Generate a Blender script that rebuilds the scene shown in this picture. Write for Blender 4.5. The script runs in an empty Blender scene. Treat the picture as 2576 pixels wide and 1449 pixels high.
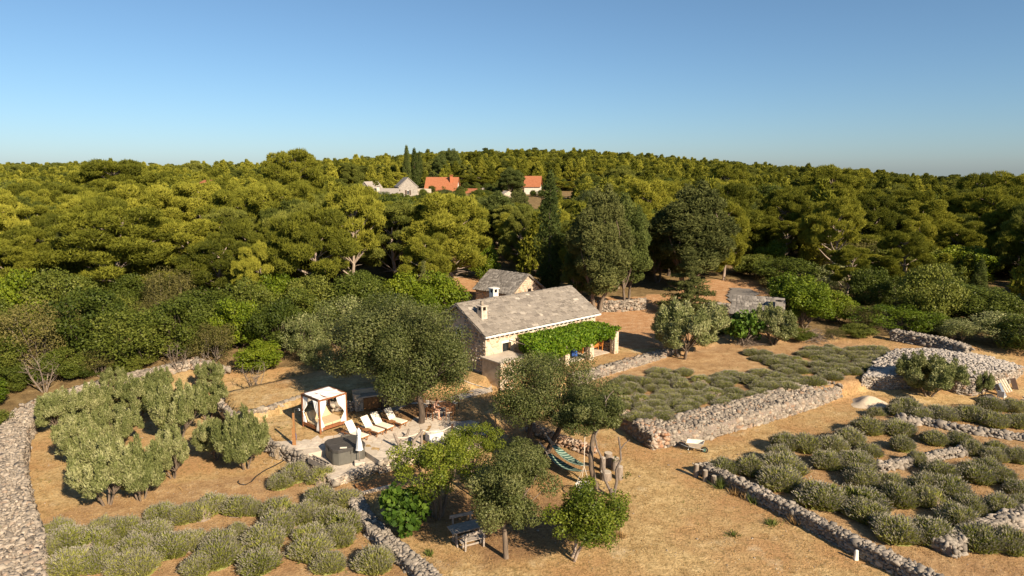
import bpy, bmesh, math, random
import numpy as np
from mathutils import Vector, Matrix, Euler

R = math.radians
sc = bpy.context.scene
C = sc.collection

# ------------------------------------------------------------------ camera, sky, sun, exposure
CAM_H, PITCH = 17.0, R(9.75)
cam_d = bpy.data.cameras.new('camera')
cam_d.sensor_width = 36.0
cam_d.lens = 24.0
cam_d.clip_start = 0.5
cam_d.clip_end = 9000.0
cam = bpy.data.objects.new('camera', cam_d)
C.objects.link(cam)
cam.location = (0, 0, CAM_H)
cam.rotation_euler = (R(90) - PITCH, 0, 0)
sc.camera = cam

SUN_AZ = (0.63, -0.777)          # horizontal direction towards the sun
SUN_EL = R(31)
world = bpy.data.worlds.new('World')
sc.world = world
world.use_nodes = True
wn = world.node_tree
bg = wn.nodes['Background']
sky = wn.nodes.new('ShaderNodeTexSky')
sky.sky_type = 'NISHITA'
sky.sun_disc = False
sky.sun_elevation = SUN_EL
sky.sun_rotation = math.atan2(SUN_AZ[0], SUN_AZ[1])
sky.altitude = 0
sky.air_density = 0.88
sky.dust_density = 0.45
sky.ozone_density = 7.0
hs = wn.nodes.new('ShaderNodeHueSaturation')
hs.inputs['Hue'].default_value = 0.49
hs.inputs['Saturation'].default_value = 0.93
hs.inputs['Value'].default_value = 1.0
wn.links.new(sky.outputs[0], hs.inputs['Color'])
wn.links.new(hs.outputs[0], bg.inputs[0])
bg.inputs[1].default_value = 0.05

sun_d = bpy.data.lights.new('sun', 'SUN')
sun_d.energy = 4.4
sun_d.angle = R(0.6)
sun_d.color = (1.0, 0.83, 0.62)
sun = bpy.data.objects.new('sun', sun_d)
C.objects.link(sun)
sd = Vector((SUN_AZ[0] * math.cos(SUN_EL), SUN_AZ[1] * math.cos(SUN_EL), math.sin(SUN_EL)))
sun.rotation_euler = (-sd).to_track_quat('-Z', 'Y').to_euler()
sun.location = (30, -30, 40)

sc.view_settings.view_transform = 'Standard'
sc.view_settings.look = 'None'
sc.view_settings.gamma = 1.0
sc.view_settings.use_curve_mapping = False
sc.view_settings.exposure = 1.2
sc.render.engine = 'CYCLES'
sc.cycles.max_bounces = 8
sc.cycles.diffuse_bounces = 4
sc.cycles.glossy_bounces = 2
sc.cycles.transmission_bounces = 3
sc.cycles.transparent_max_bounces = 4
sc.cycles.use_denoising = True

# ------------------------------------------------------------------ surveying: plan positions read off a 2576-wide print
FPX, CX, CY = 1717.3, 1288.0, 724.5
def ray(u, v):
    a = (u - CX) / FPX; b = (CY - v) / FPX
    return a, math.cos(PITCH) + b * math.sin(PITCH), -math.sin(PITCH) + b * math.cos(PITCH)
def at(u, v, z=0.0):
    dx, dy, dz = ray(u, v); t = (z - CAM_H) / dz
    return (dx * t, dy * t)
def atY(u, v, Y):
    dx, dy, dz = ray(u, v); t = Y / dy
    return (dx * t, Y, CAM_H + dz * t)
def m5(cx, cy): return (1542.9 + cx * .40105, 805.0 + cy * .40105)
def m6(cx, cy): return (cx * .39822, 872.1 + cy * .39822)

# ------------------------------------------------------------------ object helpers
def tag(o, label=None, cat=None, group=None, kind=None):
    if label: o['label'] = label
    if cat: o['category'] = cat
    if group: o['group'] = group
    if kind: o['kind'] = kind
    return o
def link(name, me, parent=None, loc=None, rot=None, scl=None):
    o = bpy.data.objects.new(name, me)
    C.objects.link(o)
    if parent is not None: o.parent = parent
    if loc is not None: o.location = loc
    if rot is not None: o.rotation_euler = rot
    if scl is not None: o.scale = scl
    return o
def thing(name, label, cat, loc=(0, 0, 0), rz=0.0, group=None):
    o = link(name, None, None, loc, (0, 0, rz))
    o.empty_display_size = 0.2
    return tag(o, label, cat, group)
def fast_mesh(name, V, F, mat=None, tint=None, smooth=False):
    """V (n,3), F (m,k) arrays -> mesh"""
    V = np.ascontiguousarray(V, dtype=np.float32); F = np.ascontiguousarray(F, dtype=np.int32)
    me = bpy.data.meshes.new(name)
    m, k = F.shape
    me.vertices.add(len(V)); me.vertices.foreach_set('co', V.ravel())
    me.loops.add(m * k); me.loops.foreach_set('vertex_index', F.ravel())
    me.polygons.add(m)
    me.polygons.foreach_set('loop_start', np.arange(0, m * k, k, dtype=np.int32))
    me.polygons.foreach_set('loop_total', np.full(m, k, dtype=np.int32))
    if smooth: me.polygons.foreach_set('use_smooth', np.ones(m, dtype=bool))
    me.update(calc_edges=True)
    if tint is not None:
        a = me.attributes.new('tint', 'FLOAT', 'FACE')
        a.data.foreach_set('value', np.ascontiguousarray(tint, dtype=np.float32))
    if mat is not None: me.materials.append(mat)
    return me

class MB:
    """collects shapes; build() links them as one mesh object"""
    def __init__(s): s.v = []; s.f = []; s.sm = []
    def add(s, vs, fs, smooth=False):
        b = len(s.v); s.v += [tuple(p) for p in vs]
        for f in fs: s.f.append(tuple(b + i for i in f)); s.sm.append(smooth)
        return s
    def box(s, c, d, rz=0.0, M=None, taper=1.0):
        x, y, z = d[0] / 2, d[1] / 2, d[2] / 2
        vs = []
        for k in (-1, 1):
            q = taper if k > 0 else 1.0
            for a, b in ((-1, -1), (1, -1), (1, 1), (-1, 1)): vs.append(Vector((a * x * q, b * y * q, k * z)))
        if M is None: M = Matrix.Rotation(rz, 4, 'Z')
        c = Vector(c); vs = [M @ p + c for p in vs]
        return s.add(vs, [(3, 2, 1, 0), (4, 5, 6, 7), (0, 1, 5, 4), (1, 2, 6, 5), (2, 3, 7, 6), (3, 0, 4, 7)])
    def bar(s, p, q, w, h=None, up=(0, 0, 1)):
        h = h or w
        p, q = Vector(p), Vector(q); d = (q - p); L = d.length; d.normalize()
        u = Vector(up)
        if abs(d.dot(u)) > .95: u = Vector((1, 0, 0))
        a = d.cross(u).normalized(); b = a.cross(d).normalized()
        M = Matrix((a, d, b)).transposed().to_4x4()
        return s.box((p + q) / 2, (w, L, h), M=M)
    def tube(s, pts, rad, n=6, cap=True, smooth=True):
        pts = [Vector(p) for p in pts]
        if not hasattr(rad, '__len__'): rad = [rad] * len(pts)
        rings = []; vs = []; fs = []
        for i, p in enumerate(pts):
            t = (pts[min(i + 1, len(pts) - 1)] - pts[max(i - 1, 0)])
            if t.length < 1e-6: t = Vector((0, 0, 1))
            t.normalize()
            u = Vector((1, 0, 0)) if abs(t.x) < .8 else Vector((0, 1, 0))
            a = t.cross(u).normalized(); b = t.cross(a)
            for k in range(n):
                w = 2 * math.pi * k / n
                vs.append(p + (a * math.cos(w) + b * math.sin(w)) * rad[i])
        for i in range(len(pts) - 1):
            for k in range(n):
                k2 = (k + 1) % n
                fs.append((i * n + k, (i + 1) * n + k, (i + 1) * n + k2, i * n + k2))
        s.add(vs, fs, smooth)
        if cap:
            s.add([vs[k] for k in range(n)], [tuple(range(n))])
            s.add([vs[len(vs) - n + k] for k in range(n)], [tuple(reversed(range(n)))])
        return s
    def prism(s, poly, z0, z1):
        n = len(poly)
        vs = [(x, y, z0) for x, y in poly] + [(x, y, z1) for x, y in poly]
        fs = [tuple(range(n - 1, -1, -1)), tuple(range(n, 2 * n))]
        for i in range(n):
            j = (i + 1) % n; fs.append((i, j, n + j, n + i))
        return s.add(vs, fs)
    def mesh(s, name, mat):
        me = bpy.data.meshes.new(name)
        me.from_pydata(s.v, [], s.f)
        me.polygons.foreach_set('use_smooth', np.array(s.sm, dtype=bool))
        if mat is not None: me.materials.append(mat)
        me.update()
        return me
    def build(s, name, mat, parent=None, loc=None, rot=None, bevel=0.0):
        me = s.mesh(name, mat)
        if bevel:
            bm = bmesh.new(); bm.from_mesh(me)
            bmesh.ops.bevel(bm, geom=list(bm.edges), offset=bevel, segments=1, affect='EDGES', clamp_overlap=True)
            bm.to_mesh(me); bm.free()
        return link(name, me, parent, loc, rot)

def ccw(poly):
    a = sum(poly[i][0] * poly[(i + 1) % len(poly)][1] - poly[(i + 1) % len(poly)][0] * poly[i][1] for i in range(len(poly)))
    return list(poly) if a > 0 else list(reversed(poly))
def inside(px, py, poly):
    px = np.asarray(px, float); py = np.asarray(py, float)
    r = np.zeros(px.shape, bool); n = len(poly)
    for i in range(n):
        x0, y0 = poly[i]; x1, y1 = poly[(i + 1) % n]
        c = ((y0 > py) != (y1 > py))
        with np.errstate(divide='ignore', invalid='ignore'):
            xi = (x1 - x0) * (py - y0) / ((y1 - y0) if y1 != y0 else 1e-9) + x0
        r ^= c & (px < xi)
    return r
def sstep(a, b, x):
    t = np.clip((np.asarray(x, float) - a) / (b - a), 0, 1); return t * t * (3 - 2 * t)
def vnoise(x, y, seed=0):
    """cheap smooth value noise, arrays"""
    x = np.asarray(x, float); y = np.asarray(y, float)
    xi = np.floor(x); yi = np.floor(y); fx = x - xi; fy = y - yi
    fx = fx * fx * (3 - 2 * fx); fy = fy * fy * (3 - 2 * fy)
    def h(a, b):
        n = np.sin(a * 127.1 + b * 311.7 + seed * 74.7) * 43758.5453
        return n - np.floor(n)
    return (h(xi, yi) * (1 - fx) * (1 - fy) + h(xi + 1, yi) * fx * (1 - fy) + h(xi, yi + 1) * (1 - fx) * fy + h(xi + 1, yi + 1) * fx * fy)

# ------------------------------------------------------------------ materials
def new_mat(name):
    m = bpy.data.materials.new(name); m.use_nodes = True
    nt = m.node_tree; nt.nodes.clear()
    out = nt.nodes.new('ShaderNodeOutputMaterial')
    return m, nt, out
def N(nt, t, **k):
    n = nt.nodes.new(t)
    for a, b in k.items(): setattr(n, a, b)
    return n
def ramp(nt, fac, stops):
    r = N(nt, 'ShaderNodeValToRGB')
    cr = r.color_ramp
    while len(cr.elements) > len(stops): cr.elements.remove(cr.elements[-1])
    while len(cr.elements) < len(stops): cr.elements.new(0.5)
    for e, (p, c) in zip(cr.elements, stops): e.position = p; e.color = (*c, 1)
    nt.links.new(fac, r.inputs[0])
    return r.outputs[0]
def noise(nt, vec, scale, detail=4, rough=.6):
    n = N(nt, 'ShaderNodeTexNoise'); n.inputs['Scale'].default_value = scale
    n.inputs['Detail'].default_value = detail; n.inputs['Roughness'].default_value = rough
    if vec is not None: nt.links.new(vec, n.inputs['Vector'])
    return n.outputs['Fac']
def math_(nt, op, a, b=None):
    n = N(nt, 'ShaderNodeMath', operation=op)
    for i, q in enumerate((a, b)):
        if q is None: continue
        if isinstance(q, (int, float)): n.inputs[i].default_value = q
        else: nt.links.new(q, n.inputs[i])
    return n.outputs[0]
def mix(nt, f, a, b, mode='MIX'):
    n = N(nt, 'ShaderNodeMix', data_type='RGBA', blend_type=mode)
    for i, q in ((0, f), (6, a), (7, b)):
        if isinstance(q, (int, float)): n.inputs[i].default_value = q
        elif isinstance(q, tuple): n.inputs[i].default_value = (*q, 1)
        else: nt.links.new(q, n.inputs[i])
    return n.outputs[2]
def geo_pos(nt): return N(nt, 'ShaderNodeNewGeometry').outputs['Position']
def obj_co(nt): return N(nt, 'ShaderNodeTexCoord').outputs['Object']
def bump(nt, h, strength, dist=0.05):
    b = N(nt, 'ShaderNodeBump'); b.inputs['Strength'].default_value = strength; b.inputs['Distance'].default_value = dist
    nt.links.new(h, b.inputs['Height']); return b.outputs[0]
def principled(nt, out, col, rough=.8, nrm=None, spec=.3, metal=0.0):
    p = N(nt, 'ShaderNodeBsdfPrincipled')
    if isinstance(col, tuple): p.inputs['Base Color'].default_value = (*col, 1)
    else: nt.links.new(col, p.inputs['Base Color'])
    p.inputs['Roughness'].default_value = rough
    p.inputs['Specular IOR Level'].default_value = spec
    p.inputs['Metallic'].default_value = metal
    if nrm is not None: nt.links.new(nrm, p.inputs['Normal'])
    nt.links.new(p.outputs[0], out.inputs[0])
    return p
def leaf_mat(name, dark, mid, light, trans=.35, rough=.55, spec=.25, var=.42):
    m, nt, out = new_mat(name)
    a = N(nt, 'ShaderNodeAttribute', attribute_name='tint').outputs['Fac']
    o = N(nt, 'ShaderNodeObjectInfo').outputs['Random']
    f = math_(nt, 'ADD', math_(nt, 'MULTIPLY', a, 1 - var), math_(nt, 'MULTIPLY', o, var))
    col = ramp(nt, f, [(0.1, dark), (.5, mid), (.9, light)])
    p = N(nt, 'ShaderNodeBsdfPrincipled')
    nt.links.new(col, p.inputs['Base Color']); p.inputs['Roughness'].default_value = rough
    p.inputs['Specular IOR Level'].default_value = spec
    t = N(nt, 'ShaderNodeBsdfTranslucent'); nt.links.new(col, t.inputs[0])
    mx = N(nt, 'ShaderNodeMixShader'); mx.inputs[0].default_value = trans
    nt.links.new(p.outputs[0], mx.inputs[1]); nt.links.new(t.outputs[0], mx.inputs[2])
    nt.links.new(mx.outputs[0], out.inputs[0])
    return m
def stone_mat(name, stops, scale=2.5, rough=.9, lichen=.0, rnd=1.0):
    """stops over a random value per piece; grain from noise"""
    m, nt, out = new_mat(name)
    a = N(nt, 'ShaderNodeAttribute', attribute_name='tint').outputs['Fac']
    o = N(nt, 'ShaderNodeObjectInfo').outputs['Random']
    f = math_(nt, 'FRACT', math_(nt, 'ADD', a, math_(nt, 'MULTIPLY', o, rnd)))
    col = ramp(nt, f, stops)
    pos = geo_pos(nt)
    n1 = noise(nt, pos, scale * 3, 5, .65)
    col = mix(nt, .55, col, ramp(nt, n1, [(.3, (.55, .52, .5)), (.7, (1.3, 1.27, 1.22))]), 'MULTIPLY')
    if lichen:
        n2 = noise(nt, pos, scale * 1.3, 3, .5)
        col = mix(nt, ramp(nt, n2, [(.66, (0, 0, 0)), (.72, (lichen, lichen, lichen))]), col, (.62, .58, .5))
    principled(nt, out, col, rough, bump(nt, noise(nt, pos, scale * 9, 4, .7), .6, .03), .2)
    return m
def simple_mat(name, col, rough=.7, spec=.3, var=.25, scale=6, bmp=.2, metal=0.0, stretch=None, obj=True):
    m, nt, out = new_mat(name)
    co = obj_co(nt) if obj else geo_pos(nt)
    if stretch:
        mp = N(nt, 'ShaderNodeMapping'); mp.inputs['Scale'].default_value = stretch
        nt.links.new(co, mp.inputs[0]); co = mp.outputs[0]
    n = noise(nt, co, scale, 5, .6)
    lo = tuple(c * (1 - var) for c in col); hi = tuple(min(1, c * (1 + var)) for c in col)
    principled(nt, out, ramp(nt, n, [(.3, lo), (.7, hi)]), rough, bump(nt, n, bmp, .02) if bmp else None, spec, metal)
    return m

M = {}
M['pine'] = leaf_mat('pine needles', (.058, .072, .010), (.20, .208, .024), (.43, .405, .056), .3, .6, .12, .5)
M['pine2'] = leaf_mat('greener pine needles', (.048, .066, .012), (.15, .17, .03), (.33, .33, .066), .3, .6, .12, .5)
M['cypress'] = leaf_mat('cypress scales', (.05, .075, .02), (.115, .145, .036), (.19, .215, .06), .28, .7, .1)
M['cedar'] = leaf_mat('cedar sprays', (.055, .07, .02), (.125, .138, .042), (.215, .22, .072), .26, .7, .1)
M['oak'] = leaf_mat('holm oak leaves', (.04, .054, .012), (.098, .114, .032), (.21, .212, .08), .27, .5, .18, .2)
M['maquis'] = leaf_mat('maquis leaves', (.038, .058, .009), (.098, .122, .018), (.20, .21, .04), .3, .5, .15, .5)
M['maquis_olive'] = leaf_mat('brownish maquis leaves', (.05, .05, .014), (.115, .105, .03), (.20, .175, .055), .24, .6, .12)
M['lime'] = leaf_mat('bright broad leaves', (.045, .08, .005), (.115, .16, .010), (.22, .25, .02), .28, .5, .18)
M['olive'] = leaf_mat('olive leaves', (.075, .095, .025), (.18, .20, .065), (.42, .41, .20), .24, .5, .2, .2)
M['fig'] = leaf_mat('fig leaves', (.03, .065, .008), (.065, .12, .014), (.125, .19, .025), .26, .5, .18, .1)
M['vine'] = leaf_mat('vine leaves', (.04, .09, .005), (.10, .175, .009), (.19, .265, .018), .28, .5, .18, .1)
M['lav_stem'] = leaf_mat('lavender stems', (.17, .19, .038), (.275, .29, .07), (.40, .39, .12), .3, .7, .06)
M['lav_head'] = leaf_mat('lavender heads', (.19, .175, .125), (.265, .245, .185), (.35, .32, .25), .3, .7, .05)
M['lav_core'] = simple_mat('lavender heart', (.17, .18, .06), .95, .1, .4, 12, .6)
M['weed'] = leaf_mat('green weeds', (.06, .09, .015), (.12, .16, .03), (.2, .22, .06), .3)
M['straw'] = leaf_mat('dry straw', (.24, .15, .06), (.37, .24, .10), (.50, .35, .17), .25, .8, .1)
M['bark'] = simple_mat('grey bark', (.15, .115, .085), .95, .15, .45, 3, .8, stretch=(3, 3, .6))
M['bark_pale'] = simple_mat('pale pine bark', (.30, .24, .19), .95, .15, .4, 3, .8, stretch=(3, 3, .5))
M['bark_dark'] = simple_mat('dark oak bark', (.085, .065, .05), .95, .15, .45, 4, .8, stretch=(3, 3, .6))
M['twig'] = simple_mat('dead grey twigs', (.20, .16, .125), .95, .1, .4, 4, .5)
WALLSTOPS = [(0, (.23, .20, .175)), (.25, (.36, .32, .28)), (.5, (.46, .40, .34)), (.75, (.33, .28, .24)), (.9, (.42, .24, .15)), (1, (.52, .46, .40))]
M['drystone'] = stone_mat('dry limestone', [(0, (.17, .145, .118)), (.3, (.29, .25, .20)), (.6, (.37, .32, .26)), (.85, (.245, .21, .17)), (.97, (.31, .235, .175)), (1, (.43, .375, .305))])
M['drystone_grey'] = stone_mat('weathered grey limestone', [(0, (.165, .145, .122)), (.4, (.275, .245, .208)), (.75, (.225, .20, .168)), (1, (.375, .33, .28))])
M['drystone_red'] = stone_mat('red stained limestone', [(0, (.24, .165, .115)), (.3, (.36, .265, .19)), (.5, (.32, .17, .095)), (.75, (.40, .33, .265)), (1, (.28, .23, .19))])
M['drystone_warm'] = stone_mat('warm limestone', [(0, (.13, .112, .095)), (.25, (.27, .238, .195)), (.5, (.20, .172, .142)), (.78, (.35, .308, .25)), (.92, (.25, .165, .11)), (1, (.41, .365, .305))])
M['rubble_core'] = stone_mat('rubble fill', [(0, (.20, .165, .14)), (1, (.24, .20, .17))], 3)
M['mortar'] = simple_mat('lime mortar', (.50, .42, .32), .95, .1, .2, 3, .5, obj=False)
M['slate'] = stone_mat('grey stone roof slabs', [(0, (.15, .132, .112)), (.2, (.25, .222, .19)), (.4, (.19, .168, .143)), (.6, (.275, .245, .208)), (.8, (.21, .187, .158)), (.96, (.26, .232, .198)), (1, (.42, .38, .32))], 4.5, .85, .0)
M['slate_dark'] = stone_mat('weathered roof slabs', [(0, (.12, .11, .097)), (.25, (.225, .206, .184)), (.5, (.155, .142, .127)), (.75, (.25, .23, .205)), (1, (.30, .278, .25))], 4, .85, .0)
M['flag'] = stone_mat('pale flagstones', [(0, (.48, .42, .345)), (.5, (.55, .49, .41)), (1, (.50, .435, .355))], 1.2, .85, .0)
M['slab'] = simple_mat('pale concrete bed', (.45, .39, .315), .9, .2, .18, 2, .3, obj=False)
M['white_lime'] = simple_mat('white limewash', (.66, .63, .57), .85, .2, .08, 2, .15)
M['white_cloth'] = simple_mat('white cotton', (.74, .74, .72), .9, .1, .05, 8, .15)
M['cream_cloth'] = simple_mat('cream lounger cloth', (.70, .64, .53), .9, .1, .04, 20, .05)
M['tan_cushion'] = simple_mat('tan cushion', (.54, .42, .26), .9, .1, .06, 10, .1)
M['red_wood'] = simple_mat('oiled red brown timber', (.22, .085, .035), .6, .3, .4, 3, .3, stretch=(8, 8, 1))
M['teak'] = simple_mat('teak', (.27, .12, .045), .6, .3, .35, 4, .2, stretch=(1, 8, 8))
M['orange_wood'] = simple_mat('varnished orange wood', (.48, .18, .04), .45, .4, .3, 3, .1, stretch=(1, 8, 8))
M['grey_wood'] = simple_mat('weathered grey wood', (.30, .26, .22), .9, .15, .4, 4, .6, stretch=(1.2, 9, 9))
M['grey_log'] = simple_mat('silvered log', (.22, .18, .145), .9, .15, .4, 4, .6, stretch=(6, 6, 1))
M['dark_wood'] = simple_mat('dark stained wood', (.06, .035, .022), .7, .25, .3, 4, .3)
M['brown_wood'] = simple_mat('brown planks', (.30, .15, .06), .75, .2, .35, 3, .3, stretch=(1, 8, 8))
M['black'] = simple_mat('matt black', (.02, .02, .02), .6, .3, .2, 5, .05)
M['dark_room'] = simple_mat('dark interior', (.012, .010, .009), .95, .05, .2, 3, 0)
M['tub_cover'] = simple_mat('charcoal vinyl cover', (.055, .050, .045), .55, .4, .2, 8, .15)
M['tub_side'] = simple_mat('grey tub panels', (.105, .10, .085), .55, .35, .1, 4, .05)
M['rope'] = simple_mat('pale rope', (.66, .60, .50), .9, .1, .2, 20, .2)
M['hose'] = simple_mat('beige hose', (.42, .34, .24), .7, .2, .2, 9, .1)
M['metal'] = simple_mat('galvanised metal', (.45, .46, .46), .4, .5, .15, 8, .05, 1.0)
M['green_cloth'] = None
M['blue_cloth'] = simple_mat('blue cotton', (.035, .09, .32), .9, .1, .4, 9, .2)
M['skin'] = simple_mat('skin', (.62, .36, .25), .55, .35, .06, 6, .03)
M['hair'] = simple_mat('brown hair', (.12, .06, .03), .7, .3, .3, 30, .3)
M['rubber'] = simple_mat('tyre rubber', (.025, .025, .025), .8, .3, .2, 9, .1)
M['sand'] = simple_mat('pale sand', (.47, .39, .29), .95, .1, .1, 6, .5)
M['terracotta'] = None
M['plaster_white'] = simple_mat('white plaster', (.56, .52, .45), .9, .15, .12, 1.5, .1)
M['plaster_grey'] = simple_mat('grey rubble plaster', (.30, .27, .235), .95, .1, .3, 2.2, .5)
M['plaster_stone'] = simple_mat('old pale stonework', (.46, .39, .31), .95, .1, .35, 2.5, .6)
M['red_paint'] = simple_mat('dark red paint', (.22, .035, .015), .6, .3, .25, 4, .1)
M['barrow_pan'] = simple_mat('pale dusty metal', (.72, .66, .56), .6, .3, .15, 6, .1)
M['asphalt'] = simple_mat('old asphalt', (.17, .155, .14), .9, .2, .15, 8, .2, obj=False)
M['red_clay'] = simple_mat('fired clay', (.45, .15, .07), .85, .2, .25, 6, .2)

def striped_green():
    m, nt, out = new_mat('green striped cotton')
    co = obj_co(nt); w = N(nt, 'ShaderNodeTexWave', wave_type='BANDS', bands_direction='Y')
    w.inputs['Scale'].default_value = 1.6; w.inputs['Distortion'].default_value = .3
    nt.links.new(co, w.inputs[0])
    principled(nt, out, ramp(nt, w.outputs['Fac'], [(.2, (.03, .085, .072)), (.5, (.11, .20, .16)), (.8, (.30, .38, .30))]), .9)
    return m
M['green_cloth'] = striped_green()
def tile_mat():
    m, nt, out = new_mat('terracotta roof tiles')
    co = obj_co(nt)
    w = N(nt, 'ShaderNodeTexWave', wave_type='BANDS', bands_direction='X'); w.inputs['Scale'].default_value = 1.3
    nt.links.new(co, w.inputs[0])
    n = noise(nt, co, 2.5, 4)
    col = ramp(nt, n, [(.3, (.29, .105, .048)), (.7, (.39, .155, .075))])
    principled(nt, out, col, .85, bump(nt, w.outputs['Fac'], .7, .08), .2)
    return m
M['terracotta'] = tile_mat()
M['teak_dark'] = simple_mat('brown teak', (.16, .075, .032), .6, .3, .35, 4, .2, stretch=(1, 8, 8))
M['green_paint'] = simple_mat('green paint', (.05, .16, .13), .5, .4, .1, 5, .05)
M['pale_wood'] = simple_mat('pale pallet wood', (.55, .46, .35), .85, .2, .2, 4, .2)
M['carob'] = leaf_mat('glossy yellow green leaves', (.045, .07, .008), (.115, .15, .014), (.235, .26, .03), .28, .5, .2, .15)
# ------------------------------------------------------------------ terrain
DX, DY = 0.75, 0.66                      # direction of the farmhouse front
def pv(pts, z): return ccw([at(u, v, z) for u, v in pts])
PATIO = ccw([at(u, v, .8) for u, v in [(684, 1110.5), (766, 1142.5), (890, 1117), (954.5, 1157.6), (1116, 1113), (1233, 1091),
        (1196, 1051), (1137, 1032), (1139, 1009), (1069, 1006), (1010, 1014), (893, 1034), (905, 1058), (870, 1079), (807, 1093), (746, 1107)]])
T1 = pv([(694, 1111), (600, 1058), (765, 1012), (900, 985), (1010, 960), (1250, 960), (1250, 1070), (1228, 1088), (1116, 1109), (957, 1150), (892, 1113), (770, 1138)], .8)
T2 = pv([(604, 1046), (765, 1007), (900, 986), (1000, 975), (1225, 960), (1225, 930), (1100, 890), (830, 925), (700, 955), (560, 985)], 1.3)
T3 = ccw([at(1462, 940, 1.6), at(1560, 914, 1.6), at(1690, 880, 1.6), (17, 62), (22, 72), (-14, 78), (-9, 58), (-3.5, 54.0), (-1, 51.5), at(1400, 956, 1.6)])
T4 = ccw([at(1552, 1046, .85), at(1662, 1068, .85), at(2195, 957, .85), at(2265, 905, .85), (36, 58), (30, 62), (20, 62), (15, 58), at(1560, 930, .85), at(1470, 965, .85)])
TR = ccw([(10.95, 36.7), (15.3, 28.9), (19, 23), (60, 20), (60, 44), (36, 48), (27, 46.5), (14, 38)])
LEFTF = ccw([at(u, v, 0) for u, v in [(100, 1310), (330, 1230), (560, 1200), (800, 1190), (900, 1230), (960, 1330), (1120, 1500), (60, 1500)]])
def hgt(x, y):
    x = np.asarray(x, float); y = np.asarray(y, float)
    z = 1.5 * sstep(47, 60, y)
    ang = x / np.maximum(y, 1)
    top = 4.5 + 14.5 * np.exp(-((ang - .05) / .36) ** 2) + 7.5 * np.exp(-((ang + .75) / .42) ** 2)
    s = np.clip((y - 62) / 290, 0, 1)
    z = z + top * s ** 1.25
    z = z - sstep(380, 900, y) * (top + 40)
    z = z + (vnoise(x * .09, y * .09, 3) - .5) * .8 * sstep(70, 90, y)
    near = (y > 20) & (y < 82) & (np.abs(x) < 60)
    if near.any():
        m = near & inside(x, y, TR); z = np.where(m, .28, z)
        m = near & inside(x, y, T4); z = np.where(m, .85 + .03 * np.clip(y - 46, 0, 20), z)
        m = near & inside(x, y, T1); z = np.where(m, .8, z)
        m = near & inside(x, y, T2); z = np.where(m, 1.3, z)
        m = near & inside(x, y, T3); z = np.where(m, np.maximum(1.6, z), z)
    z = z + (vnoise(x * .6, y * .6, 8) - .5) * .07 * (y < 60)
    return z
def hz(x, y): return float(hgt(np.array([x]), np.array([y]))[0])

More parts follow.
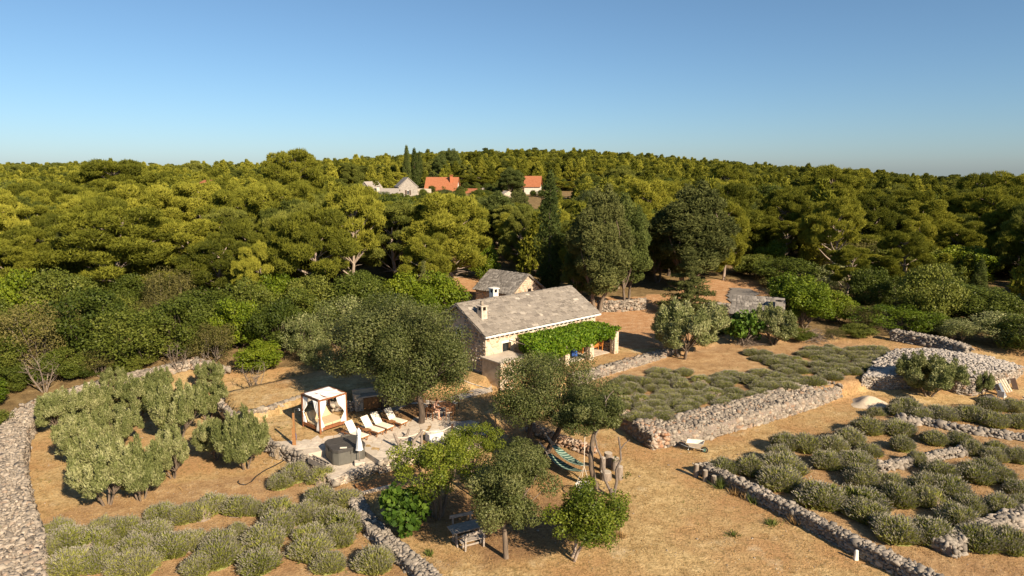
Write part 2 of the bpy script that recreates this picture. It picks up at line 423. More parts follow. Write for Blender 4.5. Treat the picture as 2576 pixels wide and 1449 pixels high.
YARD = [(-10, 80), (-9, 92), (-2, 94), (3, 86), (9, 80), (20, 82), (25, 92), (34, 92), (33, 84), (26, 76), (20, 68), (17, 62), (14, 58.5), (10.5, 58), (7, 60), (-2, 70)]
CLEAR_L = pv([(-200, 1700), (-60, 1250), (-20, 1100), (60, 1012), (250, 962), (420, 930), (560, 930), (700, 930), (840, 918), (1200, 860), (1260, 800), (1600, 800), (1800, 860), (2000, 850), (2260, 868), (2420, 890), (2700, 905), (3300, 1500)], .8)
def zone(x, y):
    forest = (~inside(x, y, CLEAR_L)) & (~inside(x, y, YARD))
    soil = inside(x, y, YARD).astype(float)
    return forest.astype(float), soil
def build_ground():
    xs = np.concatenate([-np.geomspace(4000, 60, 26), np.arange(-58, -44, 2.0), np.arange(-43.6, 48, .42), np.arange(49, 62, 2.0), np.geomspace(64, 4000, 26)])
    ys = np.concatenate([[-400, -100, -30, 0, 12, 18], np.arange(20, 66, .42), np.arange(67, 100, 1.3), np.geomspace(102, 430, 60), np.geomspace(450, 6000, 22)])
    X, Y = np.meshgrid(xs, ys)
    Z = hgt(X, Y)
    V = np.stack([X.ravel(), Y.ravel(), Z.ravel()], 1)
    nx, ny = len(xs), len(ys)
    i = (np.arange(ny - 1)[:, None] * nx + np.arange(nx - 1)[None, :]).ravel()
    F = np.stack([i, i + 1, i + nx + 1, i + nx], 1)
    me = fast_mesh('ground', V, F, None, None, True)
    fo, so = zone(X.ravel(), Y.ravel())
    fl = (inside(X.ravel(), Y.ravel(), TR) | inside(X.ravel(), Y.ravel(), T4) | inside(X.ravel(), Y.ravel(), LEFTF)).astype(float)
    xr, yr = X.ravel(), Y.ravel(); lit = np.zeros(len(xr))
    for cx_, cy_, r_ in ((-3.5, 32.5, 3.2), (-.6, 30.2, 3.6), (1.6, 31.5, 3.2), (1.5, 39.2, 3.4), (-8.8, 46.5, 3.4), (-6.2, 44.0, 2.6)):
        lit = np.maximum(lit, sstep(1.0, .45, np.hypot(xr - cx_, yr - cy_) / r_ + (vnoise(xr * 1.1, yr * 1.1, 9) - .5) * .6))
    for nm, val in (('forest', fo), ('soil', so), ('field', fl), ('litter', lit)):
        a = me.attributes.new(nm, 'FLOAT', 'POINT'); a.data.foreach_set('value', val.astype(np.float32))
    m, nt, out = new_mat('dry ground')
    pos = geo_pos(nt)
    n_big = noise(nt, pos, .22, 3, .55); n_mid = noise(nt, pos, 1.3, 4, .6); n_fine = noise(nt, pos, 9, 5, .7)
    n_sp = noise(nt, pos, 3.6, 3, .65)
    grass = ramp(nt, n_mid, [(.25, (.28, .185, .08)), (.42, (.39, .27, .125)), (.58, (.475, .34, .165)), (.78, (.57, .435, .235))])
    grass = mix(nt, ramp(nt, n_big, [(.42, (0, 0, 0)), (.60, (.85, .85, .85))]), grass, (.37, .215, .098))
    grass = mix(nt, ramp(nt, n_sp, [(.50, (0, 0, 0)), (.66, (.75, .75, .75))]), grass, (.20, .145, .06))
    n_gr = noise(nt, pos, .5, 3, .6)
    grass = mix(nt, ramp(nt, n_gr, [(.60, (0, 0, 0)), (.72, (.45, .45, .45))]), grass, (.56, .46, .30))
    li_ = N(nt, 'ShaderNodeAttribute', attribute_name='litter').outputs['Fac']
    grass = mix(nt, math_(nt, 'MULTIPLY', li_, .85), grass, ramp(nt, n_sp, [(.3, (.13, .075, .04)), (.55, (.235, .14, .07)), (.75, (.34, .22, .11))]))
    fs_ = N(nt, 'ShaderNodeAttribute', attribute_name='field').outputs['Fac']
    grass = mix(nt, math_(nt, 'MULTIPLY', fs_, .75), grass, ramp(nt, n_mid, [(.3, (.24, .14, .07)), (.55, (.34, .215, .11)), (.75, (.44, .315, .175))]))
    red = ramp(nt, n_mid, [(.25, (.30, .155, .07)), (.5, (.40, .23, .115)), (.75, (.46, .31, .18))])
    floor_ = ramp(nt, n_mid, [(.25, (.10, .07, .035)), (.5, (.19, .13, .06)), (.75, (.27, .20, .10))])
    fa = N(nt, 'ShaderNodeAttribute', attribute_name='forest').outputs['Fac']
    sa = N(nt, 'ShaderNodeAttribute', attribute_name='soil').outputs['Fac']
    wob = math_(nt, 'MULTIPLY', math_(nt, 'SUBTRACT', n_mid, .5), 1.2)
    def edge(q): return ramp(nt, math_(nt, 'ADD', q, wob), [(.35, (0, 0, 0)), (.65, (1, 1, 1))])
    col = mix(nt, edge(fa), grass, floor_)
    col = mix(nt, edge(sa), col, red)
    col = mix(nt, .8, col, ramp(nt, n_fine, [(.30, (.5, .46, .42)), (.5, (1, 1, 1)), (.72, (1.3, 1.3, 1.3))]), 'MULTIPLY')
    h = math_(nt, 'ADD', math_(nt, 'MULTIPLY', n_fine, .7), math_(nt, 'MULTIPLY', n_mid, .6))
    principled(nt, out, col, .97, bump(nt, h, .8, .12), .1)
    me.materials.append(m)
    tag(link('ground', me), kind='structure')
build_ground()

# road and gravel behind the shed (sheets following the ground)
def sheet(name, poly, mat, lift=.03, step=1.0):
    poly = ccw(poly)
    xs = [p[0] for p in poly]; ys = [p[1] for p in poly]
    gx = np.arange(min(xs), max(xs) + step, step); gy = np.arange(min(ys), max(ys) + step, step)
    X, Y = np.meshgrid(gx, gy); ok = inside(X, Y, poly)
    Z = hgt(X, Y) + lift
    nx = len(gx)
    F = [(j * nx + i, j * nx + i + 1, (j + 1) * nx + i + 1, (j + 1) * nx + i) for j in range(len(gy) - 1) for i in range(nx - 1)
         if ok[j, i] and ok[j, i + 1] and ok[j + 1, i] and ok[j + 1, i + 1]]
    me = fast_mesh(name, np.stack([X.ravel(), Y.ravel(), Z.ravel()], 1), np.array(F), mat, None, True)
    return tag(link(name, me), kind='structure')
sheet('road', [at(1835, 778, 1.7), at(1822, 752, 1.8), at(1832, 728, 1.9), at(1892, 730, 1.9), at(1915, 745, 1.9), at(1900, 760, 1.8)], M['asphalt'], .10, .5)

# ------------------------------------------------------------------ loose pieces: stones and slabs
def hull_stone(seed, flat=1.0, n=12):
    rg = random.Random(seed)
    bm = bmesh.new()
    for _ in range(n):
        p = Vector((rg.uniform(-1, 1), rg.uniform(-1, 1), rg.uniform(-1, 1)))
        m_ = max(abs(p.x), abs(p.y), abs(p.z)); q = p / m_
        p = (q * .78 + p.normalized() * .25)
        bm.verts.new((p.x * .55, p.y * .55, p.z * .55 * flat))
    r = bmesh.ops.convex_hull(bm, input=list(bm.verts))
    junk = [g for g in r['geom_interior'] if isinstance(g, bmesh.types.BMVert)]
    if junk: bmesh.ops.delete(bm, geom=junk, context='VERTS')
    bmesh.ops.triangulate(bm, faces=list(bm.faces))
    V = np.array([v.co[:] for v in bm.verts], np.float32); F = np.array([[v.index for v in f.verts] for f in bm.faces]) if False else None
    bm.verts.index_update()
    F = np.array([[v.index for v in f.verts] for f in bm.faces], np.int32)
    bm.free()
    return V, F
STONES = [hull_stone(i) for i in range(6)]
def slab_piece(seed):
    """thin irregular slab, unit in x (width) and y (run), thickness z"""
    rg = random.Random(seed)
    poly = [(-.5, -.5 + rg.uniform(-.06, .1)), (rg.uniform(-.15, .15), -.5 + rg.uniform(-.12, .06)), (.5, -.5 + rg.uniform(-.06, .1)), (.5 + rg.uniform(-.04, .04), .55), (-.5 + rg.uniform(-.04, .04), .55)]
    n = 5
    V = [(x, y, -.5) for x, y in poly] + [(x * .97, y * .97 + .01, .5) for x, y in poly]
    F = []
    for i in range(1, n - 1): F += [(0, i + 1, i), (n, n + i, n + i + 1)]
    for i in range(n):
        j = (i + 1) % n; F += [(i, j, n + j), (i, n + j, n + i)]
    return np.array(V, np.float32), np.array(F, np.int32)
SLABS = [slab_piece(i) for i in range(6)]
_shape_cache = {}
def shape_mesh(kind, i, mat):
    k = (kind, i, mat.name)
    if k not in _shape_cache:
        V, F = (STONES if kind == 'stone' else SLABS)[i]
        _shape_cache[k] = fast_mesh(kind, V, F, mat)
    return _shape_cache[k]
def scatter_pieces(root, kind, items, mat, limit=300, name='stone', mass='small_stones', offset=(0, 0, 0)):
    """items: (loc(world-local to root), rot euler, scale, weight). The largest seen become parts, the rest one joined part."""
    items = sorted(items, key=lambda t: -t[3])
    rg = random.Random(len(items))
    shapes = STONES if kind == 'stone' else SLABS
    for loc, rot, scl, w in items[:limit]:
        link(name, shape_mesh(kind, rg.randrange(len(shapes)), mat), root, loc, rot, scl)
    rest = items[limit:]
    if rest:
        Vs, Fs, Ts = [], [], []; b = 0
        for loc, rot, scl, w in rest:
            V, F = shapes[rg.randrange(len(shapes))]
            A = np.array((Euler(rot).to_matrix() @ Matrix.Diagonal(scl)), np.float32)
            Vs.append(V @ A.T + np.array(loc, np.float32)); Fs.append(F + b); b += len(V)
            Ts.append(np.full(len(F), rg.random()))
        o = link(mass, fast_mesh(mass, np.concatenate(Vs), np.concatenate(Fs), mat, np.concatenate(Ts)), root)
        o['kind'] = 'stuff'

def stone_wall(name, label, path, profile, size=.26, mat='drystone', limit=300, seed=1, cat='stone wall', zbase=None, depth=.75, jitter=.35, group=None, core='rubble_core', flat=1.0):
    """path: plan points; profile: (offset to the left of travel, height) across the wall; stones are set on every profile face"""
    rg = random.Random(seed)
    pts = [Vector((p[0], p[1])) for p in path]
    zb = [hz(*p) if zbase is None else zbase for p in pts]
    root = thing(name, label, cat, (pts[0].x, pts[0].y, zb[0]), 0, group)
    root['kind'] = 'thing'
    O = Vector((pts[0].x, pts[0].y, zb[0]))
    camp = Vector((0, 0, CAM_H))
    # core
    mb = MB(); n = len(profile)
    nor = []
    for i, p in enumerate(pts):
        t = (pts[min(i + 1, len(pts) - 1)] - pts[max(i - 1, 0)]).normalized(); nor.append(Vector((-t.y, t.x)))
    shrink = size * .25
    hmax = max(h for _, h in profile)
    ring = []
    for i, p in enumerate(pts):
        for o_, h_ in profile:
            oo = o_ - math.copysign(min(shrink, abs(o_) * .5), o_); hh = max(-.25, h_ - shrink) if h_ > .05 else -.25
            q = p + nor[i] * oo
            ring.append(Vector((q.x, q.y, zb[i] + hh)) - O)
    fs = []
    for i in range(len(pts) - 1):
        for k in range(n - 1): fs.append((i * n + k, (i + 1) * n + k, (i + 1) * n + k + 1, i * n + k + 1))
    fs.append(tuple(range(n))); fs.append(tuple(reversed(range((len(pts) - 1) * n, len(pts) * n))))
    mb.add(ring, fs); mb.build('core', M[core], root)
    items = []
    def put(P, nrm, s):
        vis = nrm.dot((camp - P).normalized())
        w = s / (camp - P).length * (1 if vis > -.1 else .2)
        ex = rg.uniform(.8, 1.35)
        d = Vector((s * ex, s * rg.uniform(.7, 1.1), s * rg.uniform(.65, .95) * flat))
        items.append(((P - O - nrm * (s * .25 * depth))[:], (rg.uniform(-jitter, jitter), rg.uniform(-jitter, jitter), math.atan2(nrm.x, -nrm.y) + rg.uniform(-.5, .5) if abs(nrm.z) < .7 else rg.uniform(0, 6.3)), (d * 1.12)[:], w))
    for i in range(len(pts) - 1):
        a, b_ = pts[i], pts[i + 1]; L = (b_ - a).length; t = (b_ - a) / L
        for k in range(n - 1):
            (o0, h0), (o1, h1) = profile[k], profile[k + 1]
            W = math.hypot(o1 - o0, h1 - h0)
            if W < .05: continue
            rows = max(1, round(W / (size * .8)))
            nr2 = Vector((-(h1 - h0), (o1 - o0)));  nr2.normalize()     # (offset, height) normal
            if nr2.y < -.01 or (abs(nr2.y) < .2 and nr2.x * (o0 + o1) < 0): nr2 = -nr2
            for r in range(rows):
                f = (r + .5) / rows
                x = rg.uniform(0, size * .5)
                while x < L:
                    s = size * (rg.uniform(.5, 1.15) if rg.random() < .84 else rg.uniform(1.2, 1.9))
                    g = min(1, (x + s / 2) / L)
                    no = nor[i].lerp(nor[i + 1], g).normalized()
                    c = a + t * (x + s / 2)
                    ff = f + rg.uniform(-.2, .2) / rows
                    oo = o0 + (o1 - o0) * ff; hh = h0 + (h1 - h0) * ff
                    z = zb[i] + (zb[i + 1] - zb[i]) * g + hh
                    nv = Vector((no.x * nr2.x, no.y * nr2.x, nr2.y))
                    q = c + no * oo
                    put(Vector((q.x, q.y, z + rg.uniform(-.03, .03))), nv, s)
                    x += s * .92
    for e, sg in ((0, -1), (len(pts) - 1, 1)):         # end faces
        p = pts[e]; t = (pts[1] - pts[0]).normalized() if e == 0 else (pts[-1] - pts[-2]).normalized()
        omin = min(o for o, _ in profile); omax = max(o for o, _ in profile)
        for _ in range(int((omax - omin) * hmax / (size * size * .6))):
            q = p + nor[e] * rg.uniform(omin, omax) * .9 + t * sg * .02
            put(Vector((q.x, q.y, zb[e] + rg.uniform(.05, hmax * .95))), Vector((t.x * sg, t.y * sg, 0)), size * rg.uniform(.7, 1.2))
    scatter_pieces(root, 'stone', items, M[mat], limit)
    return root
def prof(w, h, t=.85): return [(w / 2, 0), (w / 2 * t, h), (-w / 2 * t, h), (-w / 2, 0)]

# the walls
PW = [at(1640, 1133, 0), at(1760, 1112, 0), at(1900, 1073, 0), at(2020, 1037, 0), at(2118, 1003, 0)]
stone_wall('thick_dry_stone_wall', 'long wide dry stone wall with sloping rubble top below the upper lavender field', PW,
           [(2.5, .8), (2.2, 1.12), (.25, .82), (0, 0)], .21, 'drystone_warm', 300, 2, zbase=0)
stone_wall('retaining_wall', 'reddish dry stone wall at the corner of the upper lavender field facing the hammocks',
           [at(1541, 1070, 0), at(1590, 1097, 0), at(1641, 1131, 0)], [(1.3, .8), (.9, .98), (.15, .92), (0, 0)], .25, 'drystone_red', 240, 3, zbase=0)
stone_wall('retaining_wall', 'low reddish stone edging wall behind the hammocks', [at(1330, 1083, 0), at(1400, 1112, 0), at(1492, 1144, 0)],
           prof(.7, .45), .24, 'drystone_red', 160, 4, zbase=0)
stone_wall('field_wall', 'straight grey dry stone wall between the bare yard and the right lavender field',
           [(10.85, 36.6), (12.4, 34.0), (14.0, 31.3), (15.4, 28.6), (18.2, 24.2)], prof(.62, .66), .17, 'drystone_grey', 300, 5, zbase=0)
stone_wall('rubble_row', 'low grey rubble row between lavender bushes beneath the round stone hut', [at(2258, 1058, .3), at(2330, 1066, .3), at(2430, 1085, .3), at(2590, 1108, .3)],
           prof(.9, .35, .5), .24, 'drystone_grey', 150, 6, 'rubble row', zbase=.28)
stone_wall('rubble_row', 'short grey rubble row in the middle of the right lavender field', [at(2205, 1182, .3), at(2300, 1165, .3), at(2360, 1150, .3), at(2428, 1140, .3)],
           prof(.8, .38, .5), .22, 'drystone_grey', 120, 7, 'rubble row', zbase=.28)
stone_wall('rubble_row', 'broad grey rubble wall at the lower right corner of the lavender field', [at(2372, 1392, .3), at(2440, 1352, .3), at(2520, 1325, .3), at(2640, 1288, .3)],
           prof(1.1, .55, .6), .22, 'drystone_grey', 200, 8, 'rubble row', zbase=.28)
stone_wall('retaining_wall', 'pale stone retaining wall with a flat top in front of the pergola terrace', [at(1440, 950, 1.6), at(1500, 935, 1.6), at(1590, 910, 1.6), at(1640, 897, 1.6), at(1700, 880, 1.6)],
           [(.75, .7), (.7, .82), (.1, .80), (-.12, 0)], .23, 'drystone_warm', 260, 9, zbase=.85)
stone_wall('field_wall', 'low grey dry stone wall between the left lavender and the picnic garden', [at(885, 1252, .1), at(925, 1318, .1), at(975, 1372, .1), at(1060, 1440, .1), at(1110, 1495, .1)],
           prof(.8, .5), .17, 'drystone_grey', 280, 10, zbase=-.05)
stone_wall('field_wall', 'very wide pale rubble wall along the left edge of the olive grove', [at(70, 1022, .9), at(25, 1085, .9), at(10, 1160, .9), at(25, 1270, .9), at(50, 1345, .9), at(40, 1450, .9), at(20, 1540, .9)],
           prof(2.0, .85, .8), .18, 'drystone', 300, 11, zbase=0)
stone_wall('field_wall', 'tumbled pinkish rubble wall at the back of the olive grove', [at(70, 1022, .5), at(150, 995, .5), at(270, 966, .6), at(390, 945, .7), at(490, 922, .9), at(560, 938, .9)],
           prof(1.5, .6, .5), .24, 'drystone_warm', 220, 12)
stone_wall('retaining_wall', 'rough grey stone wall under the left corner of the patio beside the coiled hose', [at(660, 1096, .8), at(684, 1113, .8), at(725, 1128, .8), at(764, 1144.5, .8)],
           [(.25, .7), (.2, .76), (-.04, .76), (-.10, 0)], .2, 'drystone_grey', 140, 13, zbase=0)
stone_wall('retaining_wall', 'low pale wall edging the upper lawn behind the curtained daybed', [at(540, 1000, .8), at(560, 1035, .8), at(590, 1062, .8), at(671, 1044, .8), at(762, 1013, .8), (-12.2, 44.7), (-10.9, 44.9)],
           prof(.4, .55, .95), .26, 'drystone_warm', 120, 14, zbase=.8, core='mortar', depth=1.3)
stone_wall('field_wall', 'short stone wall beside the dirt track under tall dark cypresses', [at(1504, 789, 1.6), at(1560, 788, 1.6), at(1616, 783, 1.6)], prof(.55, 1.15), .26, 'drystone_warm', 150, 15)
stone_wall('field_wall', 'shaded stone wall running up to the small shed with the red door', [at(1775, 792, 1.4), at(1845, 795, 1.4)], prof(.5, 1.0), .26, 'drystone_grey', 80, 16)
stone_wall('field_wall', 'shaded dark stone wall behind the round stone hut below the shrubs', [at(2240, 868, 1.0), at(2300, 878, 1.0), at(2365, 890, 1.0), at(2430, 905, 1.0)], prof(1.0, .95), .22, 'drystone_grey', 150, 17)

# ------------------------------------------------------------------ patio
def clip(poly, a, b, c):
    """keep a*x+b*y<=c"""
    out = []
    for i in range(len(poly)):
        p, q = poly[i], poly[(i + 1) % len(poly)]
        dp, dq = a * p[0] + b * p[1] - c, a * q[0] + b * q[1] - c
        if dp <= 0: out.append(p)
        if dp * dq < 0:
            t = dp / (dp - dq); out.append((p[0] + (q[0] - p[0]) * t, p[1] + (q[1] - p[1]) * t))
    return out
def voronoi(poly, spacing, seed, gap=.025):
    rg = random.Random(seed)
    xs = [p[0] for p in poly]; ys = [p[1] for p in poly]
    P = []
    x = min(xs) - 1
    while x < max(xs) + 1:
        y = min(ys) - 1
        while y < max(ys) + 1:
            P.append((x + rg.uniform(-.38, .38) * spacing, y + rg.uniform(-.38, .38) * spacing)); y += spacing
        x += spacing
    A = np.array(P)
    for i, p in enumerate(P):
        if not inside(np.array([p[0]]), np.array([p[1]]), poly)[0]: continue
        cell = [(p[0] - spacing, p[1] - spacing), (p[0] + spacing, p[1] - spacing), (p[0] + spacing, p[1] + spacing), (p[0] - spacing, p[1] + spacing)]
        d = np.hypot(A[:, 0] - p[0], A[:, 1] - p[1])
        for j in np.argsort(d)[1:14]:
            q = P[j]; a, b = q[0] - p[0], q[1] - p[1]; L = math.hypot(a, b)
            cell = clip(cell, a / L, b / L, (a * (p[0] + q[0]) / 2 + b * (p[1] + q[1]) / 2) / L - gap / 2)
            if len(cell) < 3: break
        if len(cell) >= 3: yield cell
def paving(name, poly, z, spacing, seed, mat='flag', bed='slab', depth=.9):
    poly = ccw(poly)
    o = tag(MB().prism(poly, z - depth, z - .012).build(name, M[bed]), kind='structure')
    rg = random.Random(seed)
    for cell in voronoi(poly, spacing, seed):
        c = np.array(cell)
        if not inside(c[:, 0], c[:, 1], poly).all(): continue
        MB().prism(cell, z - .05, z + rg.uniform(-.004, .008)).build('flagstone', M[mat], o)
    return o
paving('patio', PATIO, .8, .62, 5)
TUBPAD = [at(u, v, .45) for u, v in [(766, 1150), (835, 1205.5), (949, 1167), (956, 1158), (890, 1128)]]
paving('tub_pavement', TUBPAD, .45, .7, 6, depth=.7)
paving('terrace_pavement', [(1.4, 51.0), (9.35, 57.6), (7.0, 60.6), (-.9, 54.1)], 1.66, .6, 7, depth=.5)
paving('stone_path', [at(1139, 1009, .82), at(1240, 985, .82), at(1235, 965, .82), at(1130, 1000, .82)], .84, .8, 8, depth=.4)
# mortared stone face under the patio front and the tub platform
def faced(name, label, path, h, z0, lim, seed):
    return stone_wall(name, label, path, [(.2, h - .12), (.15, h - .05), (-.03, h - .05), (-.06, 0)], .24, 'drystone_warm', lim, seed, zbase=z0, core='mortar', depth=1.5, jitter=.12)
faced('retaining_wall', 'pale mortared stone face below the patio edge with the log railing', [at(u, v + 1, .8) for u, v in [(953, 1158), (1035, 1135), (1116, 1113), (1180, 1101), (1233, 1091)]], .8, 0, 150, 20)
faced('retaining_wall', 'pale mortared stone face below the hot tub platform', [at(u, v + 1, .45) for u, v in [(766, 1149), (800, 1177), (836, 1206), (893, 1186), (950, 1167)]], .46, 0, 90, 21)
# ------------------------------------------------------------------ plants
def unit(a): return a / np.maximum(np.linalg.norm(a, axis=1, keepdims=True), 1e-9)
def foliage(name, clumps, n, L, W, mat, seed, up=.4, outw=.7, rnd=.6, shape='leaf', pair=False, shell=.5, ctint=.5, droop=0.0, flatp=.7):
    """clumps (k,6): centre, radii. n leaves per clump (or per unit area when radii vary)."""
    rg = np.random.default_rng(seed)
    cl = np.asarray(clumps, float)
    area = (cl[:, 3] * cl[:, 4] + cl[:, 4] * cl[:, 5] + cl[:, 3] * cl[:, 5])
    cnt = np.maximum(6, (n * area / area.mean()).astype(int))
    idx = np.repeat(np.arange(len(cl)), cnt); k = len(idx)
    d = unit(rg.normal(size=(k, 3)))
    r = shell + (1 - shell) * np.sqrt(rg.random(k))
    P = cl[idx, :3] + d * r[:, None] * cl[idx, 3:]
    a = unit(d * outw + np.array([0, 0, up - droop]) + rg.normal(size=(k, 3)) * rnd)
    tang = rg.random(k) < flatp                                 # most leaves lie along the clump surface and face outwards
    t_ = unit(unit(np.cross(d, rg.normal(size=(k, 3)))) + d * .25 + np.array([0, 0, .35 * up - droop]))
    a = np.where(tang[:, None], t_, a)
    s = unit(np.cross(a, d + np.array([0, 0, .3]) + rg.normal(size=(k, 3)) * .4))
    l = L * rg.uniform(.6, 1.3, k)[:, None]; w = W * rg.uniform(.7, 1.3, k)[:, None]
    ct = rg.random(len(cl))[idx]
    t = np.clip(ctint * ct + (1 - ctint) * rg.random(k), 0, 1)
    def quad(s):
        return np.stack([P, P + a * l * .5 + s * w * .5, P + a * l, P + a * l * .5 - s * w * .5], 1)
    def tri(s):
        return np.stack([P - s * w * .5, P + s * w * .5, P + a * l], 1)
    f = quad if shape == 'leaf' else tri
    Q = f(s)
    if pair:
        Q = np.concatenate([Q, f(unit(np.cross(a, s)))]); t = np.concatenate([t, t])
    kk = Q.shape[1]
    V = Q.reshape(-1, 3); F = np.arange(len(V)).reshape(-1, kk)
    return fast_mesh(name, V, F, mat, t)
def curve_pts(p, q, rg, sag=.1, n=4):
    p, q = Vector(p), Vector(q); L = (q - p).length
    off = Vector((rg.uniform(-1, 1), rg.uniform(-1, 1), rg.uniform(-.6, 1))) * L * sag
    out = []
    for i in range(n + 1):
        t = i / n; out.append(p.lerp(q, t) + off * math.sin(math.pi * t))
    return out
SPEC = {}     # kind -> list of (trunk mesh, crown mesh, height, width)
def reg(kind, trunk, crown, h, w): SPEC.setdefault(kind, []).append((trunk, crown, h, w))

def make_pine(seed, h=10.5, w=9.0, bole=.38, mat='pine', n=170, kind='pine', bark='bark_pale', flat=.85, cl=40, lean=0):
    rg = random.Random(seed); mb = MB(); clumps = []
    top = Vector((lean * h * .5 + rg.uniform(-.6, .6), rg.uniform(-.6, .6), h * .86))
    tr = curve_pts((0, 0, -.3), top, rg, .06, 7)
    mb.tube(tr, [max(.05, .26 * (1 - i / 8)) for i in range(8)], 7)
    nl = cl
    for i in range(nl):
        f = (i + .5) / nl
        z = h * (bole + (0.93 - bole) * f ** .8)
        e = (z / h - bole) / (1 - bole)                    # 0 bottom, 1 top
        R_ = w * .5 * (math.sqrt(max(0.02, 1 - (max(0, e - .22) / .80) ** 2))) * (0.72 + .28 * min(1, e / .25))
        an = i * 2.39996 + rg.uniform(-.4, .4)
        rr = R_ * math.sqrt(rg.uniform(.25, 1))
        c = Vector((math.cos(an) * rr + lean * z * .5, math.sin(an) * rr, z + rg.uniform(-.3, .3)))
        s = rg.uniform(.65, 1.25) * w / 9
        clumps.append((c.x, c.y, c.z, s * 1.1, s * 1.1, s * flat))
        j = min(6, max(2, int(7 * min(.86, (z - 1.0) / h) / .86)))
        b = tr[j]
        mb.tube(curve_pts(b, c, rg, .1, 3), [.085, .06, .04, .02], 4, False)
        for q in range(rg.randint(1, 4)):                  # satellite tufts for an uneven outline
            a2 = rg.uniform(0, 6.28); d2 = s * rg.uniform(.8, 1.6); s2 = s * rg.uniform(.3, .6)
            clumps.append((c.x + math.cos(a2) * d2, c.y + math.sin(a2) * d2, c.z + rg.uniform(-.2, .45) * s, s2, s2, s2 * .75))
    for q in range(9):                                     # dead lower branches
        an = rg.uniform(0, 6.28); z = h * rg.uniform(.15, bole + .05); l = rg.uniform(.8, 2.2)
        mb.tube(curve_pts((0, 0, z), (math.cos(an) * l, math.sin(an) * l, z + rg.uniform(-.3, .7)), rg, .12, 3), [.05, .035, .025, .012], 4, False)
    crown = foliage('crown', clumps, n * 1.7, .34, .08, M[mat], seed, .75, .75, .45, 'tri', True, .55, .4, flatp=.5)
    reg(kind, mb.mesh('trunk', M[bark]), crown, h, w)
for s_ in (1, 2, 3): make_pine(s_, 10.5, 7.8, (.2, .14, .26)[s_ - 1], lean=(.0, .08, -.06)[s_ - 1])
make_pine(6, 12.0, 6.4, .36, lean=.1, cl=26, n=150); make_pine(7, 9.0, 8.6, .12, lean=-.12, cl=34, n=170, mat='pine2'); make_pine(8, 11.0, 7.0, .3, cl=30, n=160, mat='pine2', flat=.65)
for s_ in (4, 5): make_pine(s_, 9.0, 8.6, .42, flat=.6, kind='umbrella_pine', cl=32, lean=.05 * (s_ - 4.5))
def make_young_pine(seed, h=7.0, w=4.2):
    rg = random.Random(seed); mb = MB(); clumps = []
    mb.tube([(0, 0, -.3), (0, 0, h * .9)], [.13, .03], 5)
    for i in range(30):
        f = (i + .5) / 30; z = h * (.12 + .86 * f); R_ = w * .5 * (1 - f ** 1.6) * rg.uniform(.5, 1)
        an = i * 2.39996; s = .85 * (1 - .5 * f)
        clumps.append((math.cos(an) * R_, math.sin(an) * R_, z, s, s, s * .8))
        mb.tube([(0, 0, z - .3), (math.cos(an) * R_, math.sin(an) * R_, z)], [.04, .015], 3, False)
    crown = foliage('crown', clumps, 64, .5, .24, M['pine'], seed, .9, .7, .35, 'tri', True, .5, .35, flatp=.6)
    reg('young_pine', mb.mesh('trunk', M['bark']), crown, h, w)
for s_ in (11, 12, 13): make_young_pine(s_)
def make_cypress(seed, h=12.0, w=2.4, kind='cypress', mat='cypress', bole=.02, n=110, irr=.18):
    rg = random.Random(seed); mb = MB(); clumps = []
    mb.tube([(0, 0, -.3), (0, 0, h * .5), (0, 0, h * .93)], [.22 * w / 2.4, .14, .03], 6)
    k = int(70 * max(1, w / 3.2))
    for i in range(k):
        f = (i + .5) / k; z = h * (bole + (.97 - bole) * f)
        R_ = w * .5 * min(1, (f + .08) * 4) * (1 - f ** 3.2) ** .8 * rg.uniform(1 - irr * 2, 1 + irr * .4)
        an = i * 2.39996 + rg.uniform(-.3, .3); rr = R_ * rg.uniform(.55, .95)
        s = w * .17 * (1.15 - .55 * f)
        clumps.append((math.cos(an) * rr, math.sin(an) * rr, z, s, s, s * 2.1))
    for q in range(int(6 + w)):
        an = rg.uniform(0, 6.28); z = h * rg.uniform(.1, .8)
        mb.tube([(0, 0, z), (math.cos(an) * w * .35, math.sin(an) * w * .35, z + .8)], [.06, .02], 4, False)
    crown = foliage('crown', clumps, n, .30, .10, M[mat], seed, 1.1, .55, .35, 'tri', True, .5, .5)
    reg(kind, mb.mesh('trunk', M['bark']), crown, h, w)
make_cypress(21); make_cypress(22, 12, 2.6)
def make_fir(seed, h=8.0, w=5.6):
    rg = random.Random(seed); mb = MB(); clumps = []
    mb.tube([(0, 0, -.3), (0, 0, h * .96)], [.18, .03], 6)
    for lv in range(13):
        f = lv / 12; z = h * (.08 + .86 * f); R_ = w * .5 * (1 - f) ** .8 + .15
        for b in range(max(4, int(11 * (1 - f)))):
            an = rg.uniform(0, 6.28); r1 = R_ * rg.uniform(.75, 1.05)
            e = (math.cos(an) * r1, math.sin(an) * r1, z - .1 * r1)
            mb.tube([(0, 0, z + .15), e], [.04, .012], 3, False)
            for t in (.4, .7, .97):
                clumps.append((e[0] * t, e[1] * t, z + .15 - (.25 + .1) * t * r1 * .3, .42, .42, .16))
    crown = foliage('crown', clumps, 40, .3, .09, M['cedar'], seed, .15, .9, .4, 'tri', True, .2, .4)
    reg('fir', mb.mesh('trunk', M['bark']), crown, h, w)
make_fir(31)
